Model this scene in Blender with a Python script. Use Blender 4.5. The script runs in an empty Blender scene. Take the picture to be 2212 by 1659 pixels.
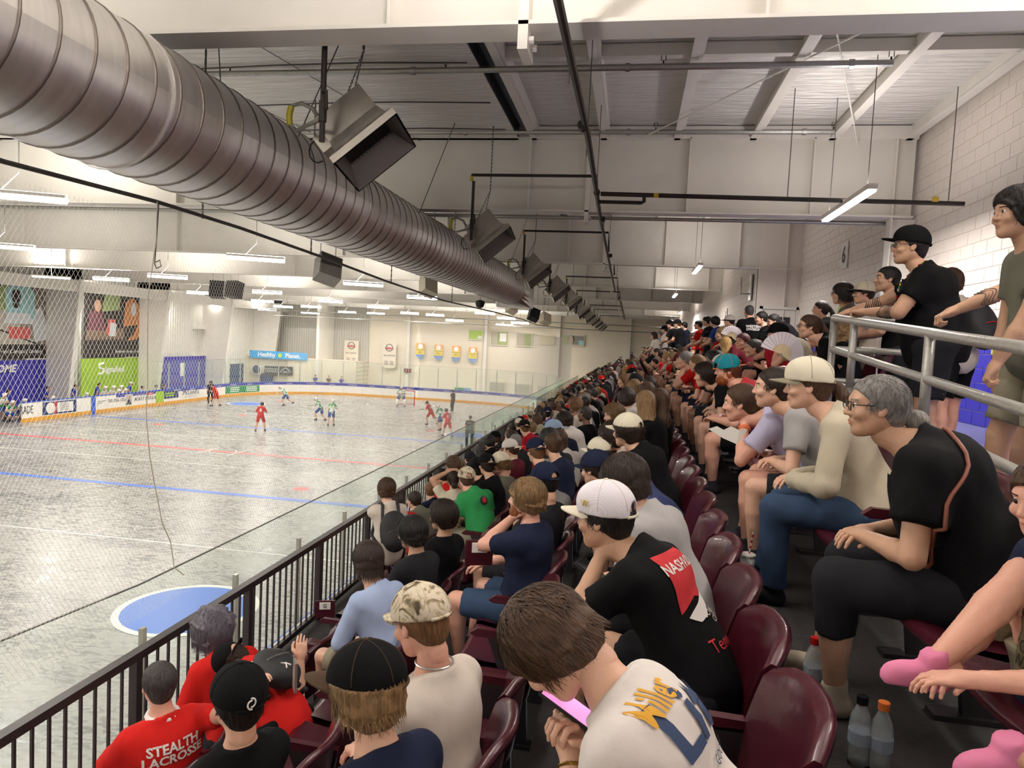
import bpy, math, random
import numpy as np
from mathutils import Vector, Matrix, Quaternion
from mathutils.bvhtree import BVHTree
# ---------------------------------------------------------------- camera, world, exposure
SC = bpy.context.scene
COL = SC.collection
RX = Vector((0.98454492, -0.05853354, 0.165061))
RY = Vector((0.16818238, 0.05312738, -0.9843232))
RZ = Vector((0.04884667, 0.99687076, 0.0621506))
CAMR = Matrix((RX, RY, RZ))          # camera axes -> world axes
FPX = 1510.0
cd = bpy.data.cameras.new('camera'); cam = bpy.data.objects.new('camera', cd); COL.objects.link(cam)
cam.matrix_world = CAMR.to_4x4()
cd.sensor_width = 36.0; cd.lens = FPX / 2212 * 36.0; cd.clip_start = 0.05; cd.clip_end = 300
SC.camera = cam
SC.view_settings.view_transform = 'Standard'; SC.view_settings.look = 'None'
SC.view_settings.exposure = 0.62; SC.view_settings.gamma = 1.0; SC.view_settings.use_curve_mapping = False
SC.cycles.max_bounces = 6; SC.cycles.diffuse_bounces = 4; SC.cycles.glossy_bounces = 3
SC.cycles.transmission_bounces = 4; SC.cycles.transparent_max_bounces = 12
SC.cycles.caustics_reflective = False; SC.cycles.caustics_refractive = False
SC.cycles.sample_clamp_indirect = 4.0
SC.cycles.use_adaptive_sampling = True; SC.cycles.adaptive_threshold = 0.07
W = bpy.data.worlds.new('world'); SC.world = W; W.use_nodes = True
W.node_tree.nodes['Background'].inputs[0].default_value = (0.9, 0.92, 1.0, 1)
W.node_tree.nodes['Background'].inputs[1].default_value = 0.3
LK = 1.0                              # lamp scale
def area_light(name, loc, sx, sy, power, col=(1, .95, .87), rot=(0, 0, 0)):
    l = bpy.data.lights.new(name, 'AREA'); l.shape = 'RECTANGLE'; l.size = sx; l.size_y = sy
    l.energy = power * LK; l.color = col
    o = bpy.data.objects.new(name, l); COL.objects.link(o); o.location = loc; o.rotation_euler = rot
    return o
def ray(px, py):
    return CAMR @ Vector((px - 1106, 829.5 - py, -FPX))
def at_y(px, py, y):
    r = ray(px, py); return r * (y / r.y)
def at_z(px, py, z):
    r = ray(px, py); return r * (z / r.z)
def at_x(px, py, x):
    r = ray(px, py); return r * (x / r.x)
ICE = -5.8
RPX, RPZ = .89, .468                 # row pitch and rise of the stand
def row_x(k): return .315 + RPX * k
def row_z(k): return -1.73 + RPZ * k
RAILX, FZ = 1.62, -.87                 # concourse edge and floor
# ---------------------------------------------------------------- rink bowl lamps, concourse lamps and added fill (the visible fixtures are built below)
LAMPS = [(40, 420, 11.5), (10, 530, 18.5), (553, 556, 19), (240, 602, 31), (362, 596, 28), (185, 623, 41), (352, 643, 50), (433, 632, 41), (478, 655, 56), (577, 630, 37), (567, 650, 49), (612, 662, 57), (785, 612, 27.5), (714, 650, 45), (672, 662, 54), (670, 675, 60), (817, 663, 50), (750, 674, 60), (885, 676, 60), (912, 642, 36), (812, 677, 62), (940, 680, 60), (982, 692, 62), (1048, 676, 54), (1094, 687, 60), (1090, 702, 63), (1123, 697, 62), (577, 668, 60)]
LAMP_PTS = [at_y(*l) for l in LAMPS]
ZROT = math.radians(-66)
# unseen lamps added to the left and behind to brighten the hall
EXTRA = [Vector(p) for p in ((-19, 10, 2.0), (-27.5, 12, 2.0), (-27.5, 20, 2.0), (-19, 1, 2.0), (-8, 3.2, 1.9), (-27.5, 1, 2.0), (-9, -6, 2.0), (-19, -6, 2.0), (-28, 30, 2.0), (-4.5, -11, 2.0))]
for i, p in enumerate(LAMP_PTS + EXTRA):
    far = p.y > 52
    area_light('rink_lamp_light', (p.x, p.y, p.z - .09), .3, 1.5, 130 if far else 235, rot=(0, 0, ZROT))
    area_light('rink_roof_fill', (p.x, p.y, p.z + .07), .3, 1.5, 60 if far else (150 if p.y > 20 else 90 if p.y > 11 else 230), rot=(math.pi, 0, ZROT))  # upward fill added at each lamp to brighten roof and foil
CONC = [(2.98, 11.05, 2.3, 2.2), (1.66, 20.0, 2.0, 2.2), (1.62, 29.3, 2.0, 2.15), (2.7, 42, 2.2, 2.1), (2.9, 55, 2.2, 2.1), (2.98, 3.0, 2.0, 1.95), (2.98, -8.0, 2.3, 2.2), (-1.0, 3.0, 2.0, 1.95)]  # last three have no fixture: unseen strips added to light the foil and beams
for i, (x, y, L, z) in enumerate(CONC):
    area_light('concourse_lamp_and_fill', (x, y, z - .045), .1, L, (125, 85, 80, 100, 100, 40, 90, 25)[i], (1, .93, .88))
    area_light('stand_roof_fill', (x, y, z + .08), .1, L, (24, 22, 18, 20, 20, 170, 380, 130)[i], (1, .93, .88), rot=(math.pi, 0, 0))  # upward fill added above the strips for the roof over the stand
# ---------------------------------------------------------------- mesh helpers
class MB:
    def __init__(s): s.v = []; s.f = []; s.m = []
    def add(s, vs, fs, mi=0):
        b = len(s.v); s.v += [tuple(v) for v in vs]; s.f += [tuple(i + b for i in f) for f in fs]; s.m += [mi] * len(fs)
        return s
    def box(s, x0, x1, y0, y1, z0, z1, mi=0, M=None):
        vs = [Vector((x, y, z)) for x in (x0, x1) for y in (y0, y1) for z in (z0, z1)]
        if M is not None: vs = [M @ v for v in vs]
        return s.add(vs, [(0, 1, 3, 2), (4, 6, 7, 5), (0, 4, 5, 1), (2, 3, 7, 6), (0, 2, 6, 4), (1, 5, 7, 3)], mi)
    def tube(s, pts, r, n=8, mi=0, cap=True, closed=False):
        pts = [Vector(p) for p in pts]; N = len(pts)
        rs = r if isinstance(r, (list, tuple)) else [r] * N
        vs = []; prev = None
        for i, p in enumerate(pts):
            if closed: t = pts[(i + 1) % N] - pts[i - 1]
            else: t = pts[min(i + 1, N - 1)] - pts[max(i - 1, 0)]
            t = t.normalized() if t.length > 1e-9 else Vector((0, 0, 1))
            if prev is None:
                a = Vector((0, 0, 1)) if abs(t.z) < .9 else Vector((1, 0, 0))
                u = t.cross(a).normalized()
            else:
                u = (prev - t * prev.dot(t)); u = u.normalized() if u.length > 1e-6 else t.orthogonal().normalized()
            prev = u; w = t.cross(u)
            for k in range(n):
                a = 2 * math.pi * k / n; vs.append(p + (u * math.cos(a) + w * math.sin(a)) * rs[i])
        fs = []
        for i in range(N if closed else N - 1):
            j = (i + 1) % N
            for k in range(n):
                fs.append((i * n + k, i * n + (k + 1) % n, j * n + (k + 1) % n, j * n + k))
        if cap and not closed:
            fs.append(tuple(range(n - 1, -1, -1))); fs.append(tuple((N - 1) * n + k for k in range(n)))
        return s.add(vs, fs, mi)
    def lathe(s, prof, n=16, M=None, mi=0):
        vs = []; fs = []
        for r, z in prof:
            for k in range(n):
                a = 2 * math.pi * k / n; v = Vector((r * math.cos(a), r * math.sin(a), z)); vs.append(M @ v if M is not None else v)
        for i in range(len(prof) - 1):
            for k in range(n): fs.append((i * n + k, i * n + (k + 1) % n, (i + 1) * n + (k + 1) % n, (i + 1) * n + k))
        fs.append(tuple(range(n - 1, -1, -1))); fs.append(tuple((len(prof) - 1) * n + k for k in range(n)))
        return s.add(vs, fs, mi)
    def grid(s, P, mi=0, closed_u=False):
        nu = len(P); nv = len(P[0]); vs = [p for r in P for p in r]; fs = []
        for i in range(nu if closed_u else nu - 1):
            j = (i + 1) % nu
            for k in range(nv - 1): fs.append((i * nv + k, j * nv + k, j * nv + k + 1, i * nv + k + 1))
        return s.add(vs, fs, mi)
    def poly(s, pts, a, b, mi=0):
        """extrude a polygon of 3D points by vector b-a"""
        d = Vector(b) - Vector(a); n = len(pts); p0 = [Vector(p) for p in pts]; p1 = [p + d for p in p0]
        fs = [tuple(range(n - 1, -1, -1)), tuple(range(n, 2 * n))] + [(i, (i + 1) % n, n + (i + 1) % n, n + i) for i in range(n)]
        return s.add(p0 + p1, fs, mi)
    def mesh(s, name, smooth=False):
        me = bpy.data.meshes.new(name); me.from_pydata(s.v, [], s.f); me.validate(verbose=False)
        if len(s.m) == len(me.polygons) and any(s.m): me.polygons.foreach_set('material_index', s.m)
        if smooth: me.polygons.foreach_set('use_smooth', [True] * len(me.polygons))
        me.update(); return me
def link(name, me, mats=None, parent=None, loc=None):
    o = bpy.data.objects.new(name, me); COL.objects.link(o)
    if mats is not None and me is not None and len(me.materials) == 0:
        for m in (mats if isinstance(mats, (list, tuple)) else [mats]): me.materials.append(m)
    if parent: o.parent = parent
    if loc is not None: o.location = loc
    return o
def obj(name, mb, mats, parent=None, smooth=False, loc=None):
    return link(name, mb.mesh(name, smooth), mats, parent, loc)
def empty(name, loc=(0, 0, 0), rz=0.0):
    o = bpy.data.objects.new(name, None); COL.objects.link(o); o.location = loc; o.rotation_euler = (0, 0, rz); o.empty_display_size = .1
    return o
def tag(o, label, cat=None, group=None, kind=None):
    if label: o['label'] = label
    if cat: o['category'] = cat
    if group: o['group'] = group
    if kind: o['kind'] = kind
    return o
def struct(o, label=None):
    o['kind'] = 'structure'
    if label: o['label'] = label
    return o
def copy_tree(o, parent=None):
    c = o.copy(); COL.objects.link(c); c.parent = parent
    for ch in KIDS.get(o.name, []): copy_tree(ch, c)
    return c
KIDS = {}
def kids(o):
    KIDS[o.name] = list(o.children)
    for c in KIDS[o.name]: kids(c)
def text_obj(name, body, size, M, m, parent=None, ext=.002, align='CENTER', italic=0.0, bold=0.0, sx=1.0, spacing=1.0):
    c = bpy.data.curves.new(name, 'FONT'); c.body = body; c.size = size; c.extrude = ext; c.align_x = align; c.align_y = 'CENTER'
    c.shear = italic; c.offset = bold; c.resolution_u = 2; c.space_line = .9; c.space_character = spacing; c.materials.append(m)
    o = bpy.data.objects.new(name, c); COL.objects.link(o); o.matrix_world = M @ Matrix.Diagonal((sx, 1, 1, 1))
    if parent:
        o.parent = parent; o.matrix_parent_inverse = parent.matrix_world.inverted() if parent.location.length or parent.rotation_euler.z else Matrix()
    return o
def frame(o, x, up=(0, 0, 1)):
    """matrix with origin o, local X along x, local Y along up; local Z = X x Y (facing)"""
    x = Vector(x).normalized(); u = Vector(up); u = (u - x * u.dot(x)).normalized(); z = x.cross(u)
    return Matrix(((x.x, u.x, z.x, o[0]), (x.y, u.y, z.y, o[1]), (x.z, u.z, z.z, o[2]), (0, 0, 0, 1)))
# ---------------------------------------------------------------- materials
MATS = {}
def lin(h):
    if isinstance(h, str):
        c = [int(h[i:i + 2], 16) / 255 for i in (0, 2, 4)]
        return tuple((x / 12.92 if x <= .04045 else ((x + .055) / 1.055) ** 2.4) for x in c)
    return h
def mat(name, col, rough=.6, metal=0.0, bump=0.0, scale=20.0, var=0.0, spec=.5, emit=0, alpha=1.0, trans=0.0, sheen=0, vscale=None, stretch=(1, 1, 1), coat=0.0):
    if name in MATS: return MATS[name]
    m = bpy.data.materials.new(name); m.use_nodes = True; nt = m.node_tree; b = nt.nodes['Principled BSDF']
    c = lin(col); b.inputs['Base Color'].default_value = (*c, 1); b.inputs['Roughness'].default_value = rough
    b.inputs['Metallic'].default_value = metal; b.inputs['Specular IOR Level'].default_value = spec
    b.inputs['Coat Weight'].default_value = coat
    m.diffuse_color = (*c, 1)
    if emit: b.inputs['Emission Color'].default_value = (*c, 1); b.inputs['Emission Strength'].default_value = emit
    if alpha < 1: b.inputs['Alpha'].default_value = alpha
    if trans: b.inputs['Transmission Weight'].default_value = trans
    if sheen: b.inputs['Sheen Weight'].default_value = sheen
    if bump or var:
        tc = nt.nodes.new('ShaderNodeTexCoord'); mp = nt.nodes.new('ShaderNodeMapping'); mp.inputs['Scale'].default_value = stretch
        nt.links.new(tc.outputs['Object'], mp.inputs[0])
        if bump:
            n = nt.nodes.new('ShaderNodeTexNoise'); n.inputs['Scale'].default_value = scale; n.inputs['Detail'].default_value = 3
            bp = nt.nodes.new('ShaderNodeBump'); bp.inputs['Strength'].default_value = bump; bp.inputs['Distance'].default_value = .02
            nt.links.new(mp.outputs[0], n.inputs['Vector']); nt.links.new(n.outputs['Fac'], bp.inputs['Height']); nt.links.new(bp.outputs[0], b.inputs['Normal'])
        if var:
            n = nt.nodes.new('ShaderNodeTexNoise'); n.inputs['Scale'].default_value = vscale or scale; n.inputs['Detail'].default_value = 4
            r = nt.nodes.new('ShaderNodeMapRange'); r.inputs['From Min'].default_value = .3; r.inputs['From Max'].default_value = .7
            r.inputs['To Min'].default_value = 1 - var; r.inputs['To Max'].default_value = 1 + var
            mx = nt.nodes.new('ShaderNodeVectorMath'); mx.operation = 'SCALE'; mx.inputs[0].default_value = c
            nt.links.new(mp.outputs[0], n.inputs['Vector']); nt.links.new(n.outputs['Fac'], r.inputs['Value'])
            nt.links.new(r.outputs[0], mx.inputs['Scale']); nt.links.new(mx.outputs[0], b.inputs['Base Color'])
    MATS[name] = m; return m
def glass_mat():
    m = bpy.data.materials.new('rink_glass'); m.use_nodes = True; nt = m.node_tree; nt.nodes.clear()
    out = nt.nodes.new('ShaderNodeOutputMaterial'); t = nt.nodes.new('ShaderNodeBsdfTransparent'); t.inputs[0].default_value = (.965, .985, .975, 1)
    g = nt.nodes.new('ShaderNodeBsdfGlossy'); g.inputs['Roughness'].default_value = .02; g.inputs['Color'].default_value = (.8, .95, .9, 1)
    d = nt.nodes.new('ShaderNodeBsdfDiffuse'); d.inputs['Color'].default_value = (.75, .9, .82, 1)
    lw = nt.nodes.new('ShaderNodeLayerWeight'); lw.inputs['Blend'].default_value = .5; pw = nt.nodes.new('ShaderNodeMath'); pw.operation = 'POWER'; pw.inputs[1].default_value = 5; f = nt.nodes.new('ShaderNodeMath'); f.operation = 'MULTIPLY_ADD'; f.inputs[1].default_value = .6; f.inputs[2].default_value = .03
    nt.links.new(lw.outputs['Facing'], pw.inputs[0]); nt.links.new(pw.outputs[0], f.inputs[0])
    m1 = nt.nodes.new('ShaderNodeMixShader'); m2 = nt.nodes.new('ShaderNodeMixShader'); m2.inputs[0].default_value = .025
    nt.links.new(f.outputs[0], m1.inputs[0]); nt.links.new(t.outputs[0], m1.inputs[1]); nt.links.new(g.outputs[0], m1.inputs[2])
    nt.links.new(m1.outputs[0], m2.inputs[1]); nt.links.new(d.outputs[0], m2.inputs[2]); nt.links.new(m2.outputs[0], out.inputs[0])
    return m
GLASS = glass_mat()
M_white = mat('painted_white_steel', 'e6e2da', .5, var=.04, scale=2)
M_web = mat('painted_rafter_web', 'dedad1', .55, var=.05, scale=1.2)
M_black = mat('black_plastic', '141416', .45)
M_pipe = mat('black_iron_pipe', '2b2522', .5, .3, var=.2, scale=8)
M_galv = mat('galvanised_steel', 'a9a9a4', .38, .85, var=.12, scale=25)
M_steel = mat('brushed_steel', 'b4b2ad', .35, .9, var=.08, scale=10)
M_yellow = mat('yellow_plastic', 'e0a030', .5, var=.05, scale=3)
M_blueP = mat('blue_board_plastic', '2e5fc4', .45)
M_navyP = mat('purple_blue_print', '3c3b9c', .5)
M_whiteP = mat('white_board_plastic', 'f0ede6', .35, var=.03, scale=1.5)
M_wtext = mat('white_lettering', 'f4f4f2', .6)
M_dtext = mat('dark_lettering', '3a3f4a', .6)
M_rail = mat('dark_painted_rail', '2d2527', .4, var=.08, scale=10)
M_chain = mat('zinc_chain', '6a6864', .5, .6)
M_wire = mat('grey_cable', '55524e', .6)
M_lamp = mat('lamp_lens', (1.0, .97, .93), .5, emit=9)
M_conc = mat('dark_concrete_step', '302d2c', .8, bump=.2, scale=30, var=.15)
M_green = mat('lime_green_panel', '9cc22a', .5, var=.03, scale=1)
M_purple = mat('violet_blue_panel', '3a35a8', .5, var=.03, scale=1)
# ================================================================ STRUCTURE
def floor_mat():
    m = bpy.data.materials.new('polished_rink_concrete'); m.use_nodes = True; nt = m.node_tree; b = nt.nodes['Principled BSDF']
    tc = nt.nodes.new('ShaderNodeTexCoord')
    def noise(sc, det, st, dist=0):
        mp = nt.nodes.new('ShaderNodeMapping'); mp.inputs['Scale'].default_value = st; nt.links.new(tc.outputs['Object'], mp.inputs[0])
        n = nt.nodes.new('ShaderNodeTexNoise'); n.inputs['Scale'].default_value = sc; n.inputs['Detail'].default_value = det; n.inputs['Distortion'].default_value = dist
        nt.links.new(mp.outputs[0], n.inputs['Vector']); return n
    a = noise(.35, 6, (1, 1.6, 1), 1.5); c = noise(2.2, 8, (1, 2.2, 1), 2.5)
    ad = nt.nodes.new('ShaderNodeMath'); ad.operation = 'ADD'; nt.links.new(a.outputs['Fac'], ad.inputs[0]); nt.links.new(c.outputs['Fac'], ad.inputs[1])
    r = nt.nodes.new('ShaderNodeValToRGB'); nt.links.new(ad.outputs[0], r.inputs[0])
    e = r.color_ramp.elements; e[0].position = .72; e[0].color = (.18, .18, .19, 1); e[1].position = 1.18; e[1].color = (.37, .36, .345, 1)
    q = e.new(.95); q.color = (.28, .275, .265, 1)
    nt.links.new(r.outputs[0], b.inputs['Base Color'])
    g = nt.nodes.new('ShaderNodeMapRange'); nt.links.new(c.outputs['Fac'], g.inputs['Value']); g.inputs['From Min'].default_value = .3; g.inputs['From Max'].default_value = .7
    g.inputs['To Min'].default_value = .16; g.inputs['To Max'].default_value = .4; nt.links.new(g.outputs[0], b.inputs['Roughness'])
    bp = nt.nodes.new('ShaderNodeBump'); bp.inputs['Strength'].default_value = .12; bp.inputs['Distance'].default_value = .05; nt.links.new(c.outputs['Fac'], bp.inputs['Height']); nt.links.new(bp.outputs[0], b.inputs['Normal'])
    return m
def block_mat(name, col, bw=.4, bh=.2, axis='YZ', mortar=.008):
    m = bpy.data.materials.new(name); m.use_nodes = True; nt = m.node_tree; b = nt.nodes['Principled BSDF']; c = lin(col)
    tc = nt.nodes.new('ShaderNodeTexCoord'); sp = nt.nodes.new('ShaderNodeSeparateXYZ'); cb = nt.nodes.new('ShaderNodeCombineXYZ')
    nt.links.new(tc.outputs['Object'], sp.inputs[0]); nt.links.new(sp.outputs[axis[0]], cb.inputs[0]); nt.links.new(sp.outputs[axis[1]], cb.inputs[1])
    t = nt.nodes.new('ShaderNodeTexBrick'); nt.links.new(cb.outputs[0], t.inputs['Vector']); t.inputs['Scale'].default_value = 1
    t.inputs['Brick Width'].default_value = bw; t.inputs['Row Height'].default_value = bh; t.inputs['Mortar Size'].default_value = mortar; t.inputs['Mortar Smooth'].default_value = .5
    t.inputs['Color1'].default_value = (*c, 1); t.inputs['Color2'].default_value = (*[x * .97 for x in c], 1); t.inputs['Mortar'].default_value = (*[x * .8 for x in c], 1)
    nt.links.new(t.outputs['Color'], b.inputs['Base Color']); b.inputs['Roughness'].default_value = .6
    bp = nt.nodes.new('ShaderNodeBump'); bp.inputs['Strength'].default_value = .4; bp.inputs['Distance'].default_value = .01; bp.invert = True
    nt.links.new(t.outputs['Fac'], bp.inputs['Height']); nt.links.new(bp.outputs[0], b.inputs['Normal'])
    return m
def siding_mat(name, col, pitch, axis):
    m = mat(name, col, .5); nt = m.node_tree; b = nt.nodes['Principled BSDF']
    tc = nt.nodes.new('ShaderNodeTexCoord'); w = nt.nodes.new('ShaderNodeTexWave'); w.bands_direction = axis; w.inputs['Scale'].default_value = 1 / pitch * .314
    nt.links.new(tc.outputs['Object'], w.inputs['Vector']); bp = nt.nodes.new('ShaderNodeBump'); bp.inputs['Strength'].default_value = .8; bp.inputs['Distance'].default_value = .05
    nt.links.new(w.outputs['Fac'], bp.inputs['Height']); nt.links.new(bp.outputs[0], b.inputs['Normal']); return m
def foil_mat():
    m = mat('silver_insulation_foil', 'f4f1ec', .36, .15); nt = m.node_tree; b = nt.nodes['Principled BSDF']
    tc = nt.nodes.new('ShaderNodeTexCoord'); mp = nt.nodes.new('ShaderNodeMapping'); mp.inputs['Scale'].default_value = (.55, 5.0, 1); nt.links.new(tc.outputs['Object'], mp.inputs[0])
    n = nt.nodes.new('ShaderNodeTexNoise'); n.inputs['Scale'].default_value = 2.2; n.inputs['Detail'].default_value = 5; n.inputs['Distortion'].default_value = .8; nt.links.new(mp.outputs[0], n.inputs['Vector'])
    bp = nt.nodes.new('ShaderNodeBump'); bp.inputs['Strength'].default_value = .8; bp.inputs['Distance'].default_value = .2; nt.links.new(n.outputs['Fac'], bp.inputs['Height']); nt.links.new(bp.outputs[0], b.inputs['Normal']); return m
M_foil = foil_mat()
M_blockR = block_mat('warm_white_painted_block', 'e9dfd6', axis='YZ')
M_blockF = block_mat('cream_painted_block', 'eae0cc', axis='XZ', mortar=.012)
M_wallW = mat('warm_white_paint', 'e8dfd6', .6, bump=.15, scale=60)
M_bluepaint = mat('royal_blue_paint', '3a36b0', .4, bump=.15, scale=60)
YF, XL, XR, YB = 66.0, -37.0, 4.8, -14.0
FR = [5.7] + [13.45 + 8.48 * k for k in range(7)]
HB, HT = 2.5, 3.95                     # rafter bottom and foil
# rink floor
fl = obj('floor', MB().box(XL, -2.9, YB, YF, ICE - .1, ICE), floor_mat()); struct(fl, 'polished grey concrete rink floor with coloured game lines')
# game lines (painted, each its own piece of the floor)
def line(name, x0, x1, y0, y1, m, z=.004): return struct(obj(name, MB().box(x0, x1, y0, y1, ICE, ICE + z), m))
M_redl = mat('red_floor_paint', 'd8585c', .35); M_bluel = mat('blue_floor_paint', '3f74d6', .35); M_whl = mat('white_floor_paint', 'f0f0ea', .35)
RX0, RX1, RY0, RY1, RC = -32.6, -5.0, -2.0, 61.0, 8.5
CXR = (RX0 + RX1) / 2
line('trim_1', RX0, RX1, 29.35, 29.65, M_redl); line('trim_2', RX0, RX1, 21.9, 22.2, M_bluel); line('trim_3', RX0, RX1, 37.2, 37.5, M_bluel)
for i, y in enumerate((16.45, 26.35, 32.9, 43.6)): line('trim_%d' % (4 + i), RX0 + .6, RX1, y, y + .06, M_whl)
line('trim_8', RX0 + 1.4, RX0 + 1.46, 26, 44, M_whl)
def ring(name, cx, cy, r, w, m, z=.005, n=56, a0=0, a1=2 * math.pi):
    mb = MB(); vs = []; N = n
    for i in range(N + 1):
        a = a0 + (a1 - a0) * i / N
        for rr in (r - w, r): vs.append((cx + rr * math.cos(a), cy + rr * math.sin(a), ICE + z))
    mb.add(vs, [(2 * i, 2 * i + 1, 2 * i + 3, 2 * i + 2) for i in range(N)]); return struct(obj(name, mb, m))
def disc(name, cx, cy, r, m, z=.004):
    mb = MB(); mb.add([(cx + r * math.cos(2 * math.pi * i / 56), cy + r * math.sin(2 * math.pi * i / 56), ICE + z) for i in range(56)], [tuple(range(56))]); return struct(obj(name, mb, m))
NT = 9
for (cx, cy) in ((-8.62, 12.72), (-28.6, 48.9), (-9.4, 40.6)):
    disc('trim_%d' % NT, cx, cy, 1.25, M_bluel, .006); ring('trim_%d' % (NT + 1), cx, cy, 1.38, .14, M_whl, .007); NT += 2
struct(obj('trim_%d' % NT, MB().add([(-8.15 + dx + t * .25, 12.72 + dy, ICE + .009) for dx, dy, t in ((-.03, -1.24, -.9), (.03, -1.24, -.9), (.03, 1.24, .9), (-.03, 1.24, .9))], [(0, 1, 2, 3)]), M_whl)); NT += 1
ring('trim_%d' % NT, -18.4, 29.55, .62, .06, M_whl, .008); NT += 1
for s in (-.75, .75): line('trim_%d' % NT, -18.4 + s - .03, -18.4 + s + .03, 28.6, 30.5, M_whl, .008); NT += 1
ring('trim_%d' % NT, -18.6, 55.6, 2.8, .07, M_whl, .008); NT += 1
for (dx, dy) in ((-11.6, 23.7), (-25.0, 42.3), (-11.9, 41.6), (-26.5, 36), (-27.5, 52), (-10, 52)): disc('trim_%d' % NT, dx, dy, .3, M_redl); NT += 1
# walls
wr = empty('wall_right', (0, 0, 0)); struct(wr, 'warm white painted block wall with a royal blue lower band')
obj('backing', MB().box(XR + .004, XR + .25, YB, 21.9, FZ - .3, 4.4), mat('wall_joint', 'ded3ca', .8), wr)
blk = {}
def block_mesh(w, m, h=.192):
    k = (round(w, 3), m.name)
    if k not in blk:
        b = MB(); x = -.012; c = .006
        b.add([(0, 0, 0), (0, w, 0), (0, w, h), (0, 0, h), (x, c, c), (x, w - c, c), (x, w - c, h - c), (x, c, h - c)], [(4, 5, 6, 7), (0, 1, 5, 4), (1, 2, 6, 5), (2, 3, 7, 6), (3, 0, 4, 7)])
        me = b.mesh('block'); me.materials.append(m); blk[k] = me
    return blk[k]
rest = {0: MB(), 1: MB(), 2: MB()}; nb = 0
M_lime = mat('lime_paint', 'a9cf3c', .5)
for r in range(25):
    z = FZ + .2 * r
    if z > 4.1: break
    off = .2 * (r % 2); mi = 1 if r < 6 else 0
    y = YB + off
    while y < 21.5:
        m = (M_wallW, M_bluepaint)[mi]
        if mi == 1 and r == 5: m = M_bluepaint
        if 9.4 < y < 16.0 and nb < 300 and z < 3.9:
            o = link('block', block_mesh(.392, m), None, wr, (XR + .004, y, z)); nb += 1
        else: rest[mi].box(XR - .006, XR + .004, y, y + .392, z, z + .192)
        y += .4
o = obj('blockwork', rest[0], M_wallW, wr); o['kind'] = 'stuff'; o = obj('blue_blockwork', rest[1], M_bluepaint, wr); o['kind'] = 'stuff'
obj('lime_stripe', MB().box(XR - .016, XR - .009, 8.2, 10.4, FZ + 1.0, FZ + 1.2), M_lime, wr)
# recess wall with door, then the inner far stretch of right wall
struct(obj('wall_inner_right', MB().box(3.6, 3.8, 21.95, YF, FZ - .3, 4.4), M_blockR), 'warm white block wall beyond the recessed door')
struct(obj('wall_recess', MB().box(3.6, XR + .2, 21.9, 22.05, FZ - .3, 4.4), M_wallW), 'plain taupe wall holding the recessed door')
dr = empty('door_1', (4.25, 21.85, FZ)); struct(dr, 'white framed door with a dark window at the end of the concourse')
for (x0, x1, z0, z1) in ((-.55, -.47, 0, 2.25), (.47, .55, 0, 2.25), (-.55, .55, 2.17, 2.25)): obj('door_frame', MB().box(x0, x1, -.06, .04, z0, z1), M_white, dr)
obj('door_leaf', MB().box(-.46, .46, -.02, .03, 0, 2.16), M_white, dr)
obj('door_window', MB().box(-.3, .32, -.03, -.018, .95, 1.95), mat('dark_glazing', '2b2a2c', .1), dr)
obj('door_handle', MB().tube([(-.38, -.03, 1.0), (-.38, -.08, 1.0), (-.28, -.08, 1.0)], .012), M_steel, dr)
struct(obj('wall_rear', MB().box(XL, XR + .3, YB - .2, YB, ICE, 4.4), M_wallW), 'plain white wall behind the camera')
M_left = siding_mat('white_wall_siding', 'e2dfd6', .3, 'Y')
wl = struct(obj('wall_left', MB().box(XL - .2, XL, YB, YF, ICE, 4.4), M_left), 'white ribbed steel wall across the rink')
wf = struct(obj('wall_far', MB().box(-25.6, XR, YF, YF + .2, ICE, 4.4), M_blockF), 'cream painted block wall at the far end')
struct(obj('wall_far_siding', MB().box(XL, -25.6, YF - .1, YF + .2, -2.9, 4.4), siding_mat('grey_ribbed_siding', 'b9b6ac', .25, 'X')), 'grey ribbed steel siding above the far corner room')
struct(obj('wall_corner_room', MB().box(XL, -25.6, 63.0, YF, ICE, -2.75).box(-32.5, -25.6, 62.8, 63, ICE, -2.65), M_blockF), 'low cream block room in the far corner')
for i, x in enumerate((-29.4, -21.5, -13.8, -6.8, -.25)):
    struct(obj('trim_%d' % NT, MB().box(x - .14, x + .14, YF - .3 if x > -26 else 62.5, YF, ICE, HB), M_white)); NT += 1
# concrete seating deck side and concourse slab
struct(obj('floor_concourse', MB().box(RAILX, XR, YB, YF, FZ - .25, FZ), mat('glossy_blue_grey_floor', '8d90a8', .18, var=.1, scale=1.5)), 'glossy blue grey concourse floor')
# seating tiers
for k in range(-3, 2):
    x0 = row_x(k) - .64; x1 = x0 + RPX
    if k == -3: x0 = -3.30
    if k == 1: x1 = RAILX
    struct(obj('floor_tier', MB().box(x0, x1, YB, YF, row_z(k) - .3, row_z(k)), M_conc), 'dark concrete seating tier, step %s' % 'front,second,third,fourth,top'.split(',')[k + 3])
struct(obj('wall_stand_front', MB().box(-3.34, -3.22, YB, YF, ICE, row_z(-3) + .0), mat('stand_front_wall', 'd9d4ca', .6)), 'white wall under the front railing')
struct(obj('floor_tier', MB().box(RAILX - .02, 2.5, 6.3, YF, FZ - .05, row_z(2)), M_conc), 'dark concrete seating tier, uppermost step beyond the tube railing')
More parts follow.
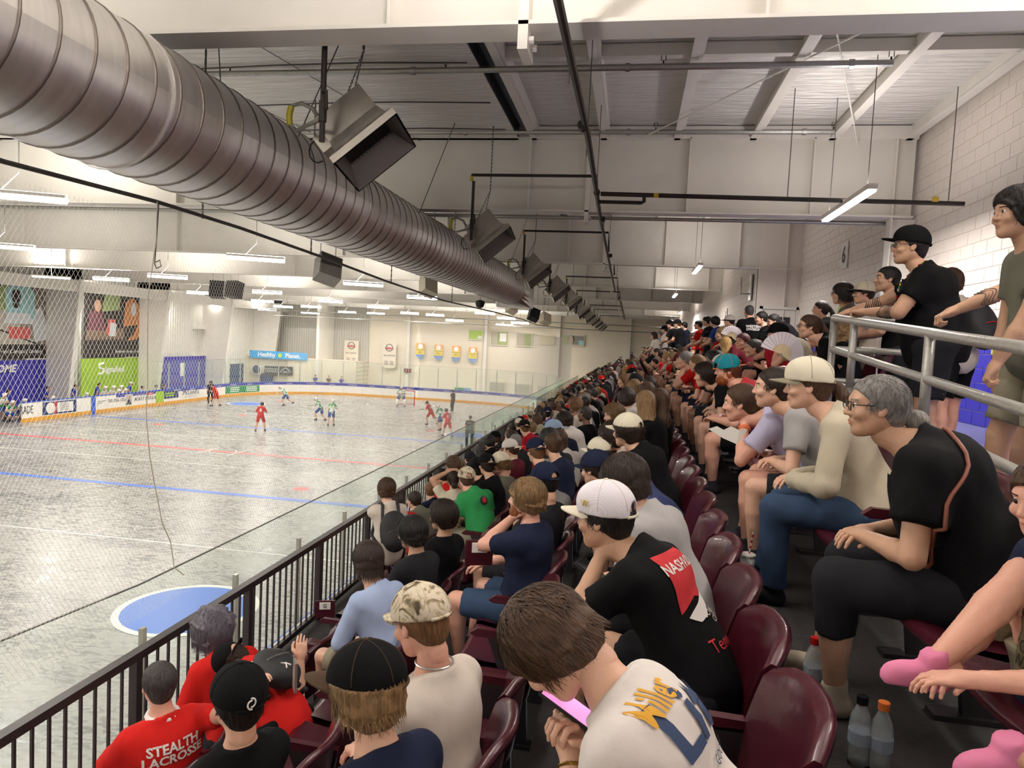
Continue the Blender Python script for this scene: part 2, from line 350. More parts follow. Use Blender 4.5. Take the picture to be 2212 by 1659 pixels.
# ceiling
struct(obj('ceiling', MB().box(XL, -2.35, YB, YF, HT - .12, HT + .1), M_foil), 'silver foil insulation ceiling over the rink')
struct(obj('ceiling_stand', MB().box(-2.15, XR, YB, YF, HT + .12, HT + .3), M_foil), 'silver foil insulation between purlins over the stand')
struct(obj('ceiling_gap_shade', MB().box(-2.6, -2.0, YB, YF, HT + .45, HT + .5).box(-2.36, -2.34, YB, YF, HT - .1, HT + .45), M_black), 'black sheets for the shaded gap beside the foil ceiling')  # black sheets stand in for the shade inside the gap
# rafters
for i, y in enumerate(FR + [64.4]):
    r = empty('rafter', (0, y, 0))
    wh = ['nearest', 'second', 'third', 'fourth', 'fifth', 'sixth', 'seventh', 'eighth', 'farthest'][i]
    struct(r, 'white steel roof beam crossing the building, %s from the camera' % wh)
    obj('web', MB().box(XL + .2, XR - .1, -.01, .01, HB, HT), M_web, r)
    obj('bottom_flange', MB().box(XL + 3, XR - .1, -.16, .16, HB - .03, HB), M_white, r)
    obj('top_flange', MB().box(XL + .3, XR - .1, -.13, .13, HT - .12, HT + .1), M_white, r)
    for x in (-33.5, -27.5, -21.5, -15.5, -9.5, -6.0, -2.1, .85, 3.0):
        obj('stiffener', MB().box(x - .012, x + .012, -.13, .13, HB, HT - .1), M_white, r)
    obj('splice_plate', MB().box(-1.02, -.94, -.16, .16, HB - .22, HT), M_white, r)
    obj('bolt', MB().lathe([(.03, 0), (.03, .04)], 6, Matrix.Translation((-.94, -.08, HB - .12)) @ Matrix.Rotation(math.pi / 2, 4, 'Y')).lathe([(.03, 0), (.03, .04)], 6, Matrix.Translation((-.94, .08, HB - .12)) @ Matrix.Rotation(math.pi / 2, 4, 'Y')), M_white, r)
    if y < 22:
        obj('column', MB().box(XR - .45, XR - .43, -.13, .13, FZ, HT - .13).box(XR - .43, XR - .02, -.013, .013, FZ, HB - .04), M_white, r)
    # tapered column on the far side
    obj('tapered_column', MB().poly([(-34.2, -.15, HB), (-34.05, -.15, HB), (-35.0, -.15, ICE), (-35.15, -.15, ICE)], (0, 0, 0), (0, .3, 0))
        .poly([(XL, -.01, HT), (-34.1, -.01, HT), (-34.1, -.01, HB), (-35.05, -.01, ICE), (XL, -.01, ICE)], (0, 0, 0), (0, .02, 0)), M_white, r)
    for x in (-31, -25.3, -19.6, -13.9, -8.2, -3.9):     # flange braces
        obj('flange_brace', MB().tube([(x, .14, HB), (x, 1.3, HT - .1)], .035, 5), M_white, r)
# purlins over the stand
for i, x in enumerate((-2.0, -.68, .66, 2.0, 3.35, 4.62)):
    wh = 'beside the dark ceiling gap|second from the gap|third from the gap|fourth from the gap|fifth from the gap|along the right wall'.split('|')[i]
    tag(obj('purlin', MB().box(x - .05, x + .05, YB, YF, HT - .1, HT + .12).box(x - .11, x + .0, YB, YF, HT - .12, HT - .09), M_white), 'white steel purlin ' + wh, 'purlin')
for y in (9.8, 17.5, 26):
    tag(obj('bridging_channel', MB().box(-2.0, 4.6, y - .06, y + .06, HT - .06, HT + .1), M_white), 'white cross channel between purlins %s' % {9.8: 'in the nearest bay', 17.5: 'in the second bay', 26: 'in the third bay'}[y], 'channel')
tag(obj('eave_strut', MB().box(-34.5, -34.2, YB, YF, 1.95, 2.1).box(-34.3, -34.22, YB, YF, 1.7, 2.4), M_white), 'long white eave beam above the posters', 'beam')
for z in (-.3, -2.62):
    for i in range(6):
        y = FR[i + 1]; tag(obj('wall_girt', MB().box(XL, XL + .3, y - 1.4, y + 1.2, z - .05, z + .05), M_white), 'short white wall girt behind a tapered column', 'girt', 'short wall girts')
# tie rods (crossed) near the second bay
tag(obj('tie_rod', MB().tube([(-.3 + .1, 13.3, HB + 1.25), (3.1, 8.2, HT - .05)], .012, 6), M_white), 'thin white brace rod running up to the right', 'rod')
tag(obj('tie_rod', MB().tube([(2.0, 8.6, HT), (3.7, 13.3, HB + 1.2)], .012, 6), M_white), 'thin white brace rod running down to the right', 'rod')
# foil seam cables
mb = MB()
for k in range(9):
    x = -4 - 1.9 * k
    mb.tube([(x - 1.6, 7, HT - .14), (x + 1.2, 21, HT - .14)], .006, 4)
for y in (8.0, 9.6, 11.2, 12.6, 16, 18.5):
    mb.tube([(-30 + 1.45 * j, y + .05 * math.sin(j * 1.3), HT - .15 - .03 * abs(math.sin(j * .9))) for j in range(20)], .012, 4)
tag(obj('ceiling_wires', mb, M_wire), 'thin wires holding up the foil ceiling', 'wires', kind='stuff')
# ================================================================ MECHANICALS UNDER THE ROOF
def duct_mat():
    m = mat('spiral_duct_metal', 'd2ccc6', .27, .88); nt = m.node_tree; b = nt.nodes['Principled BSDF']
    tc = nt.nodes.new('ShaderNodeTexCoord'); mp = nt.nodes.new('ShaderNodeMapping'); mp.inputs['Scale'].default_value = (1, 6, 1); nt.links.new(tc.outputs['Object'], mp.inputs[0])
    n = nt.nodes.new('ShaderNodeTexNoise'); n.inputs['Scale'].default_value = 3; n.inputs['Detail'].default_value = 5; nt.links.new(mp.outputs[0], n.inputs['Vector'])
    r = nt.nodes.new('ShaderNodeMapRange'); r.inputs['To Min'].default_value = .3; r.inputs['To Max'].default_value = .5; nt.links.new(n.outputs['Fac'], r.inputs['Value']); nt.links.new(r.outputs[0], b.inputs['Roughness'])
    rr = nt.nodes.new('ShaderNodeValToRGB'); rr.color_ramp.elements[0].color = (.62, .60, .59, 1); rr.color_ramp.elements[1].color = (.86, .84, .82, 1); nt.links.new(n.outputs['Fac'], rr.inputs[0]); nt.links.new(rr.outputs[0], b.inputs['Base Color'])
    return m
M_duct = duct_mat()
DX, DZ, DR = -4.24, 1.80, .57
dk = empty('spiral_duct', (DX, 0, DZ)); tag(dk, 'large round spiral steel air duct running the length of the stand', 'duct')
mb = MB(); P = []
N = 40
y = -5.0; p = .30; mr = MB()
def ringp(r_, yy): return [(r_ * math.cos(2 * math.pi * k / N), yy + .30 * (k / N), r_ * math.sin(2 * math.pi * k / N)) for k in range(N + 1)]
while y < 23.4:
    mb.grid([ringp(DR, y), ringp(DR, y + p - .022)])
    mr.grid([ringp(DR - .002, y + p - .024), ringp(DR + .009, y + p - .018), ringp(DR + .009, y + p - .004), ringp(DR - .002, y + p + .002)])
    y += p
obj('duct_shell', mb, M_duct, dk, smooth=True); obj('spiral_seam', mr, mat('duct_seam_metal', '8a817b', .4, .9), dk, smooth=True)
obj('duct_end', MB().grid([[(DR * math.cos(a), 23.7, DR * math.sin(a)) for a in [2 * math.pi * (k + .5) / 4 / 8 for k in range(33)]],
    [(max(-.62, min(.62, .95 * math.cos(a))), 24.7, max(-.62, min(.62, .95 * math.sin(a)))) for a in [2 * math.pi * (k + .5) / 4 / 8 for k in range(33)]],
    [(max(-.62, min(.62, .95 * math.cos(a))), 25.4, max(-.62, min(.62, .95 * math.sin(a)))) for a in [2 * math.pi * (k + .5) / 4 / 8 for k in range(33)]]]), M_steel, dk)
for y in (.8, 4.1, 7.4, 11.9, 16.4, 20.9):
    for s in (-1, 1):
        obj('hanger_wire', MB().tube([(s * DR * .8, y, DR * .6), (s * .9, y + .5, HT - .1 - DZ)], .007, 5), M_wire, dk)
for y in (5.1, 9.3, 14.0, 18.5): obj('joint_band', MB().tube([(DR * 1.012 * math.cos(2 * math.pi * k / 40), y, DR * 1.012 * math.sin(2 * math.pi * k / 40)) for k in range(40)], .012, 5, closed=True), M_duct, dk)
# gas pipe
gp = empty('gas_pipe', (-.7, 0, 2.33)); tag(gp, 'long black gas pipe running away under the roof beams', 'pipe')
obj('main_pipe', MB().tube([(.03, -5, 0), (.08, 8, 0), (0, 13, 0), (-.1, 26, 0), (-.14, 31, 0)], .036, 8), M_pipe, gp)
for i, y in enumerate((3.8, 7.6, 10.9, 13.2, 18.5)): obj('coupling', MB().tube([(.06 - .002 * y, y, 0), (.06 - .002 * y, y + .12, 0)], .052, 8), M_pipe, gp)
obj('main_pipe', MB().tube([(.0, 33, -.1), (.05, 60, -.1)], .036, 8), M_pipe, gp)
for y in (6.5, 9.0, 11.5, 14.6, 18, 22.5, 27): obj('hanger_rod', MB().tube([(.0, y, .03), (.0, y, 1.6)], .006, 5), M_wire, gp)
sp = empty('side_gas_pipe', (-.6, 10.9, 2.3)); tag(sp, 'black gas pipe branching level towards the right wall', 'pipe')
obj('branch', MB().tube([(0, 0, 0), (5.2, .25, -.02)], .034, 8), M_pipe, sp)
obj('offset_pipe', MB().tube([(-.03, 0, -.12), (.62, .03, -.12), (.66, .03, -.1), (.66, .03, 0)], .028, 8), M_pipe, sp)
for x in (.8, 4.7): obj('yellow_band', MB().tube([(x, .04, -.003), (x + .07, .04, -.003)], .036, 8), mat('yellow_label', 'c8a92c', .5), sp)
for x, t in ((2.75, 1.6), (4.95, 1.6)): obj('hanger_rod', MB().tube([(x, .15, 0), (x, .15, t)], .007, 5), M_wire, sp)
# radiant heaters
M_heat = mat('heater_steel', 'bfbab2', .3, .85, var=.12, scale=5); M_dark = mat('burner_black', '1d1b1a', .6); M_hose = mat('flex_hose', '8b8a82', .5, .4)
hx = empty('radiant_heater', (0, 0, 0))
def heater():
    # local: hood box tilted towards the seats; opening faces +x and down
    w = .36
    M = Matrix.Rotation(math.radians(-12), 4, 'X') @ Matrix.Rotation(math.radians(-42), 4, 'Y') @ Matrix.Rotation(math.radians(90), 4, 'Z')
    def T(v): return M @ Vector(v)
    top, mid, lip = .20, .23, .34
    secs = [(top, .30, .34), (top, .30, .02), (mid, .33, -.12), (lip, .40, -.22), (lip, .40, -.30)]
    h = MB()
    rings = [[T((sx * a, sy * b, z)) for sx, sy in ((-1, -1), (1, -1), (1, 1), (-1, 1), (-1, -1))] for a, b, z in secs]
    h.grid(rings); h.add([T((sx * .20, sy * .30, .34)) for sx, sy in ((-1, -1), (1, -1), (1, 1), (-1, 1))], [(0, 1, 2, 3)])
    obj('hood', h, M_heat, hx)
    i = MB(); i.grid([[T((sx * a, sy * b, z)) for sx, sy in ((-1, -1), (1, -1), (1, 1), (-1, 1), (-1, -1))] for a, b, z in ((lip - .02, .38, -.30), (.20, .30, -.14), (.17, .27, -.08))])
    obj('reflector', i, mat('reflector_dull', '6f6a66', .45, .6), hx)
    obj('burner', MB().add([T((sx * .17, sy * .27, -.08)) for sx, sy in ((-1, -1), (1, -1), (1, 1), (-1, 1))], [(0, 3, 2, 1)]), M_dark, hx)
    g = MB()
    for k in range(12): g.tube([T((-.17, -.26 + k * .047, -.10)), T((.17, -.26 + k * .047, -.10))], .004, 4)
    obj('grille', g, M_dark, hx)
    b = MB(); b.box(-.12, .12, .28, .42, .02, .24, M=M); obj('valve_box', b, M_heat, hx)
    obj('gas_drop', MB().tube([(-.26, -.36, .95), (-.26, -.36, -.18)], .03, 8).tube([(-.26, -.36, .22), (-.26, -.36, .02)], .042, 8), M_pipe, hx)
    obj('shutoff_valve', MB().tube([(-.26, -.38, .3), (-.20, -.42, .3), (-.19, -.42, .12)], .016, 6), M_pipe, hx)
    obj('hose', MB().tube([(-.28, -.34, .05), (-.48, -.25, .02), (-.66, -.12, .0), (-.74, -.12, .08), (-.72, -.12, .26), (-.62, -.1, .29), (-.5, -.08, .24), (-.42, -.05, .1)], .022, 8), M_hose, hx, smooth=True)
    obj('hose_tag', MB().tube([(-.735, -.12, .06), (-.745, -.12, .16), (-.725, -.12, .25)], .034, 8), mat('yellow_tape', 'b8b02c', .5), hx)
    obj('cable_loop', MB().tube([(-.42 + .1 * math.cos(a), -.1, -.2 + .12 * math.sin(a)) for a in [math.pi * .1 + k * .55 for k in range(10)]], .008, 6), M_dark, hx, smooth=True)
    c = MB()
    for (x, yy) in ((-.12, -.2), (.14, .2)):
        a = T((x, yy, .34)); t = Vector((.0, 0, .85)); n = int((t - a).length / .035)
        for k in range(n): 
            q = a.lerp(t, k / n); c.box(q.x - .008, q.x + .008, q.y - .003, q.y + .003, q.z - .02, q.z + .02) if k % 2 else c.box(q.x - .003, q.x + .003, q.y - .008, q.y + .008, q.z - .02, q.z + .02)
    for k in range(36): c.box(-.012, .012, -.004, .004, .85 + k * .035 - .02, .85 + k * .035 + .02) if k % 2 else c.box(-.004, .004, -.012, .012, .85 + k * .035 - .02, .85 + k * .035 + .02)
    o = obj('hanging_chain', c, M_chain, hx); o['kind'] = 'stuff'
heater(); kids(hx)
HY = [6.35, 12.3, 18.2, 24, 30, 35.8, 41.6, 47.4, 52.5, 57.5, 62]
for i, y in enumerate(HY):
    o = hx if i == 0 else copy_tree(hx)
    o.scale = (.9, .9, .9); o.location = (-2.62, y, 1.86 - .004 * y * (i > 4))
    wh = ['nearest the camera', 'second from the camera', 'third from the camera', 'fourth from the camera', 'fifth from the camera'][i] if i < 5 else None
    tag(o, 'tilted steel gas radiant heater on chains, ' + (wh if wh else 'in the crowded far end of the row'), 'heater', 'gas radiant heaters in a row')
    if i:
        z = o.location.z + .95
        q = empty('heater_feed_pipe', (-2.88, y - .36, z)); tag(q, 'black gas branch pipe feeding the heater ' + (wh if wh else 'in the far end of the row'), 'pipe', 'heater feed pipes')
        obj('pipe_arm', MB().tube([(0, 0, -.02), (0, 0, .0), (2.15, 0, .0), (2.18, 0, 2.33 - z)], .026, 8), M_pipe, q)
        obj('yellow_band', MB().tube([(0, 0, -.1), (0, 0, -.02)], .032, 8), mat('yellow_label', 'c8a92c', .5), q)
    else:
        o2 = obj('heater_feed_pipe', MB().tube([(-2.88, 5.99, 2.7), (-2.88, 5.99, 4.0)], .03, 8), M_pipe); tag(o2, 'thick black upright gas pipe above the nearest heater', 'pipe', 'heater feed pipes')
# sprinkler pipes
for i, (y, z, x1) in enumerate(((9.75, 3.74, 3.05), (12.9, 3.82, 3.2), (18.3, 3.72, 3.3), (13.75, 2.44, 4.5), (56.0, 1.6, 3.5))):
    q = empty('sprinkler_pipe', (0, y, z)); wh = ['nearest, ending above the stand', 'second, behind the nearest one', 'in the bay beyond the second beam', 'under the second beam', 'low across the far end'][i]
    tag(q, 'galvanised sprinkler pipe ' + wh, 'pipe', 'sprinkler pipes')
    obj('pipe', MB().tube([(-34, 0, 0), (x1, 0, 0)], .045 if i < 2 else .035, 8), M_galv, q)
    if i < 3:
        for x in (-9.5, -6.1, -2.8, .2, x1 - .02):
            obj('sprinkler_head', MB().tube([(x, 0, .0), (x, 0, .08)], .012, 6).tube([(x - .03, 0, .08), (x - .03, 0, .16), (x + .03, 0, .16), (x + .03, 0, .08)], .006, 4), M_pipe, q)
            obj('clamp', MB().tube([(x - .5, 0, 0), (x - .44, 0, 0)], .06, 8), M_galv, q)
# linear lamps of the concourse
for i, (x, y, L, z) in enumerate(CONC[:5]):
    q = empty('linear_lamp', (x, y, z)); tag(q, 'slim white ceiling strip lamp, glowing, %s' % ['nearest, above the tall man in the black cap', 'second along the concourse', 'third along the concourse', 'above the standing group far off', 'farthest along the concourse'][i], 'lamp', 'strip lamps over the concourse')
    obj('housing', MB().box(-.06, .06, -L / 2, L / 2, .0, .07), M_white, q); obj('lens', MB().box(-.05, .05, -L / 2 + .02, L / 2 - .02, -.03, .0), M_lamp, q)
    for s in (-1, 1): obj('hanging_wire', MB().tube([(0, s * L * .4, .07), (0, s * L * .4, 1.95)], .006, 4), M_wire, q)
# high bay lamps over the rink: px, depth y
for i, (px, py, y) in enumerate(LAMPS):
    p = at_y(px, py, y); L = 1.6
    q = empty('high_bay_lamp', p); 
    tag(q, ('large glowing high bay lamp cut by the left picture edge', 'glowing high bay lamp at the left edge, second from the top', 'brightest glowing high bay lamp between the net rope and the duct', 'glowing high bay lamp above the dark workbench banner', 'glowing high bay lamp just right of the net rope', 'glowing high bay lamp above the first tapered column')[i] if i < 6 else 'small glowing white high bay lamp in the far rink', 'lamp', 'high bay lamps over the rink')
    obj('lens', MB().grid([[( .09 * math.cos(a), yy, .05 * math.sin(a) - .02) for a in [math.pi + math.pi * k / 6 for k in range(7)]] for yy in (-L / 2 * 0 - .0 - L / 2, L / 2)]).tube([(0, -L / 2, -.02), (0, L / 2, -.02)], [.09, .09], 8), M_lamp, q)
    obj('housing', MB().box(-.11, .11, -L / 2, L / 2, -.01, .05), M_white, q)
    obj('hanging_wire', MB().tube([(0, -.3, .05), (0, 0, .4), (0, 0, max(.5, 3.8 - p.z))], .012, 4), M_wire, q)
    q.rotation_euler.z = math.radians(-66)
for p in EXTRA:
    q = empty('high_bay_lamp', p, ZROT); tag(q, 'added high bay lamp beyond the picture', 'lamp', 'high bay lamps over the rink'); obj('lens', MB().box(-.1, .1, -.8, .8, -.07, -.02), M_lamp, q); obj('housing', MB().box(-.11, .11, -.8, .8, -.01, .05), M_white, q); obj('hanging_wire', MB().tube([(0, 0, .05), (0, 0, 1.8)], .012, 4), M_wire, q)
# loudspeakers, projector and cameras hanging
def speaker(name, px, py, y, s, m, lab, rot, cat='loudspeaker', grill=True):
    p = at_y(px, py, y); q = empty(name, p, rot[2]); tag(q, lab, cat)
    R = Matrix.Rotation(rot[0], 4, 'X') @ Matrix.Rotation(rot[1], 4, 'Y')
    obj('cabinet', MB().poly([R @ Vector(v) for v in ((-s * .7, -s * .5, -s * .8), (s * .7, -s * .5, -s * .8), (s * .7, -s * .5, s * .8), (-s * .7, -s * .5, s * .8))], (0, 0, 0), R @ Vector((0, s, 0))), m, q)
    if grill:
        g = MB()
        for k in range(9): g.box(-s * .62, s * .62, -s * .53, -s * .505, -s * .74 + k * s * .165, -s * .74 + k * s * .165 + s * .12, M=R)
        obj('grille', g, mat(m.name + '_grille', '55524c' if m is not M_black else '1c1c1e', .7), q)
    obj('suspension_cable', MB().tube([(-s * .5, 0, s * .6), (-s * .5, 0, max(1, 3.8 - p.z))], .008, 4).tube([(s * .5, 0, s * .6), (s * .5, 0, max(1, 3.8 - p.z))], .008, 4), M_chain, q)
M_beige = mat('beige_cabinet', 'd6ceb8', .5)
speaker('loudspeaker', 708, 582, 14.6, .36, mat('grey_cabinet', '8a8780', .5), 'grey mesh loudspeaker hanging behind the net under the duct', (-.5, .3, .9))
speaker('loudspeaker', 925, 620, 20, .32, M_beige, 'beige loudspeaker hanging just below the duct', (-.5, .35, 1.0), grill=False)
speaker('loudspeaker', 471, 626, 33, .52, M_black, 'left of the paired black loudspeakers over centre rink', (-.2, 0, .25))
speaker('loudspeaker', 506, 626, 33, .52, M_black, 'right of the paired black loudspeakers over centre rink', (-.2, 0, -.25))
speaker('loudspeaker', 1105, 664, 32, .34, M_beige, 'small pale loudspeaker just beyond the duct end', (-.5, .35, .9), grill=False)
speaker('loudspeaker', 1153, 680, 36, .38, M_black, 'small black loudspeaker between two pale ones', (-.5, .4, .6))
speaker('loudspeaker', 1178, 689, 40, .40, M_beige, 'farthest pale loudspeaker right of the small black one', (-.5, .4, .9), grill=False)
q = empty('dome_camera', at_y(1037, 654, 24)); tag(q, 'black dome camera hanging below the duct', 'camera'); obj('dome', MB().lathe([(.02, -.2), (.13, -.14), (.17, -.02), (.17, .05), (.05, .1)], 14), M_black, q, smooth=True); obj('mount', MB().tube([(0, 0, .08), (0, 0, 2.7)], .02, 6), M_white, q)
q = empty('security_camera', (3.6, 31, .83)); tag(q, 'white wall camera with black lens on the inner right wall', 'camera')
obj('arm', MB().tube([(0, 0, 0), (-.35, -.1, .02), (-.35, -.1, -.1)], .035, 8), M_white, q); obj('camera_head', MB().lathe([(.02, -.34), (.11, -.3), (.14, -.22), (.14, -.1), (.04, -.04)], 12, Matrix.Translation((-.35, -.1, 0))), M_black, q)
# net cable, net and rope
CAB = [(-5, -2, 1.3), (-5, 4.9, 1.22), (-5, 6.7, 1.27), (-5, 8.3, 1.26), (-5, 10.8, 1.19), (-5, 13.7, 1.08), (-5, 18.2, .97), (-5, 25, 1.0), (-5, 32, .99), (-5, 37, .88), (-5, 60, 1.2)]
tag(obj('net_cable', MB().tube(CAB, .022, 6), M_wire), 'dark cable holding up the safety net', 'cable')
def cabz(y):
    for a, b in zip(CAB, CAB[1:]):
        if a[1] <= y <= b[1]: return a[2] + (b[2] - a[2]) * (y - a[1]) / (b[1] - a[1])
    return 1.2
q = empty('safety_net', (-5, 0, 0)); tag(q, 'white diamond mesh safety net hanging above the rink glass', 'net')
def net_mesh(y0, y1, z0, zf, pitch, r, slope, segs, plane='Y'):
    vs = []; fs = []
    for fam in (1, -1):
        n = int((y1 - y0 + 8) / pitch)
        for i in range(n):
            yb = y0 - 4 + i * pitch
            pts = []
            H = 4.25
            for k in range(segs + 1):
                z = z0 + H * k / segs; y = yb + fam * slope * H * k / segs
                pts.append((y, z))
            for (ya, za), (yc, zc) in zip(pts, pts[1:]):
                if min(ya, yc) < y0 or max(ya, yc) > y1 or zc > zf((ya + yc) / 2) + .02: continue
                b = len(vs)
                for (yy, zz) in ((ya, za), (yc, zc)):
                    for (dx, dy) in ((0, r), (r * .87, -r * .5), (-r * .87, -r * .5)): vs.append((dx, yy + dy, zz) if plane == 'Y' else (yy + dy, dx, zz))
                fs += [(b, b + 1, b + 4, b + 3), (b + 1, b + 2, b + 5, b + 4), (b + 2, b, b + 3, b + 5)]
    m = MB(); m.v = vs; m.f = fs; m.m = [0] * len(fs); return m
M_net = mat('white_net_twine', 'e9e6de', .7)
o = obj('net_mesh', net_mesh(-1.5, 16, -3.15, cabz, .052, .0013, .62, 12), M_net, q); o['kind'] = 'stuff'
o = obj('net_mesh', net_mesh(16, 60, -3.15, cabz, .052, .0012, .62, 6), M_net, q); o['kind'] = 'stuff'
q2 = empty('far_safety_net', (0, 60.9, 0)); tag(q2, 'fine safety net hanging behind the far goal', 'net')
o = obj('net_mesh', net_mesh(-32, -5, -3.0, lambda y: 1.2, .12, .003, .62, 4, 'X'), M_net, q2); o['kind'] = 'stuff'
obj('net_pole', MB().tube([(-33, 0, 1.25), (3.4, 0, 1.25)], .05, 6), M_galv, q2)
rp = [at_x(px, py, -4.93) for px, py in ((340, 435), (335, 520), (322, 640), (318, 750), (316, 820), (318, 900), (323, 985), (330, 1040), (345, 1090), (350, 1130), (366, 1170), (377, 1214))]
rp = [p + Vector((0, .02 * math.sin(i * 2.1), 0)) for i, p in enumerate(rp)]
tag(obj('net_rope', MB().tube(rp + [at_x(376, 1226, -4.93), at_x(397, 1242, -4.93)], .006, 6), mat('rope', 'c4bcac', .8)), 'pale rope hanging down the net seam to the glass', 'rope')
tag(obj('pulley_cord', MB().tube([at_x(343, 440, -4.95), at_x(338, 520, -4.95), at_x(334, 570, -4.95), at_x(338, 580, -4.95), at_x(348, 575, -4.95), at_x(345, 562, -4.95), at_x(337, 566, -4.95)], .006, 5), M_wire), 'thin looped cord beside the net rope', 'cord')
for i, (y, l) in enumerate(((3.5, 2.4), (7.5, 2.3), (10.3, 2.4), (14, 2.5), (19, 2.6))):
    mb = MB()
    for k in range(int(l / .05)): mb.box(-.012 if k % 2 else -.004, .012 if k % 2 else .004, -.004 if k % 2 else -.012, .004 if k % 2 else .012, k * .05 - .03, k * .05 + .03)
    tag(obj('support_chain', mb, M_chain, loc=(-5, y, cabz(y))), 'zinc chain from the roof to the net cable', 'chain', 'net support chains', kind='stuff')
# ================================================================ RINK BOARDS, GLASS, SIGNS
def rpath(step=2.44):
    """rounded rectangle of the boards, counter-clockwise from the near right, as [(x, y, nx, ny)] outward normals"""
    x0, x1, y0, y1, r = RX0, RX1, RY0, RY1, RC; pts = []
    segs = [((x1, y0 + r), (x1, y1 - r)), ((x1 - r, y1 - r), 0), ((x1 - r, y1), (x0 + r, y1)), ((x0 + r, y1 - r), 90), ((x0, y1 - r), (x0, y0 + r)), ((x0 + r, y0 + r), 180), ((x0 + r, y0), (x1 - r, y0)), ((x1 - r, y0 + r), 270)]
    for s in segs:
        if isinstance(s[1], tuple):
            a, b = Vector(s[0]), Vector(s[1]); n = max(1, round((b - a).length / step))
            for i in range(n): pts.append(a.lerp(b, i / n))
        else:
            n = max(1, round(r * math.pi / 2 / step))
            for i in range(n):
                a = math.radians(s[1] + 90 * i / n); pts.append(Vector((s[0][0] + r * math.cos(a), s[0][1] + r * math.sin(a))))
    return pts
PTS = rpath(1.8); NP = len(PTS); CEN = Vector((CXR, (RY0 + RY1) / 2))
BH = 1.07
bd = empty('rink_boards', (0, 0, 0)); tag(bd, 'white rink boards with yellow kick strip and blue top rail', 'boards')
gl = empty('rink_glass', (0, 0, 0)); tag(gl, 'clear glass panels on posts standing on the rink boards', 'glass')
pc = 0
for i in range(NP):
    a, b = PTS[i], PTS[(i + 1) % NP]; m = (a + b) / 2; d = (b - a).normalized(); n = Vector((d.y, -d.x))   # outward
    L = (b - a).length
    if a.x < RX0 + .1 and b.x < RX0 + .1 and (29.2 < m.y < 32.4): continue          # open bench gate
    if abs(a.x - RX1) < .1 and abs(b.x - RX1) < .1 and 27.5 < m.y < 29: pass
    F = Matrix(((d.x, n.x, 0, a.x), (d.y, n.y, 0, a.y), (0, 0, 1, ICE), (0, 0, 0, 1)))
    g = .006
    obj('board_panel', MB().box(g, L - g, .0, .08, .22, BH, M=F), M_whiteP, bd)
    obj('kick_strip', MB().box(g, L - g, -.012, .08, .0, .22, M=F), M_yellow, bd)
    obj('cap_rail', MB().box(g / 2, L - g / 2, -.03, .13, BH, BH + .04, M=F), M_blueP, bd)
    far = m.y > 45 or (m.x < RX0 + 1 and m.y > 40)
    if far: obj('advert_strip', MB().box(g, L - g, -.01, 0, BH - .2, BH, M=F), M_navyP, bd)
    near = m.x > RX1 - 9 and m.y < 58 and (m.x > RX1 - 1 or m.y < 8)
    gh = 1.62 if near else (1.7 if far else (0 if m.x < RX0 + .5 else 1.7))
    if m.x < RX0 + .5 and m.y < 44.5: gh = 0
    if gh:
        obj('glass_pane', MB().box(.012, L - .012, .03, .045, BH + .04, BH + (gh if near else gh) + .35, M=F), GLASS, gl)
        obj('glass_post', MB().box(-.03, .03, .045, .10, BH - .3 if near else BH, BH + (1.5 if near else 1.9), M=F), M_steel if near else mat('pale_post', 'b9bcb2', .5), gl)
        obj('top_trim', MB().box(0.005, L - .005, .028, .047, BH + gh + .345, BH + gh + .357, M=F), M_wire, gl)
kidn = 0
# adverts on the boards across the rink
X0 = RX0 + .004
def bd_y(px, py=860): return at_x(px, py, X0).y
def advert(name, y0, y1, z0, z1, m, label=None, x=X0):
    o = obj(name, MB().box(x, x + .008, y0, y1, ICE + z0, ICE + z1), m, bd)
    if label: o['label'] = label
    return o
def left_text(name, s, yc, z, size, m, x=X0 + .012, par=None, **k):
    par = par or bd
    # seen from the rink: reading direction runs towards +y
    return text_obj(name, s, size, frame((x, yc, z), (0, 1, 0)), m, par, **k)
M_dk = mat('advert_dark', '3c3a44', .6); M_rd = mat('advert_red', 'c33a44', .6); M_navy = mat('advert_navy', '2c3f6e', .6); M_gn = mat('advert_green', '1f8a52', .6)
left_text('lettering', 'ORADE', (bd_y(31, 888) + bd_y(74, 884)) / 2, ICE + .66, .62, M_dk, sx=(bd_y(74, 884) - bd_y(31, 888)) / 2.35)
y0, y1 = bd_y(92), bd_y(165); advert('advert_panel', y0, y1, .27, 1.0, M_navy, 'navy advert with white roundel')
advert('advert_panel', y0 + (y1 - y0) * .42, y1 - (y1 - y0) * .1, .36, .92, M_whiteP, x=X0 + .008); advert('advert_panel', y0 + (y1 - y0) * .33, y0 + (y1 - y0) * .40, .27, 1.0, M_rd, x=X0 + .008)
mb = MB(); mb.lathe([(.32, 0), (.32, .01)], 24, Matrix.Translation((X0 + .008, y0 + .55, ICE + .64)) @ Matrix.Rotation(math.pi / 2, 4, 'Y')); obj('roundel', mb, M_whiteP, bd)
for k in range(6): advert('advert_line', y0 + (y1 - y0) * .5, y0 + (y1 - y0) * (.72 + .05 * (k % 2)), .84 - k * .075, .86 - k * .075, M_dk, x=X0 + .016)
y = bd_y(200, 890); advert('blue_line_mark', y - .12, y + .22, 0, 1.07, M_blueP, x=X0 - .0 + .012)
for k in range(3): advert('advert_line', bd_y(211), bd_y(228) - .3 * k, .72 - k * .12, .75 - k * .12, M_dk)
left_text('lettering', '705-743-1256', (bd_y(240) + bd_y(266)) / 2, ICE + .68, .3, M_dk)
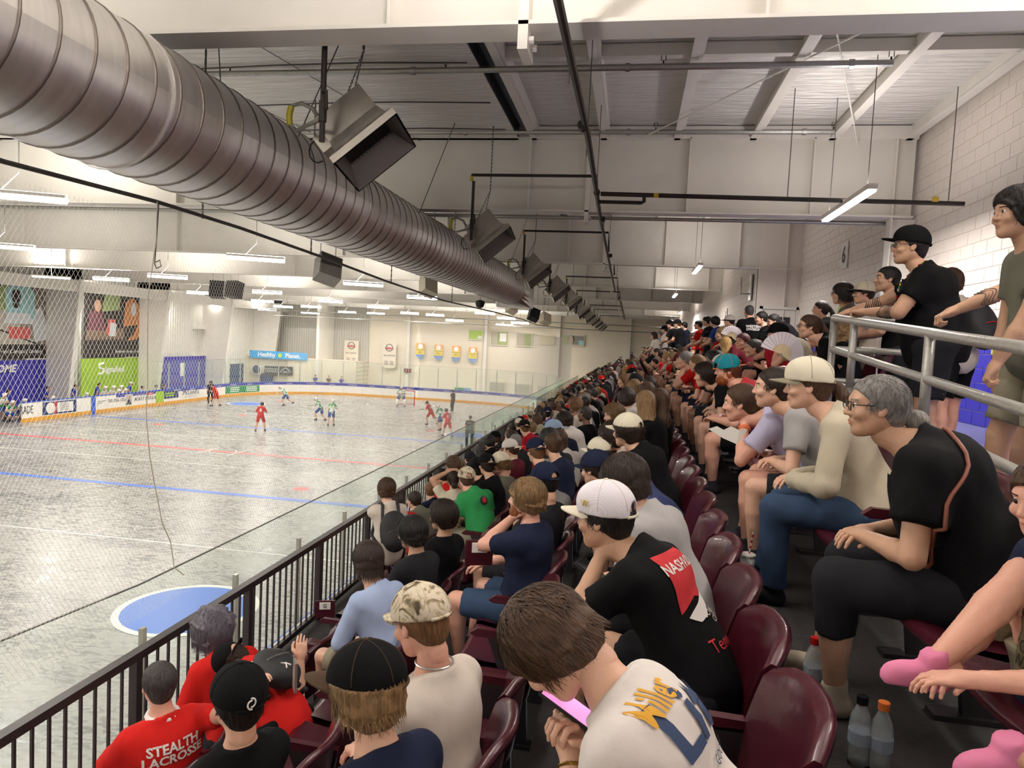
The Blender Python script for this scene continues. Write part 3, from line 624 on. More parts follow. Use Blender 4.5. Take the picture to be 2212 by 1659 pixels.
y0, y1 = bd_y(270), bd_y(286); advert('advert_panel', y0, y1, .02, 1.0, M_whiteP, 'photo advert of a suited man'); advert('advert_panel', y0 + .05, y1 - .05, .3, .98, mat('advert_grey', 'b9b6b0', .6), x=X0 + .008)
mb = MB(); mb.poly([(X0 + .02, y0 + .12, ICE + .32), (X0 + .02, y1 - .12, ICE + .32), (X0 + .02, y1 - .25, ICE + .66), (X0 + .02, y0 + .28, ICE + .66)], (0, 0, 0), (.006, 0, 0)); obj('suit_figure', mb, M_dk, bd)
mb = MB(); mb.lathe([(.1, 0), (.1, .01)], 12, Matrix.Translation((X0 + .02, (y0 + y1) / 2, ICE + .78)) @ Matrix.Rotation(math.pi / 2, 4, 'Y')); obj('suit_head', mb, mat('advert_skin', 'b98a6c', .6), bd)
left_text('lettering', 'ALKET MULLA', (bd_y(296) + bd_y(331)) / 2, ICE + .62, .34, M_dk)
left_text('lettering', 'MORTGAGE', (bd_y(293) + bd_y(314)) / 2, ICE + .88, .16, mat('advert_grey', 'b9b6b0', .6))
advert('advert_panel', bd_y(318), bd_y(331), .82, .98, M_rd); left_text('lettering', 'SMB', (bd_y(318) + bd_y(331)) / 2, ICE + .9, .15, M_wtext, x=X0 + .02)
y0, y1 = bd_y(336), bd_y(385); advert('advert_panel', y0, y0 + (y1 - y0) * .35, .2, 1.0, M_green); advert('advert_panel', y0 + (y1 - y0) * .36, y1, .42, .95, M_navy)
for k in range(2): advert('advert_line', y0 + (y1 - y0) * .42, y0 + (y1 - y0) * .8, .58 + k * .17, .68 + k * .17, M_green, x=X0 + .008)
left_text('lettering', "McLeod's", (bd_y(394) + bd_y(429)) / 2, ICE + .72, .52, mat('advert_slate', '3c4358', .6)); left_text('lettering', 'ECOWATER', (bd_y(394) + bd_y(429)) / 2, ICE + .4, .22, mat('advert_grey', 'b9b6b0', .6), spacing=1.3)
# green advert on the far left corner boards
for i in range(NP):
    a, b = PTS[i], PTS[(i + 1) % NP]
    if a.x < -30 and 53.8 < a.y < 56.2:
        d = (b - a).normalized(); n = Vector((d.y, -d.x)); L = (b - a).length
        F = Matrix(((d.x, n.x, 0, a.x), (d.y, n.y, 0, a.y), (0, 0, 1, ICE), (0, 0, 0, 1)))
        obj('advert_panel', MB().box(-.6, L, -.02, -.008, .28, .84, M=F), M_gn, bd)
        for k in range(3): obj('advert_line', MB().box(.2, L * .7, -.03, -.02, .38 + .15 * k, .45 + .15 * k, M=F), M_wtext, bd)
# small white wording along the blue advert strip
cnt = 0
for i in range(NP):
    a, b = PTS[i], PTS[(i + 1) % NP]; m = (a + b) / 2
    if not (m.y > 46): continue
    d = (b - a).normalized(); n = Vector((d.y, -d.x))
    p = m - n * .014
    text_obj('lettering', ('signafied', '705.930.0375')[i % 2], .15, frame((p.x, p.y, ICE + BH - .1), (-d.x, -d.y, 0)), M_wtext, bd, ext=.001)
# side return of glass near the penalty boxes
rt = empty('glass_return', (0, 25.7, 0)); tag(rt, 'green tinted glass screen turning towards the stand by the timekeeper bench', 'glass')
for k in range(4): obj('glass_pane', MB().box(-5 + k * .42, -5 + k * .42 + .40, 0, .015, -4.7, -2.75), GLASS, rt); obj('glass_post', MB().box(-5 + k * .42 - .02, -5 + k * .42 + .02, .015, .06, -4.7, -3.1), M_steel, rt)
for k in range(14): obj('glass_pane', MB().box(-3.4, -3.385, 26 - 25.7 + k * 1.5, 26 - 25.7 + k * 1.5 + 1.45, -2.76, -2.1), GLASS, rt)
tag(obj('timekeeper_counter', MB().box(-4.85, -3.5, 26.2, 33.5, -3.55, -3.5).box(-4.85, -4.8, 26.2, 33.5, -4.7, -3.5), mat('counter_grey', 'c9ccc8', .3)), 'long pale counter of the timekeeper bench behind the glass', 'counter')
# player bench structure across the rink
tag(obj('players_bench', MB().box(-35.2, -34.8, 25, 44.3, ICE + .42, ICE + .48).box(-35.1, -35.0, 25, 25.1, ICE, ICE + .42).box(-35.1, -35.0, 34, 34.1, ICE, ICE + .42).box(-35.1, -35.0, 44.1, 44.2, ICE, ICE + .42), M_galv), 'long metal bench behind the far boards', 'bench')
# wall panels across the rink
def panel(name, y0, y1, z0, z1, m, lab, cat='panel'):
    q = empty(name, (XL + .32, (y0 + y1) / 2, z0)); tag(q, lab, cat); obj('board', MB().box(0, .05, -(y1 - y0) / 2, (y1 - y0) / 2, 0, z1 - z0), m, q); return q
q = panel('home_bench_panel', 30.2, 40.5, ICE + .3, -2.66, M_purple, 'violet blue wall panel lettered HOME', 'sign')
left_text('lettering', 'HOME', at_x(6, 800, XL + .4).y - 35.35, at_x(20, 797, XL + .4).z - ICE - .3, .62, M_wtext, x=.07, par=q, italic=.25, bold=.02)
q = panel('sponsor_panel', 41.8, 49.2, ICE + .3, -2.66, M_green, 'lime green wall panel with white sponsor wording', 'sign')
left_text('lettering', 'signafied', at_x(246, 798, XL + .4).y - 45.5, at_x(246, 798, XL + .4).z - ICE - .3, .62, M_wtext, x=.07, par=q, bold=.014)
mb = MB(); mb.tube([(.07, y_ + at_x(219, 797, XL + .4).y - 45.5, z_ + at_x(219, 797, XL + .4).z - ICE - .3) for y_, z_ in ((.2, .4), (-.2, .32), (-.18, .08), (.16, -.02), (.1, -.3), (-.25, -.36))], .08, 6); obj('emblem', mb, M_wtext, q)
q = panel('violet_wall_panel', 50.2, 58.1, ICE + .3, -2.66, M_purple, 'plain violet blue wall panel beyond the green one', 'sign')
obj('notice', MB().box(.055, .065, -1.8, -1.25, 1.2, 2.3), M_whiteP, q)
struct(obj('door_2', MB().box(XL + .02, XL + .1, 60.2, 62.4, ICE, ICE + 2.3), M_navy), 'dark blue door in the far left corner')
M_p1 = mat('poster_taupe', '8d857c', .6); M_p2 = mat('poster_black', '2a2425', .6); M_tq = mat('poster_turquoise', '9fd0d4', .6); M_rs = mat('poster_red', 'd0605c', .6)
M_lil = mat('poster_lilac', '9c8fb0', .6); M_ol = mat('poster_olive', '93a56c', .6); M_sand = mat('poster_sand', 'b9b3a8', .6); M_or = mat('poster_orange', 'e8824a', .6); M_cop = mat('poster_copper', 'c9824a', .6); M_sk = mat('poster_skin', 'c39a80', .6); M_pl = mat('poster_plum', '6b3c48', .6); M_pw = mat('poster_white', 'd6dade', .6)
def flat(q, nm, pts, m, d):
    obj(nm, MB().poly([(d, u, v) for u, v in pts], (0, 0, 0), (.006, 0, 0)), m, q)
def ell(cu, cv, a, b, n=20): return [(cu + a * math.cos(2 * math.pi * k / n), cv + b * math.sin(2 * math.pi * k / n)) for k in range(n)]
q = panel('photo_banner', 30.5, 39.3, -2.55, 2.5, M_p1, 'tall photo banner of a surveyor and a turquoise instrument', 'banner')
flat(q, 'caption_band', [(-4.4, 0), (4.4, 0), (4.4, .85), (-4.4, .85)], M_p2, .052)
flat(q, 'print_shape', [(-4.4, .85), (3.2, .85), (-.6, 4.6), (-4.4, 4.6)], M_sand, .052); flat(q, 'print_shape', [(-1.2, 3.4), (.6, 3.9), (1.0, 4.95), (-.6, 4.95)], M_sand, .06)
flat(q, 'print_shape', [(-2.2, 4.1), (.2, 1.9), (3.5, .85), (3.2, .85), (-.1, 1.9)], M_p2, .06)
flat(q, 'print_shape', [(-1.0, 3.9), (-.6, 4.4), (1.2, 4.4), (1.2, 3.0), (-.4, 2.6)], M_ol, .06)
flat(q, 'print_shape', [(1.1, 2.6), (1.0, 4.0), (1.5, 4.5), (2.6, 4.5), (3.1, 4.0), (3.1, 2.4)], M_tq, .066); flat(q, 'print_shape', ell(1.75, 3.75, .33, .42), M_p2, .074); flat(q, 'print_shape', ell(1.75, 3.2, .28, .16), M_p2, .074)
flat(q, 'print_shape', [(.9, 2.1), (1.2, 2.75), (2.7, 2.75), (3.0, 2.1)], M_pw, .074); flat(q, 'print_shape', [(1.3, 1.2), (1.2, 1.9), (2.7, 1.9), (2.8, 1.2)], M_rs, .066); flat(q, 'print_shape', [(3.1, 1.0), (2.8, 2.9), (3.6, 3.2), (4.3, 1.2)], M_pw, .06)
flat(q, 'print_shape', [(-3.2, 3.4), (-2.9, 4.3), (-1.6, 4.3), (-1.2, 3.2)], M_lil, .066); flat(q, 'print_shape', ell(-2.4, 4.6, .34, .42), M_sk, .072); flat(q, 'print_shape', [(-4.4, .9), (-2.9, .9), (-3.1, 2.8), (-4.4, 2.8)], M_or, .06)
left_text('lettering', 'Frost Campus | Lindsay', 2.1, .42, .32, M_wtext, x=.062, par=q)
q = panel('photo_banner', 42.0, 48.4, -2.6, 1.95, M_p2, 'tall dark photo banner of people at a workbench in orange light', 'banner')
flat(q, 'print_shape', [(-3.1, 1.2), (-3.0, 1.9), (.6, 2.1), (.6, 1.3)], mat('poster_brown', '7a6656', .6), .052); flat(q, 'print_shape', [(-2.9, 1.9), (-2.7, 3.2), (-1.6, 3.3), (-1.2, 1.9)], M_pl, .058); flat(q, 'print_shape', ell(-2.0, 3.6, .32, .42), M_sk, .062)
flat(q, 'print_shape', [(-1.6, 3.2), (-1.3, 4.5), (.2, 4.5), (.1, 3.4)], M_ol, .054); flat(q, 'print_shape', [(.5, 2.2), (.7, 4.0), (1.5, 4.4), (2.4, 3.6), (2.7, 2.0), (1.9, 1.3), (.9, 1.2), (1.6, 1.7), (2.0, 2.4)], M_cop, .058)
flat(q, 'print_shape', ell(1.55, 3.5, .28, .5), M_pw, .066); flat(q, 'print_shape', [(-1.2, 1.6), (-1.0, 2.7), (-.3, 2.7), (-.2, 1.6)], M_rs, .062); flat(q, 'print_shape', [(-.9, 1.5), (-.8, 2.5), (-.2, 2.4), (-.3, 1.5)], M_pw, .068)
left_text('lettering', 'Sutherland Campus, Peterborough', 1.4, .4, .24, M_wtext, x=.062, par=q)
# far wall signs, banners and windows
def fpt(px, py, y=YF - .08): return at_y(px, py, y)
def fpanel(name, px0, py0, px1, py1, m, lab, cat, y=YF - .08, th=.06):
    a = fpt(px0, py0, y); b = fpt(px1, py1, y); q = empty(name, ((a.x + b.x) / 2, y, min(a.z, b.z))); tag(q, lab, cat)
    w, h = abs(b.x - a.x), abs(b.z - a.z); obj('board', MB().box(-w / 2, w / 2, -th, 0, 0, h), m, q); return q, w, h
def ftext(s, u, v, size, m, q, d=-.07, **k): return text_obj('lettering', s, size, frame((u, d, v), (1, 0, 0)), m, q, **k)
q, w, h = fpanel('sky_blue_sign', 540, 756, 663, 779, mat('sky_blue_sign', '35a4e4', .5), 'long sky blue sign with white and green wording', 'sign', y=62.7)
ftext('Healthy', -w * .2, h * .5, h * .82, M_wtext, q, bold=.015); ftext('Planet.', w * .26, h * .5, h * .82, M_wtext, q, bold=.015); obj('leaf_emblem', MB().lathe([(h * .28, 0), (h * .28, .02)], 20, Matrix.Translation((w * .035, -.07, h * .5)) @ Matrix.Rotation(math.pi / 2, 4, 'X')), mat('sign_lime', 'b8dc3c', .5), q)
q, w, h = fpanel('club_sign', 545, 789, 564, 809, M_whiteP, 'white sign with a dark club badge', 'sign', y=62.7); obj('badge', MB().lathe([(w * .42, 0), (w * .42, .02)], 18, Matrix.Translation((0, -.07, h * .58)) @ Matrix.Rotation(math.pi / 2, 4, 'X')), M_navy, q); ftext('Lakers', 0, h * .25, h * .4, M_dk, q, d=-.1)
q, w, h = fpanel('dark_sign', 572, 790, 601, 811, M_dk, 'dark sign with pale capitals, left of its twin', 'sign', y=62.7); ftext('ADVANCED\nCLEANING', 0, h * .55, h * .3, M_wtext, q)
q, w, h = fpanel('dark_sign', 603, 791, 632, 811, M_dk, 'dark sign with a pale house outline, right of its twin', 'sign', y=62.7); ftext('21 REALTY', 0, h * .35, h * .3, M_wtext, q); obj('roof_outline', MB().tube([(-w * .3, -.07, h * .55), (0, -.07, h * .85), (w * .3, -.07, h * .55)], .03, 5), M_wtext, q)
struct(fpanel('door_3', 563, 806, 589, 832, M_navy, None, None, y=62.75)[0], 'dark blue double door below the signs')
M_ban = mat('banner_cream', 'e6dccb', .7); M_oran = mat('pennant_orange', 'ef9a3a', .6); M_pyel = mat('pennant_yellow', 'edd23c', .6); M_pbl = mat('pennant_blue', '6d90c4', .6)
for i, (px0, py0, px1, py1) in enumerate(((744, 735, 773, 790), (827, 739, 854, 797))):
    a = fpt(px0, py0, YF - .4); b = fpt(px1, py1, YF - .4); w = b.x - a.x; h = a.z - b.z; q = empty('championship_banner', ((a.x + b.x) / 2, YF - .4, b.z)); tag(q, 'long cream banner with a red ribbon badge, %s of two' % ('left', 'right')[i], 'banner')
    obj('cloth', MB().poly([(-w / 2, 0, h), (-w / 2, 0, .25), (-w * .3, 0, .05), (0, 0, 0), (w * .3, 0, .05), (w / 2, 0, .25), (w / 2, 0, h)], (0, 0, 0), (0, .03, 0)), M_ban, q)
    obj('badge_ring', MB().tube([(.34 * math.cos(t), -.02, h * .8 + .34 * math.sin(t)) for t in [2 * math.pi * k / 18 for k in range(18)]], .04, 5, closed=True), M_dk, q)
    obj('ribbon', MB().box(-.42, .42, -.04, -.01, h * .74, h * .80), M_rd, q); ftext('2023', 0, h * .8, .2, M_rd, q, d=-.03); ftext('MSL LEAGUE', 0, h * .5, .2, M_dk, q, d=-.02)
    for k in range(5): 
        for u in (-.28, .28): obj('name_line', MB().box(u - .18, u + .18, -.015, -.005, .35 + k * .09, .38 + k * .09), M_dk, q)
for i, px in enumerate((908, 947, 985, 1021)):
    a = fpt(px - 8, 741 + i * 3, YF - .3); b = fpt(px + 8, 778 + i * 3, YF - .3); w = b.x - a.x; h = a.z - b.z; q = empty('championship_pennant', ((a.x + b.x) / 2, YF - .3, b.z)); tag(q, 'orange yellow and blue pennant, %s of four' % ('leftmost', 'second from left', 'third from left', 'rightmost')[i], 'pennant')
    obj('orange_field', MB().box(-w / 2, w / 2, 0, .03, h * .72, h), M_oran, q); obj('yellow_field', MB().box(-w / 2, w / 2, 0, .03, h * .34, h * .72), M_pyel, q)
    obj('blue_tip', MB().poly([(-w / 2, 0, h * .34), (-w / 2, 0, h * .24), (0, 0, 0), (w / 2, 0, h * .24), (w / 2, 0, h * .34)], (0, 0, 0), (0, .03, 0)), M_pbl, q)
    obj('round_badge', MB().lathe([(w * .3, 0), (w * .3, .02)], 14, Matrix.Translation((0, -.01, h * .82)) @ Matrix.Rotation(math.pi / 2, 4, 'X')), M_wtext, q)
    ftext('CHAMPIONS', 0, h * .6, .15, M_navy, q, d=-.01); ftext('20%d' % (12 + i), 0, h * .46, .2, M_navy, q, d=-.01)
M_win = mat('far_window_glass', '77786f', .1)
wins = [(1012, 711, 1044, 736, 'lime'), (1060, 714, 1098, 748, 'poster'), (1115, 718, 1150, 750, 'dim'), (1165, 722, 1198, 746, 'pale'), (1216, 722, 1262, 748, 'screen'), (1057, 823, 1092, 849, 'low'), (1111, 827, 1145, 852, 'low2'), (1160, 832, 1185, 854, 'low3')]
for i, (a0, b0, a1, b1, k) in enumerate(wins):
    q, w, h = fpanel('window_%d' % (i + 1), a0, b0, a1, b1, mat('window_frame_cream', 'd9d1bd', .5), None, None); struct(q, {'lime': 'upper far window with a lime green wall behind', 'poster': 'upper far window with a white notice', 'dim': 'dim upper far window', 'pale': 'pale upper far window', 'screen': 'upper far window showing a screen with a face', 'low': 'left low viewing window behind the glass', 'low2': 'middle low viewing window', 'low3': 'right low viewing window'}[k])
    M_olv = mat('interior_olive', '8a9a4c', .6); M_tp = mat('interior_taupe', 'a99f8b', .5)
    obj('pane', MB().box(-w / 2 + .1, w / 2 - .1, -.08, -.062, .1, h - .1), {'lime': M_green, 'poster': M_olv, 'dim': M_tp, 'pale': mat('interior_pale', 'd8cfa4', .6), 'screen': mat('interior_grey', '8b8f88', .5)}.get(k, mat('mesh_grey_glass', 'a9a594', .4)), q)
    if k == 'lime': obj('interior_chair', MB().box(w * .15, w * .4, -.09, -.08, .15, h * .45), M_pw, q)
    if k == 'poster': obj('notice', MB().box(w * .02, w * .38, -.1, -.08, h * .3, h * .85), M_whiteP, q); obj('interior_post', MB().box(-w * .4, -w * .1, -.09, -.08, .1, h - .1), M_tp, q)
    if k == 'dim': obj('interior_wall', MB().box(0, w * .4, -.09, -.08, .1, h - .1), M_olv, q)
    if k == 'screen':
        obj('lime_part', MB().box(-w * .46, -w * .3, -.09, -.08, .1, h - .1), M_green, q); obj('face', MB().poly([(u, -.1, v) for u, v in ell(-w * .12, h * .5, w * .12, h * .4)], (0, 0, 0), (0, .01, 0)), M_sk, q)
        obj('screen_hair', MB().poly([(u, -.09, v) for u, v in ell(-w * .12, h * .55, w * .16, h * .42)], (0, 0, 0), (0, .01, 0)), M_p2, q); obj('bright_sky', MB().box(w * .25, w * .45, -.09, -.08, h * .1, h * .5), M_tq, q)
q, w, h = fpanel('score_clock', 873, 796, 888, 805, M_black, 'small black clock with red digits on the far wall', 'clock', y=YF - .4); ftext('1 3', 0, h / 2, h * .9, mat('red_digits', (1, .08, .08), .5, emit=2), q)
q, w, h = fpanel('exit_sign', 1228, 819, 1239, 828, M_whiteP, 'small white exit sign with red figure near the crowd', 'sign'); ftext('EXIT', 0, h / 2, h * .6, M_rd, q)
tag(obj('wall_flag', MB().box(0, .9, -.02, 0, -.2, .24), M_gn, loc=fpt(982, 842)), 'small green sheet low on the far wall', 'sheet'); tag(obj('wall_flag', MB().box(.08, .85, -.02, 0, -.2, .24), mat('sheet_blue', '7aa6d4', .6), loc=fpt(999, 843)), 'small pale blue sheet low on the far wall', 'sheet')
# number plates and brackets on the right wall
q = empty('number_plate', (4.78, 4.8 / .274, 2.35)); tag(q, 'white wall plate reading 6', 'sign'); obj('plate', MB().box(-.02, 0, -.25, .25, -.3, .3), M_whiteP, q); text_obj('lettering', '6', .55, frame((-.03, 0, 0), (0, -1, 0)), M_black, q)
q = empty('number_plate', (3.58, 28.5, 1.35)); tag(q, 'smaller white wall plate reading 5, farther along', 'sign'); obj('plate', MB().box(-.02, 0, -.25, .25, -.3, .3), M_whiteP, q); text_obj('lettering', '5', .5, frame((-.03, 0, 0), (0, -1, 0)), M_black, q)
q = empty('wall_bracket', (3.55, 22.8, 2.0)); tag(q, 'steel bracket high on the corner by the door', 'bracket'); obj('bracket_plate', MB().box(-.03, 0, -.2, .2, -.4, .4), M_steel, q); obj('bracket_arm', MB().tube([(0, 0, -.2), (-.3, 0, -.2), (-.3, 0, .3)], .03, 6), M_steel, q)
q = empty('wall_bottle_art', (4.78, 17.6, .55)); tag(q, 'lime green painted figure beside small grey lettering', 'sign'); obj('green_shape', MB().poly([(0, .15, 0), (0, -.2, 0), (0, -.17, .5), (0, -.06, .75), (0, -.03, 1.1), (0, .03, 1.1), (0, .06, .75), (0, .15, .5)], (0, 0, 0), (-.01, 0, 0)), M_lime, q); text_obj('lettering', 'WSP', .32, frame((-.02, -1.0, .35), (0, -1, 0)), M_dk, q)
# glass guard along the inner right wall
q = empty('guard_screen', (3.45, 0, 0)); tag(q, 'grey framed glass guard along the inner right wall', 'screen')
for k in range(16): 
    y = 22.2 + k * 1.25; obj('pane', MB().box(-.02, 0, y, y + 1.2, FZ + .1, .95), mat('guard_glass', '9a9c98', .15) if k != 5 else M_navyP, q); obj('mullion', MB().box(-.05, .02, y - .03, y + .02, FZ, 1.0), M_steel, q)
obj('top_rail', MB().box(-.05, .03, 22.2, 42.3, .95, 1.02), M_white, q)
# goal
def goal(y, s, lab):
    q = empty('lacrosse_goal', (-18.4 + (.25 if s > 0 else 0), y, ICE)); tag(q, lab, 'goal')
    obj('post', MB().tube([(-.7, 0, 0), (-.7, 0, 1.22)], .04, 8), M_rd, q); obj('post', MB().tube([(.7, 0, 0), (.7, 0, 1.22)], .04, 8), M_rd, q); obj('crossbar', MB().tube([(-.7, 0, 1.22), (.7, 0, 1.22)], .04, 8), M_rd, q)
    obj('back_frame', MB().tube([(-.7, 0, .03), (-.4, s * 1.0, .03), (.4, s * 1.0, .03), (.7, 0, .03)], .025, 6), M_rd, q)
    n = MB()
    for k in range(9):
        u = -.7 + 1.4 * k / 8; n.tube([(u, 0, 1.2), (u * .6, s * 1.0, .05)], .006, 4)
    for k in range(8):
        t = k / 8; n.tube([(-.7 + .28 * t, s * t, 1.2 - 1.15 * t), (.7 - .28 * t, s * t, 1.2 - 1.15 * t)], .006, 4)
    for side in (-1, 1):
        for k in range(6): n.tube([(side * .7, 0, 1.2 * k / 6), (side * (.7 - .3 * (1 - k / 6)), s * (1 - k / 6), .05 + .0 * k)], .006, 4)
    o = obj('netting', n, M_net, q); o['kind'] = 'stuff'
goal(55.6, 1, 'red framed lacrosse goal with white net in the far crease')
# ---------------------------------------------------------------- front railing of the stand
fr = empty('front_railing', (-3.2, 0, row_z(-3))); tag(fr, 'dark metal railing with upright bars along the front of the stand', 'railing')
YE = 19.8
obj('top_rail', MB().box(-.03, .03, -2, YE, .84, .885), M_rail, fr); obj('top_rail', MB().box(-.035, .035, -2, YE, .885, .90), M_rail, fr)
obj('bottom_rail', MB().box(-.02, .02, -2, YE, .05, .09), M_rail, fr)
for k in range(15): obj('post', MB().box(-.03, .03, -.03 + .35 + 1.42 * k - .45, .03 + .35 + 1.42 * k - .45, -.3, .84), M_rail, fr)
barm = MB().box(-.008, .008, -.008, .008, .09, .84).mesh('bar'); barm.materials.append(M_rail)
for k in range(int((YE + 1.5) / .118)):
    link('bar', barm, None, fr, (0, -1.4 + .118 * k, 0))
obj('glass_end', MB().box(-.02, .02, YE, YE + .9, .1, .9), mat('grey_panel', '9a98a0', .4), fr)
# grey galvanised railing at the concourse edge
gr = empty('concourse_railing', (RAILX, 0, 0)); tag(gr, 'thick galvanised tube railing the standing men lean on', 'railing')
def rz(y, o): return o + .084 * y
TT, MM, LL = -.20, -.455, -.715
M_tube = mat('galvanised_tube', 'b5b3ac', .42, .55, bump=.2, scale=40, var=.1)
for nm, o_ in (('top_rail', TT), ('middle_rail', MM), ('lower_rail', LL)): obj(nm, MB().tube([(0, .7, rz(.7, o_)), (0, 6.1, rz(6.1, o_))], .030 if o_ == TT else .027, 14), M_tube, gr, smooth=True)
for y in (1.6, 4.2, 5.56, 6.1): obj('post', MB().tube([(0, y, rz(y, TT)), (0, y, FZ - .2 if y in (1.6, 6.1) else rz(y, LL))], .028, 14), M_tube, gr, smooth=True)
for o_ in (TT, MM, LL): obj('return_rail', MB().tube([(0, 6.1, rz(6.1, o_)), (.65, 6.2, rz(6.1, o_) + .0), (.7, 6.2, rz(6.1, o_) - .1)], .027, 12), M_tube, gr, smooth=True)
obj('hook', MB().tube([(.0, 5.0, rz(5, MM) - .02), (.0, 5.0, rz(5, MM) - .12), (.0, 4.95, rz(5, MM) - .14)], .006, 6), M_steel, gr)
g2 = empty('far_concourse_railing', (2.52, 0, FZ)); tag(g2, 'galvanised tube railing along the rear walkway farther off', 'railing')
for z in (.5, 1.02): obj('rail', MB().tube([(0, 9.5, z), (0, 60, z)], .025, 10), M_tube, g2, smooth=True)
for k in range(26): obj('post', MB().tube([(0, 9.5 + 2 * k, 0), (0, 9.5 + 2 * k, 1.02)], .025, 8), M_tube, g2)
# ================================================================ PERSON ENGINE (smooth implicit bodies meshed with surface nets)
BIG = 1.0
def rcone(P, a, b, ra, rb):
    a = np.array(a, float); b = np.array(b, float); d = b - a; L2 = max(d @ d, 1e-9)
    t = np.clip(((P - a) @ d) / L2, 0, 1); return np.linalg.norm(P - a - t[..., None] * d, axis=-1) - (ra + (rb - ra) * t)
def ellip(P, c, r, R=None):
    q = P - np.array(c, float)
    if R is not None: q = q @ R          # columns of R = axes
    r = np.array(r, float); k0 = np.linalg.norm(q / r, axis=-1); k1 = np.linalg.norm(q / (r * r), axis=-1) + 1e-9
    return k0 * (k0 - 1) / k1
def smin(a, b, k):
    h = np.maximum(k - np.abs(a - b), 0) / k; return np.minimum(a, b) - h * h * k * .25
class Field:
    def __init__(s, lo, hi, res):
        s.lo = np.array(lo, float); s.res = res; n = np.ceil((np.array(hi, float) - s.lo) / res).astype(int) + 1; s.n = n
        s.F = np.full(n, BIG, np.float32)
    def sub(s, lo, hi):
        i0 = np.clip(np.floor((np.array(lo) - s.lo) / s.res).astype(int), 0, s.n - 1); i1 = np.clip(np.ceil((np.array(hi) - s.lo) / s.res).astype(int) + 1, 1, s.n)
        if (i1 <= i0).any(): return None, None
        ax = [s.lo[k] + s.res * np.arange(i0[k], i1[k]) for k in range(3)]
        P = np.stack(np.meshgrid(*ax, indexing='ij'), -1); return tuple(slice(i0[k], i1[k]) for k in range(3)), P
    def put(s, lo, hi, fn, k, mode='u'):
        m = k + 2.5 * s.res; sl, P = s.sub(np.array(lo) - m, np.array(hi) + m)
        if sl is None: return
        d = fn(P).astype(np.float32)
        s.F[sl] = smin(s.F[sl], d, k) if mode == 'u' else -smin(-s.F[sl], d, k)
    def cone(s, a, b, ra, rb, k=.02, mode='u'):
        a = np.array(a, float); b = np.array(b, float); r = max(ra, rb); s.put(np.minimum(a, b) - r, np.maximum(a, b) + r, lambda P: rcone(P, a, b, ra, rb), k, mode)
    def ell(s, c, r, R=None, k=.02, mode='u'):
        m = max(r) if R is not None else np.array(r); s.put(np.array(c) - m, np.array(c) + m, lambda P: ellip(P, c, r, R), k, mode)
    def cut(s, fn):
        sl, P = s.sub(s.lo, s.lo + s.res * s.n); s.F = np.maximum(s.F, fn(P).astype(np.float32))
    def noise(s, amp, freq, seed=0, band=.05):
        ii = np.where(np.abs(s.F) < band); P = s.lo + s.res * np.stack(ii, -1); r = np.random.RandomState(seed); v = 0
        for o in range(3):
            f = freq * 1.9 ** o; w = r.rand(3, 3) * 6; D = r.randn(3, 3)
            q = P @ (D * f * .6) + w[0]; v = v + amp / 1.6 ** o * np.sin(q[:, 0] + 1.3 * np.sin(q[:, 1] + w[1, 0])) * np.cos(q[:, 2])
        s.F[ii] += v
    def mesh(s):
        F = s.F; sg = F < 0; n = F.shape
        c = [sg[i:n[0] - 1 + i, j:n[1] - 1 + j, k:n[2] - 1 + k] for i in (0, 1) for j in (0, 1) for k in (0, 1)]
        cnt = sum(x.astype(np.int8) for x in c); act = (cnt > 0) & (cnt < 8); idx = np.full(act.shape, -1, np.int64); A = np.argwhere(act); idx[act] = np.arange(len(A))
        if len(A) == 0: return np.zeros((0, 3)), np.zeros((0, 4), int)
        acc = np.zeros((len(A), 3)); num = np.zeros(len(A)); offs = [(i, j, k) for i in (0, 1) for j in (0, 1) for k in (0, 1)]
        for p, o in enumerate(offs):
            for q, o2 in enumerate(offs):
                if q <= p or sum(abs(x - y) for x, y in zip(o, o2)) != 1: continue
                va = F[A[:, 0] + o[0], A[:, 1] + o[1], A[:, 2] + o[2]]; vb = F[A[:, 0] + o2[0], A[:, 1] + o2[1], A[:, 2] + o2[2]]
                m = (va < 0) != (vb < 0); t = np.where(m, va / np.where(m, va - vb, 1), 0)[:, None]
                acc += np.where(m[:, None], np.array(o) + t * (np.array(o2) - np.array(o)), 0); num += m
        V = s.lo + s.res * (A + acc / num[:, None]); Q = []
        for ax in range(3):
            u, v = (ax + 1) % 3, (ax + 2) % 3; sl0 = [slice(None)] * 3; sl1 = [slice(None)] * 3; sl0[ax] = slice(0, n[ax] - 1); sl1[ax] = slice(1, n[ax])
            a, b = sg[tuple(sl0)], sg[tuple(sl1)]; E = np.argwhere(a != b); 
            E = E[(E[:, u] > 0) & (E[:, v] > 0) & (E[:, u] < n[u] - 1) & (E[:, v] < n[v] - 1)]
            if len(E) == 0: continue
            fl = a[tuple(E.T)]
            def cell(du, dv):
                X = E.copy(); X[:, u] -= du; X[:, v] -= dv; return idx[tuple(X.T)]
            q = np.stack([cell(1, 1), cell(0, 1), cell(0, 0), cell(1, 0)], -1); q[~fl] = q[~fl][:, ::-1]; Q.append(q)
        Q = np.concatenate(Q) if Q else np.zeros((0, 4), int); Q = Q[(Q >= 0).all(1)]
        return V, Q
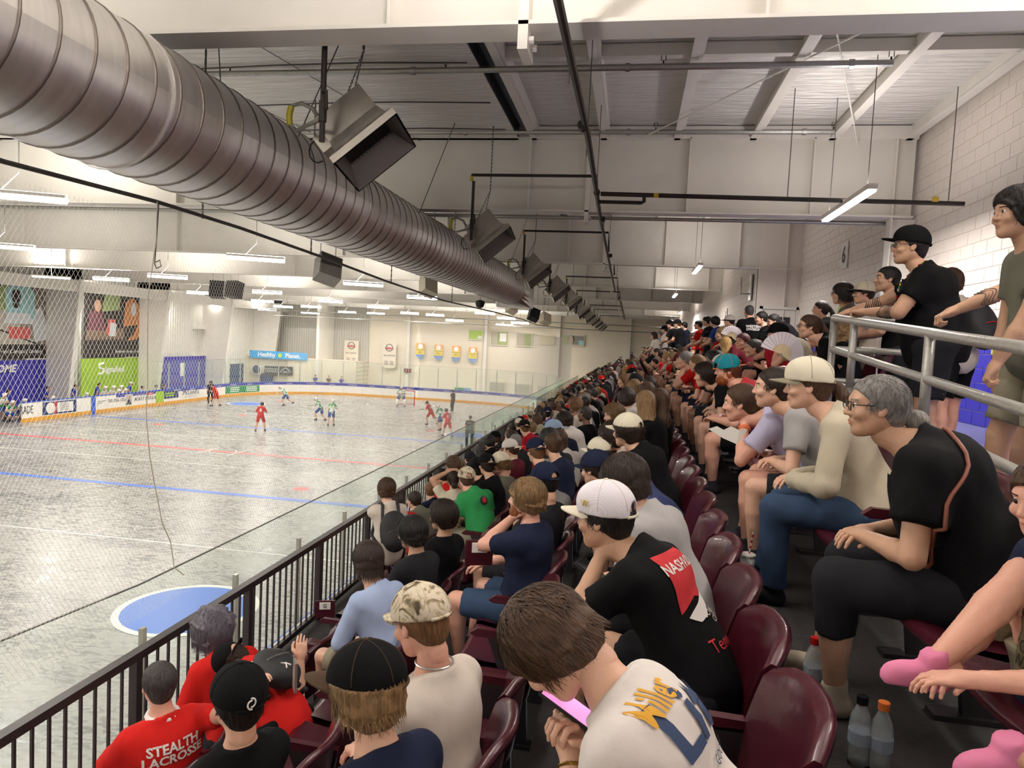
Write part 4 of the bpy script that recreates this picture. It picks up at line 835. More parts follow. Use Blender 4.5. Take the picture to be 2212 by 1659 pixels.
def np_mesh(name, V, Q, mi=None, smooth=True):
    me = bpy.data.meshes.new(name); nV, nQ = len(V), len(Q); k = Q.shape[1] if nQ else 4
    me.vertices.add(nV); me.vertices.foreach_set('co', np.ascontiguousarray(V, dtype=np.float32).ravel()); me.loops.add(nQ * k); me.loops.foreach_set('vertex_index', Q.astype(np.int32).ravel())
    me.polygons.add(nQ); me.polygons.foreach_set('loop_start', np.arange(nQ, dtype=np.int32) * k)
    me.polygons.foreach_set('use_smooth', np.ones(nQ, bool) if smooth else np.zeros(nQ, bool))
    if mi is not None: me.polygons.foreach_set('material_index', np.asarray(mi, np.int32))
    me.update(calc_edges=True); return me
def xf(V, M): 
    M = np.array(M); return V @ M[:3, :3].T + M[:3, 3]
# ---------------------------------------------------------------- head template (x forward, y left, z up; origin between the ears)
def head_template(res, female=False, beard=False):
    f = Field((-.13, -.11, -.24), (.14, .11, .14), res)
    f.ell((-.012, 0, .03), (.098, .077, .088), k=.01); f.ell((.03, 0, -.02), (.062, .062, .085), k=.03)
    f.cone((.045, 0, -.07), (.066, 0, -.092), .038 if not female else .034, .022 if not female else .018, k=.03)
    f.cone((.0, .04, -.05), (.05, .022, -.085), .024, .018, k=.03); f.cone((.0, -.04, -.05), (.05, -.022, -.085), .024, .018, k=.03)
    f.ell((.072, 0, .03), (.018, .05, .012), k=.02)
    f.cone((.088, 0, .012), (.106, 0, -.022), .007, .011, k=.012); f.ell((.096, .011, -.027), (.009, .008, .006), k=.008); f.ell((.096, -.011, -.027), (.009, .008, .006), k=.008)
    for s_ in (-1, 1):
        f.ell((.095, s_ * .031, .008), (.010, .016, .008), k=.012, mode='s'); f.ell((.070, s_ * .045, -.025), (.02, .02, .018), k=.02)
        f.ell((-.004, s_ * .078, -.006), (.017, .007, .031), R=np.array([[.95, 0, -.3], [0, 1, 0], [.3, 0, .95]]), k=.006)
        f.ell((.002, s_ * .086, -.002), (.008, .006, .014), k=.004, mode='s')
    f.ell((.085, 0, -.052), (.014, .023, .006), k=.008); f.ell((.083, 0, -.063), (.014, .019, .007), k=.006); f.ell((.102, 0, -.0575), (.012, .024, .0018), k=.003, mode='s')
    f.cone((-.03, 0, -.05), (-.040, 0, -.11), .054 if not female else .046, .052 if not female else .044, k=.025)
    V, Q = f.mesh(); mi = np.zeros(len(Q), int); c = V[Q].mean(1)
    lips = (c[:, 0] > .082) & (np.abs(c[:, 1]) < .019) & (c[:, 2] < -.049) & (c[:, 2] > -.067); mi[lips] = 1
    brow = (c[:, 0] > .066) & (np.abs(np.abs(c[:, 1]) - .033) < .019) & (c[:, 2] > .026 - .1 * np.abs(np.abs(c[:, 1]) - .03)) & (c[:, 2] < .033); mi[brow] = 2
    # eyes
    ev, eq, em = [], [], []
    for s_ in (-1, 1):
        b = len(V) + len(ev); n1, n2 = 8, 10; R_ = .0125
        for i in range(n1 + 1):
            for j in range(n2):
                a, p = math.pi * i / n1, 2 * math.pi * j / n2; ev.append((.0785 + R_ * math.cos(a), s_ * .031 + R_ * math.sin(a) * math.cos(p), .008 + R_ * math.sin(a) * math.sin(p)))
        for i in range(n1):
            for j in range(n2): eq.append((b + i * n2 + j, b + i * n2 + (j + 1) % n2, b + (i + 1) * n2 + (j + 1) % n2, b + (i + 1) * n2 + j)); em.append(4 if i < 2 else 3)
    return np.vstack([V, np.array(ev)]), np.vstack([Q, np.array(eq)]), np.concatenate([mi, em])
HEADS = {}
def get_head(fine, female):
    k = (fine, female)
    if k not in HEADS: HEADS[k] = head_template({2: .0055, 1: .009, 0: .016}[fine], female)
    return HEADS[k]
# ---------------------------------------------------------------- hands (x along the fingers, z back of hand, thumb at +y); origin at the wrist
def hand_template(kind, res):
    f = Field((-.06, -.08, -.14), (.22, .10, .08), res)
    f.ell((.045, 0, 0), (.052, .042, .016), k=.012); f.cone((-.03, 0, 0), (.02, 0, 0), .026, .026, k=.02); f.ell((.03, .02, -.006), (.03, .018, .016), k=.015)
    curl = {'relax': (18, 26, 18), 'grip': (62, 70, 45), 'flat': (5, 8, 5), 'phone': (35, 60, 45), 'fist': (80, 95, 60), 'point': (5, 5, 5)}[kind]
    for i, (y, L) in enumerate(((.032, .072), (.011, .080), (-.010, .074), (-.029, .058))):
        cu = curl if not (kind == 'point' and i > 0) else (75, 90, 60)
        p = np.array((.088 - .006 * abs(i - 1), y, 0)); a = 0; r = .0095 - .0006 * i
        f.cone((.05, y * .8, 0), p, .012, r + .001, k=.008)
        for s_, fr in enumerate((.45, .30, .25)):
            a += math.radians(cu[s_]); q = p + np.array((math.cos(a), (y * .6) * (.5 if s_ == 0 else 0), -math.sin(a))) * L * fr; f.cone(p, q, r, r * .9, k=.004); p = q; r *= .9
    t0 = np.array((.02, .03, -.004)); c = {'relax': .5, 'flat': .8, 'grip': .1, 'phone': .3, 'fist': 0, 'point': .2}[kind]
    t1 = t0 + np.array((.030, .024 + .008 * c, -.008)); t2 = t1 + np.array((.026, .010 * c, -.012)); t3 = t2 + np.array((.022, -.010 + .008 * c, -.010))
    f.cone(t0, t1, .016, .012, k=.01); f.cone(t1, t2, .012, .0105, k=.004); f.cone(t2, t3, .0105, .009, k=.004)
    return f.mesh()
HANDS = {}
def get_hand(kind, fine):
    k = (kind, fine)
    if k not in HANDS: HANDS[k] = hand_template(kind, {2: .0048, 1: .008, 0: .014}[fine])
    return HANDS[k]
# ---------------------------------------------------------------- hair, caps, helmets: built once per style in head space, shared by every wearer
HAIRM = {}
def strands(V0, n, seed, L, style, rad, drop):
    """ribbon strands growing over the hair shell"""
    r = np.random.RandomState(seed); out = []; quads = []; th = r.rand(n) * 2 * math.pi; u = r.rand(n)
    c = np.array((-.015, 0, .03)); R = np.array(rad)
    ph = np.arccos(1 - u * 1.25)             # from crown downwards
    seg = 5; W_ = .0013
    crown = np.array((-.035, .01, 0))
    for i in range(n):
        a = th[i]; p0 = ph[i]; pts = []
        l = L * (.6 + .7 * r.rand()); wob = r.randn(3) * .25; da = r.randn() * .3
        for s_ in range(seg + 1):
            t = s_ / seg; phs = p0 + t * l / .1 * .9; lift = .004 + .010 * t * style.get('lift', .5) * (1 + wob[0])
            if phs > 2.0:
                e = (phs - 2.0) * .1; phs = 2.0
            else: e = 0
            aa = a + da * t + style.get('curl', 0) * math.sin(t * 9 + wob[1] * 9) * .5
            d = np.array((math.sin(phs) * math.cos(aa), math.sin(phs) * math.sin(aa), math.cos(phs)))
            p = c + d * (R + lift + style.get('curl', 0) * .012 * abs(math.sin(t * 12 + wob[2] * 9))); p = p + np.array((-.1 * e, 0, -e))
            pts.append(p)
        pts = np.array(pts)
        # keep the face clear
        if (pts[:, 0].max() > .055 and (pts[pts[:, 0] > .05][:, 2].min() < style.get('fringe', .055))): continue
        if style.get('capped') and pts[:, 2].max() > .045: continue
        tan = np.gradient(pts, axis=0); nrm = pts - c; sd = np.cross(tan, nrm); sd /= (np.linalg.norm(sd, axis=1)[:, None] + 1e-9)
        w = (W_ * np.array([1, 1.3, 1.3, 1.1, .8, .25]))[:, None]; b = len(V0) + len(out) * 0 + sum(len(x) for x in out)
        out.append(np.vstack([pts - sd * w, pts + sd * w])); quads += [(b + k, b + k + 1, b + seg + 2 + k, b + seg + 1 + k) for k in range(seg)]
    return (np.vstack(out), np.array(quads)) if out else (np.zeros((0, 3)), np.zeros((0, 4), int))
def hair_mesh(style, fine, capped=False):
    key = (style, fine, capped)
    if key in HAIRM: return HAIRM[key]
    S = dict(short=(.010, .02), crop=(.006, .0), buzz=(.003, 0), shaggy=(.022, .5), curly=(.026, .9), messy=(.024, .6), long=(.016, .3), bun=(.008, .2), pony=(.008, .2), bowl=(.022, .2), frizz=(.045, 1), bald=(.0015, 0), curlylong=(.02, .9))[style]
    t = S[0]; res = {2: .007, 1: .010, 0: .018}[fine]
    f = Field((-.24, -.17, -.42), (.15, .17, .21), res)
    rad = (.100 + t, .079 + t, .090 + t)
    f.ell((-.014, 0, .03), rad, k=.005)
    if style in ('shaggy', 'bowl', 'messy', 'curly', 'frizz', 'curlylong'): f.ell((-.05, 0, -.03), (.07 + t * .5, .072 + t * .6, .075), k=.03)
    else: f.ell((-.055, 0, -.025), (.055, .062, .062), k=.02)
    if style == 'frizz': f.ell((-.02, 0, .07), (.11, .12, .09), k=.04)
    # cut away the face
    fr = {'short': .072, 'crop': .08, 'buzz': .08, 'shaggy': .045, 'curly': .06, 'messy': .055, 'long': .07, 'bun': .085, 'pony': .085, 'bowl': .035, 'frizz': .06, 'bald': .02, 'curlylong': .06}[style]
    nz = {'shaggy': .35, 'bowl': .2, 'messy': .45}.get(style, .66)
    def face(P):
        n = np.array((.753, 0, -nz)); n = n / np.linalg.norm(n); return P @ n - (n @ np.array((.092, 0, fr)))
    f.cut(face)
    f.cut(lambda P: -(P[..., 2] + .105 + (.0 if style not in ('shaggy', 'bowl', 'frizz') else .02) + P[..., 0] * .3))
    if style in ('long', 'curlylong'):
        w = .085 if style == 'curlylong' else .07
        f.cone((-.06, 0, .0), (-.085, 0, -.2), w, .075, k=.04); f.cone((-.085, 0, -.2), (-.085, 0, -.33), .075, .04, k=.04)
        f.cone((-.02, .07, -.02), (-.06, .075, -.2), .028, .03, k=.03); f.cone((-.02, -.07, -.02), (-.06, -.075, -.2), .028, .03, k=.03)
        f.put((-.12, -.09, -.2), (.1, .09, .12), lambda P: ellip(P, (.03, 0, -.04), (.075, .068, .12)), .01, 's')
    if style == 'bun': f.ell((-.148, 0, -.05), (.042, .046, .044), k=.006); f.cone((-.09, 0, .0), (-.125, 0, -.04), .03, .02, k=.02)
    if style == 'pony': f.ell((-.115, 0, .035), (.022, .022, .022), k=.008); f.cone((-.12, 0, .03), (-.165, 0, -.05), .026, .032, k=.01); f.cone((-.165, 0, -.05), (-.15, 0, -.19), .032, .012, k=.01)
    amp = {'curly': .007, 'frizz': .014, 'messy': .006, 'shaggy': .004, 'curlylong': .009}.get(style, .0016)
    f.noise(amp, {'curly': 55, 'frizz': 40, 'curlylong': 50}.get(style, 45), 3, .03)
    if capped: f.cut(lambda P: P[..., 2] - .045 - P[..., 0] * .12)
    V, Q = f.mesh()
    if fine == 2 and style not in ('bald', 'buzz') and (not capped or style in ('shaggy', 'messy', 'curly', 'bowl', 'short')):
        n, L = {'short': (1500, .05), 'crop': (1100, .03), 'shaggy': (2800, .085), 'curly': (2400, .06), 'messy': (2400, .07), 'long': (1900, .12), 'bun': (900, .035), 'pony': (900, .035), 'bowl': (2400, .13), 'frizz': (3400, .10), 'curlylong': (2200, .14)}[style]
        st = dict(lift=S[1], curl=.5 if style in ('curly', 'frizz', 'curlylong') else 0, fringe=fr)
        st['capped'] = capped; sv, sq = strands(V, n, 5, L, st, np.array(rad) - .003, 0)
        V = np.vstack([V, sv]); Q = np.vstack([Q, sq]) if len(sq) else Q
    me = np_mesh('hair_' + style, V, Q); HAIRM[key] = me; return me
def cap_mesh(kind, fine):
    """crown, brim (local: brim forwards)"""
    key = ('cap', kind, fine)
    if key in HAIRM: return HAIRM[key]
    res = {2: .006, 1: .009, 0: .015}[fine]; out = []
    f = Field((-.15, -.13, -.06), (.13, .13, .18), res)
    high = kind in ('flat', 'trucker'); h = .098 if high else .088
    f.ell((-.012, 0, .036), (.112, .094, h + .012), k=.002); 
    if high: f.ell((.035, 0, .075), (.06, .07, .055), k=.03)
    if fine == 2: f.ell((-.012, 0, .030), (.101, .083, h + .001), k=.002, mode='s')
    tilt = .10
    f.cut(lambda P: -(P[..., 2] - .026 - P[..., 0] * tilt))
    if fine == 2 and kind != 'fitted': f.put((-.16, -.05, .0), (-.06, .05, .09), lambda P: ellip(P, (-.115, 0, .03), (.06, .036, .038)), .002, 's')
    out.append(f.mesh())
    mb = MB(); n = 14; P = []
    for i in range(n + 1):
        a = math.radians(-62 + 124 * i / n); row = []
        for j in range(6):
            t = j / 5; rx = .092 + t * .085 * (math.cos(a) ** .6 if math.cos(a) > 0 else 0); x = -.012 + rx * math.cos(a) * (1 + .05 * t); y = (.088 + .0 * t) * math.sin(a) * (1 - .12 * t)
            z = .034 + .008 - (y * y) * (3.2 if kind != 'flat' else .4) - t * (.012 if kind != 'flat' else -.002); row.append((x, y, z + .1 * (x - .05) * .6))
        P.append(row)
    Pl = [[(x, y, z - .005) for x, y, z in r] for r in P]
    mb.grid(P); mb.grid([r[::-1] for r in Pl]); mb.grid([[r[-1] for r in P], [r[-1] for r in Pl]]);
    out.append((np.array(mb.v), np.array(mb.f)))
    b = MB(); b.lathe([(.009, 0), (.008, .004), (.002, .006)], 8, Matrix.Translation((-.012, 0, .036 + h + .011)))
    if fine == 2:
        for k in range(6):
            a0 = math.pi / 6 + k * math.pi / 3; pts = []
            for j in range(9):
                p = math.radians(4 + 82 * j / 8); pts.append((-.012 + .1125 * math.sin(p) * math.cos(a0), .0945 * math.sin(p) * math.sin(a0), .036 + (h + .0125) * math.cos(p)))
            b.tube(pts, .0014, 4)
    b.tube([(-.012 + .111 * math.cos(t), .093 * math.sin(t), .030 + .0 + (-.012 + .111 * math.cos(t)) * .1 * (1 if 1 else 0)) for t in [math.radians(150 + 60 * k / 6) for k in range(7)]], .006, 6)
    r = (np_mesh('cap_crown', *out[0]), np_mesh('cap_brim', *out[1]), b.mesh('cap_button', True)); HAIRM[key] = r; return r
def helmet_mesh(fine):
    key = ('helmet', fine)
    if key in HAIRM: return HAIRM[key]
    f = Field((-.17, -.14, -.13), (.17, .14, .18), .010)
    f.ell((-.012, 0, .025), (.125, .105, .115), k=.002); f.cone((.06, 0, .07), (.125, 0, .055), .05, .02, k=.02)
    f.cut(lambda P: (P[..., 0] * .8 - P[..., 2] * .6 - .028))
    f.cut(lambda P: -(P[..., 2] + .07))
    V, Q = f.mesh(); mb = MB()
    for z in (.0, -.035, -.07, -.10): mb.tube([(.06 + .075 * math.cos(a), .095 * math.sin(a), z) for a in [math.radians(-80 + 160 * k / 8) for k in range(9)]], .004, 5)
    for y in (-.04, 0, .04): mb.tube([(.13, y, .03), (.137 - abs(y) * .3, y, -.04), (.12 - abs(y) * .3, y, -.105)], .004, 5)
    r = (np_mesh('helmet_shell', V, Q), mb.mesh('face_cage')); HAIRM[key] = r; return r
# ---------------------------------------------------------------- body
def ik(a, b, l1, l2, pole):
    a, b, pole = map(np.array, (a, b, pole)); d = b - a; D = np.linalg.norm(d); D2 = min(D, (l1 + l2) * .995); u = d / max(D, 1e-6); b = a + u * D2
    x = (l1 * l1 - l2 * l2 + D2 * D2) / (2 * D2); h = math.sqrt(max(l1 * l1 - x * x, 0)); p = pole - u * (pole @ u); p /= max(np.linalg.norm(p), 1e-6)
    return a + u * x + p * h, b
def cloth(name, col, **k):
    return mat('cloth_' + name, col, .88, bump=.05, scale=90, var=.05, vscale=6, spec=.15, **k)
def skin(tone): return mat('skin_' + tone, {'fair': 'd8aa90', 'pink': 'd9a28c', 'tan': 'c0967a', 'olive': 'b48a6c', 'brown': '85604a', 'dark': '5c4030'}[tone], .5, bump=.08, scale=120, var=.06, vscale=12)
HAIRC = {'black': '16120f', 'darkbrown': '2a1c14', 'brown': '46301f', 'lightbrown': '6b4c30', 'auburn': '5e3220', 'blond': '9b7a4c', 'dirty': '7a5f3e', 'grey': '77736f', 'redhair': '8a4a22', 'bluegrey': '5f5a64', 'darkgrey': '3a3634', 'wine': '4a1a1c'}
def hairmat(c):
    return mat('hair_' + c, HAIRC[c], .55, bump=.5, scale=90, var=.4, vscale=90, stretch=(1, 1, .18), spec=.35)
M_lips = {}
def person_mats(tone, hair):
    sk = skin(tone); c = sk.diffuse_color
    lp = mat('lips_' + tone, tuple((c[0] * .88, c[1] * .68, c[2] * .68)), .4); return [sk, lp, hairmat(hair), mat('eye_white', 'e8e4de', .2), mat('eye_dark', '2a1d16', .15)]
def rotm(v, a):
    return np.array(Matrix.Rotation(a, 3, Vector(v)))
BODYC = {}
def pose(P):
    """joint positions in local space (x forward, y left, z up, origin on the floor under the hips for standing / at hip height for sitting)"""
    s = P.get('s', 1.0); w = P.get('w', 1.0); lean = math.radians(P.get('lean', 20)); side = math.radians(P.get('side', 0)); hips = np.array((0, 0, P['hip'])) * 1.0
    u = np.array((math.sin(lean) * math.cos(side), -math.sin(side), math.cos(lean) * math.cos(side))); u /= np.linalg.norm(u)
    tw = math.radians(P.get('twist', 0)); f0 = np.array((math.cos(lean), 0, -math.sin(lean))); l0 = np.cross(u, f0); l0 /= np.linalg.norm(l0); f0 = np.cross(l0, u)
    l = l0 * math.cos(tw) - f0 * math.sin(tw) ; f = np.cross(l, u)
    bend = math.radians(P.get('bend', 8)); u2 = u * math.cos(bend) + f * math.sin(bend)       # upper back curls forward
    mid = hips + u * .24 * s; neck = mid + u2 * .28 * s; 
    nl = math.radians(P.get('neck', 14)); un = u2 * math.cos(nl) + f * math.sin(nl); head = neck + un * .172 * s
    sh = [neck - u2 * .065 * s + l * sg * .158 * s * (w * .5 + .5) for sg in (1, -1)]
    hp = [hips + l0 * sg * .095 * s * w for sg in (1, -1)]
    return dict(hips=hips, mid=mid, neck=neck, head=head, u=u, u2=u2, l=l, f=f, l0=l0, f0=f0, sh=sh, hp=hp, s=s, w=w)
def build_person(name, P, loc, yaw, look, parent_tag):
    """P: pose and clothes. loc: world position of the local origin. yaw: body heading. look: (yaw, pitch, roll) of the head, world degrees"""
    fine = P.get('fine', 1); s = P.get('s', 1.0); w = P.get('w', 1.0); J = pose(P); res = {2: .0125, 1: .018, 0: .03}[fine]
    top = P.get('top', 'tee'); bot = P.get('bottom', 'shorts'); female = P.get('female', False)
    ya = math.radians(yaw); Rw = np.array([[math.cos(ya), -math.sin(ya), 0], [math.sin(ya), math.cos(ya), 0], [0, 0, 1]]); locv = np.array(loc)
    tolocal = lambda p: (np.array(p) - locv) @ Rw
    # arms
    hands = []
    for i, sg in enumerate((1, -1)):
        t = P['hands'][i] if 'hands' in P else 'lap'
        if isinstance(t, str):
            kn = P.get('_kn', None)
            tgt = {'lap': J['hips'] + np.array((.36, sg * .05, .13)) * s, 'knee': J['hips'] + np.array((.42, sg * .14, .16)) * s, 'chin': J['head'] + J['f'] * .075 * s - J['u2'] * .13 * s + J['l'] * sg * .03, 'hang': J['sh'][i] + np.array((.03, sg * .06, -.56)) * s,
                   'phone': J['hips'] + np.array((.40, sg * .04, .27)) * s, 'cross': J['mid'] + J['f'] * .2 * s + J['l'] * -sg * .06, 'top': J['head'] + np.array((.06, sg * .06, .10)) * s, 'hip': J['hips'] + np.array((.02, sg * .24, .12)) * s, 'stick': J['mid'] + np.array((.30, sg * .12 + .0, -.02)) * s}[t]
        else: tgt = tolocal(t)
        pole = P.get('poles', [None, None])[i]; pole = np.array((-.35, sg * .75, -.75)) if pole is None else np.array(pole)
        el, wr = ik(J['sh'][i], tgt, .285 * s, .26 * s, pole); hands.append((el, wr))
    # legs
    legs = []; fz = P.get('floor', 0.0)
    for i, sg in enumerate((1, -1)):
        if 'feet' in P: ft = np.array(P['feet'][i], float)
        elif P.get('stand'): ft = np.array((0.02 + (.1 if i else -.04), sg * .13, fz + .08))
        else: ft = np.array((.44 + P.get('footx', 0) + (.05 if i else -.03), sg * (.13 + P.get('knees', 0)), fz + .08))
        pole = np.array((1, sg * (.15 + P.get('splay', .1)), .9 if not P.get('stand') else .0)); 
        if 'kpoles' in P: pole = np.array(P['kpoles'][i], float)
        kn, an = ik(J['hp'][i], ft, .43 * s, .41 * s, pole); legs.append((kn, an))
    pts = [J['hips'], J['head'] , J['neck']] + [q for h in hands for q in h] + [q for h in legs for q in h] + J['sh']
    lo = np.min(pts, 0) - .22 * w - .05; hi = np.max(pts, 0) + .22 * w + .05
    F = Field(lo, hi, res); B = 1.0 if not female else .88; bw = w
    TR = np.stack([J['f'], J['l'], J['u2']], 1); TR0 = np.stack([J['f0'], J['l0'], J['u']], 1)
    def torso(F, g):
        F.ell(J['hips'] + J['u'] * .03 * s, (.125 * s * bw + g, .165 * s * bw * (1.05 if female else 1) + g, .12 * s + g), TR0, k=.05)
        F.ell(J['mid'] - J['u'] * .06 * s + J['f0'] * .02 * (bw - 1) , (.11 * s * bw ** 1.5 + g, .145 * s * bw * B + g, .16 * s + g), TR0, k=.06)
        F.ell(J['mid'] + J['u2'] * .12 * s, (.115 * s * bw + g, .158 * s * bw * B + g, .17 * s + g), TR, k=.06)
        F.cone(J['sh'][0] - J['l'] * .04, J['sh'][1] + J['l'] * .04, .058 * s + g, .058 * s + g, k=.06)
        F.cone(J['neck'] - J['u2'] * .06 * s, J['neck'] + J['u2'] * .005, .085 * s + g * .6, .062 * s + g * .4, k=.04)
    torso(F, -.012)
    am = .9 if female else 1.0
    for i in range(2):
        el, wr = hands[i]; F.cone(J['sh'][i], el, .050 * s * am * w ** .5, .040 * s * am * w ** .5, k=.03); F.cone(el, el + (wr - el) * .35, .040 * s * am, .042 * s * am, k=.015); F.cone(el + (wr - el) * .35, wr, .042 * s * am, .026 * s, k=.01)
        kn, an = legs[i]; F.cone(J['hp'][i], kn, .082 * s * w ** .6, .056 * s * w ** .4, k=.03); F.cone(kn, kn + (an - kn) * .35, .054 * s * w ** .4, .056 * s * w ** .4, k=.015); F.cone(kn + (an - kn) * .35, an, .056 * s * w ** .4, .034 * s, k=.01)
    hl = look[0] - yaw; hy, hp_, hr = math.radians(hl), math.radians(look[1]), math.radians(look[2] if len(look) > 2 else 0)
    HM = (Matrix.Translation(Vector(J['head'])) @ Matrix.Rotation(hy, 4, 'Z') @ Matrix.Rotation(hp_, 4, 'Y') @ Matrix.Rotation(hr, 4, 'X') @ Matrix.Scale(s * P.get('hs', 1.0), 4))
    nb = xf(np.array([(-.038, 0, -.10)]), HM)[0]; nbv = nb; F.cone(J['neck'] - J['u2'] * .04 * s, nb, .062 * s * B, .050 * s * B, k=.03); F.cone(nb, xf(np.array([(-.028, 0, -.06)]), HM)[0], .050 * s * B, .048 * s * B, k=.02)
    V, Q = F.mesh(); mi = np.zeros(len(Q), int)
    hv, hq, hm = get_head(fine, female); Vs = [V, xf(hv, HM)]; Qs = [Q, hq + len(V)]; Ms = [mi, hm]; nv = len(V) + len(hv)
    hk = P.get('hk', ('relax', 'relax')); hmats = []
    for i in range(2):
        el, wr = hands[i]; tv, tq = get_hand(hk[i], fine); x = wr - el; x = x / np.linalg.norm(x); pz = P.get('palm', [None, None])[i]; 
        pz = np.array((0, 0, 1.)) if pz is None else np.array(pz, float); sg = (1, -1)[i]
        hd = P.get('hdir', [None, None])[i]
        if hd is not None: x = np.array(hd, float); x /= np.linalg.norm(x)
        pz = pz - x * (pz @ x); pz /= max(np.linalg.norm(pz), 1e-6); yv = np.cross(pz, x)
        M = np.eye(4); M[:3, 0] = x * s; M[:3, 1] = yv * s; M[:3, 2] = pz * s; M[:3, 3] = wr
        tvv = tv.copy(); tqq = tq
        if sg > 0: tvv[:, 1] *= -1; tqq = tq[:, ::-1]
        Vs.append(xf(tvv, M)); Qs.append(tqq + nv); Ms.append(np.zeros(len(tq), int)); nv += len(tv); hmats.append(M)
    root = empty(name, loc, ya)
    mats = person_mats(P.get('skin', 'fair'), P.get('hair', 'brown'))
    link('body', np_mesh('body', np.vstack(Vs), np.vstack(Qs), np.concatenate(Ms)), mats, root)
    # shirt
    g = .010 + (.012 if P.get('loose') else 0)
    S = Field(lo, hi, res); torso(S, g)
    S.cone(J['hips'] + J['u'] * -.02, J['hips'] + J['u'] * .1, .13 * s * bw + g, .13 * s * bw + g, k=.06)
    cuts = []
    for i in range(2):
        el, wr = hands[i]; sh = J['sh'][i]
        if top == 'tank': S.cone(sh, sh + (el - sh) * .08, .055 * s + g, .052 * s + g, k=.03)
        elif top in ('tee', 'polo', 'jersey'):
            e = sh + (el - sh) * (.62 if top != 'jersey' else .8); S.cone(sh, e, .051 * s * w ** .5 + g, .050 * s * w ** .5 + g * 1.3, k=.05); cuts.append((e, (el - sh) / np.linalg.norm(el - sh), .1))
        else:
            S.cone(sh, el, .052 * s * w ** .5 + g, .046 * s + g, k=.04); S.cone(el, wr - (wr - el) * .02, .046 * s + g, .034 * s + g, k=.02)
    def cutf(P3):
        d = np.full(P3.shape[:-1], -1.0)
        for e, n, r in cuts:
            q = P3 - e; d = np.where(np.linalg.norm(q, axis=-1) < r, np.maximum(d, q @ n), d)
        return d
    if cuts: S.cut(cutf)
    hu = J['u']; hp0 = J['hips'] - hu * (.10 if not P.get('stand') else .14)
    S.cut(lambda P3: -((P3 - hp0) @ hu))
    nk = J['neck'] + J['u2'] * .034; nd = nbv - J['neck'] + J['u2'] * .06; nd = nd / np.linalg.norm(nd); nn = nd * .93 + J['f'] * .25; nn = nn / np.linalg.norm(nn); nk = J['neck'] + nd * .012
    S.cone(J['neck'] - J['u2'] * .07, J['neck'] + nd * .06, .076 * s * B + g, .063 * s * B + g, k=.04); S.cut(lambda P3: np.where(np.linalg.norm(P3 - nk, axis=-1) < .13, (P3 - nk) @ nn - .006, -1))
    S.noise(.0045 if fine == 2 else .003, 17, P.get('seed', 1), .04)
    sv, sq = S.mesh(); so = link('shirt', np_mesh('shirt', sv, sq), P['topmat'], root)
    if 'toplabel' in P: so['label'] = P['toplabel']
    # trousers / shorts
    T = Field(lo, hi, res); gg = .010
    T.ell(J['hips'] + J['u'] * .0, (.125 * s * bw + gg, .168 * s * bw + gg, .115 * s + gg), TR0, k=.05); tc = []
    for i in range(2):
        kn, an = legs[i]; h0 = J['hp'][i]
        if bot == 'shorts':
            e = h0 + (kn - h0) * P.get('shortlen', .84); T.cone(h0, e, .088 * s * w ** .6 + gg, .078 * s * w ** .4 + gg, k=.03); tc.append((e, (kn - h0) / np.linalg.norm(kn - h0), .14))
        elif bot == 'skirt': T.cone(h0, h0 + (kn - h0) * .6, .09 * s + gg, .09 * s + gg, k=.08)
        else:
            T.cone(h0, kn, .086 * s * w ** .6 + gg, .064 * s * w ** .4 + gg, k=.03)
            e = kn + (an - kn) * (.45 if bot == 'capri' else .97); T.cone(kn, e, .062 * s * w ** .4 + gg, .055 * s + gg, k=.02); tc.append((e, (an - kn) / np.linalg.norm(an - kn), .12))
    cuts = tc; T.cut(cutf); T.noise(.004, 18, 5 + P.get('seed', 1), .04)
    tv, tq = T.mesh(); link('shorts' if bot == 'shorts' else 'trousers', np_mesh('trousers', tv, tq), P['botmat'], root)
    # shoes
    if P.get('shoes', True):
        for i in range(2):
            kn, an = legs[i]; G = Field((-.12, -.07, -.10), (.22, .07, .10), .012 if fine else .02)
            G.cone((-.03, 0, -.045), (.13, 0, -.055), .036, .030, k=.02); G.cone((0, 0, -.05), (0, 0, .035), .042, .044, k=.03); G.ell((.06, 0, -.03), (.09, .042, .035), k=.02); G.cut(lambda P3: -(P3[..., 2] + .08)); G.cut(lambda P3: P3[..., 2] - .05 + P3[..., 0] * .3)
            v, q = G.mesh() if ('shoe', fine) not in HAIRM else HAIRM[('shoe', fine)]; HAIRM[('shoe', fine)] = (v, q)
            fd = P.get('footdir', [None, None])[i]; s_s = s * P.get('shoescale', 1); M = np.eye(4) * s_s; M[3, 3] = 1
            a = math.radians((8, -8)[i]); M[:3, :3] = np.array(Matrix.Rotation(a, 3, 'Z')) * s_s if fd is None else np.array(fd) * s_s
            M[:3, 3] = an; link('shoe', np_mesh('shoe', xf(v, M), q), P.get('shoemat', mat('shoe_dark', '26242a', .7)), root)
    HMt = HM
    def put(nm, me, m, lab=None, M=HMt, par=root):
        o = bpy.data.objects.new(nm, me); COL.objects.link(o); o.parent = par; o.matrix_local = M
        if len(me.materials) == 0: me.materials.append(None)
        o.material_slots[0].link = 'OBJECT'; o.material_slots[0].material = m
        if lab: o['label'] = lab
        return o
    hs = P.get('hairstyle', 'short'); cap = P.get('cap')
    if hs: put('hair', hair_mesh(hs, fine, bool(cap)), hairmat(P.get('hair', 'brown')))
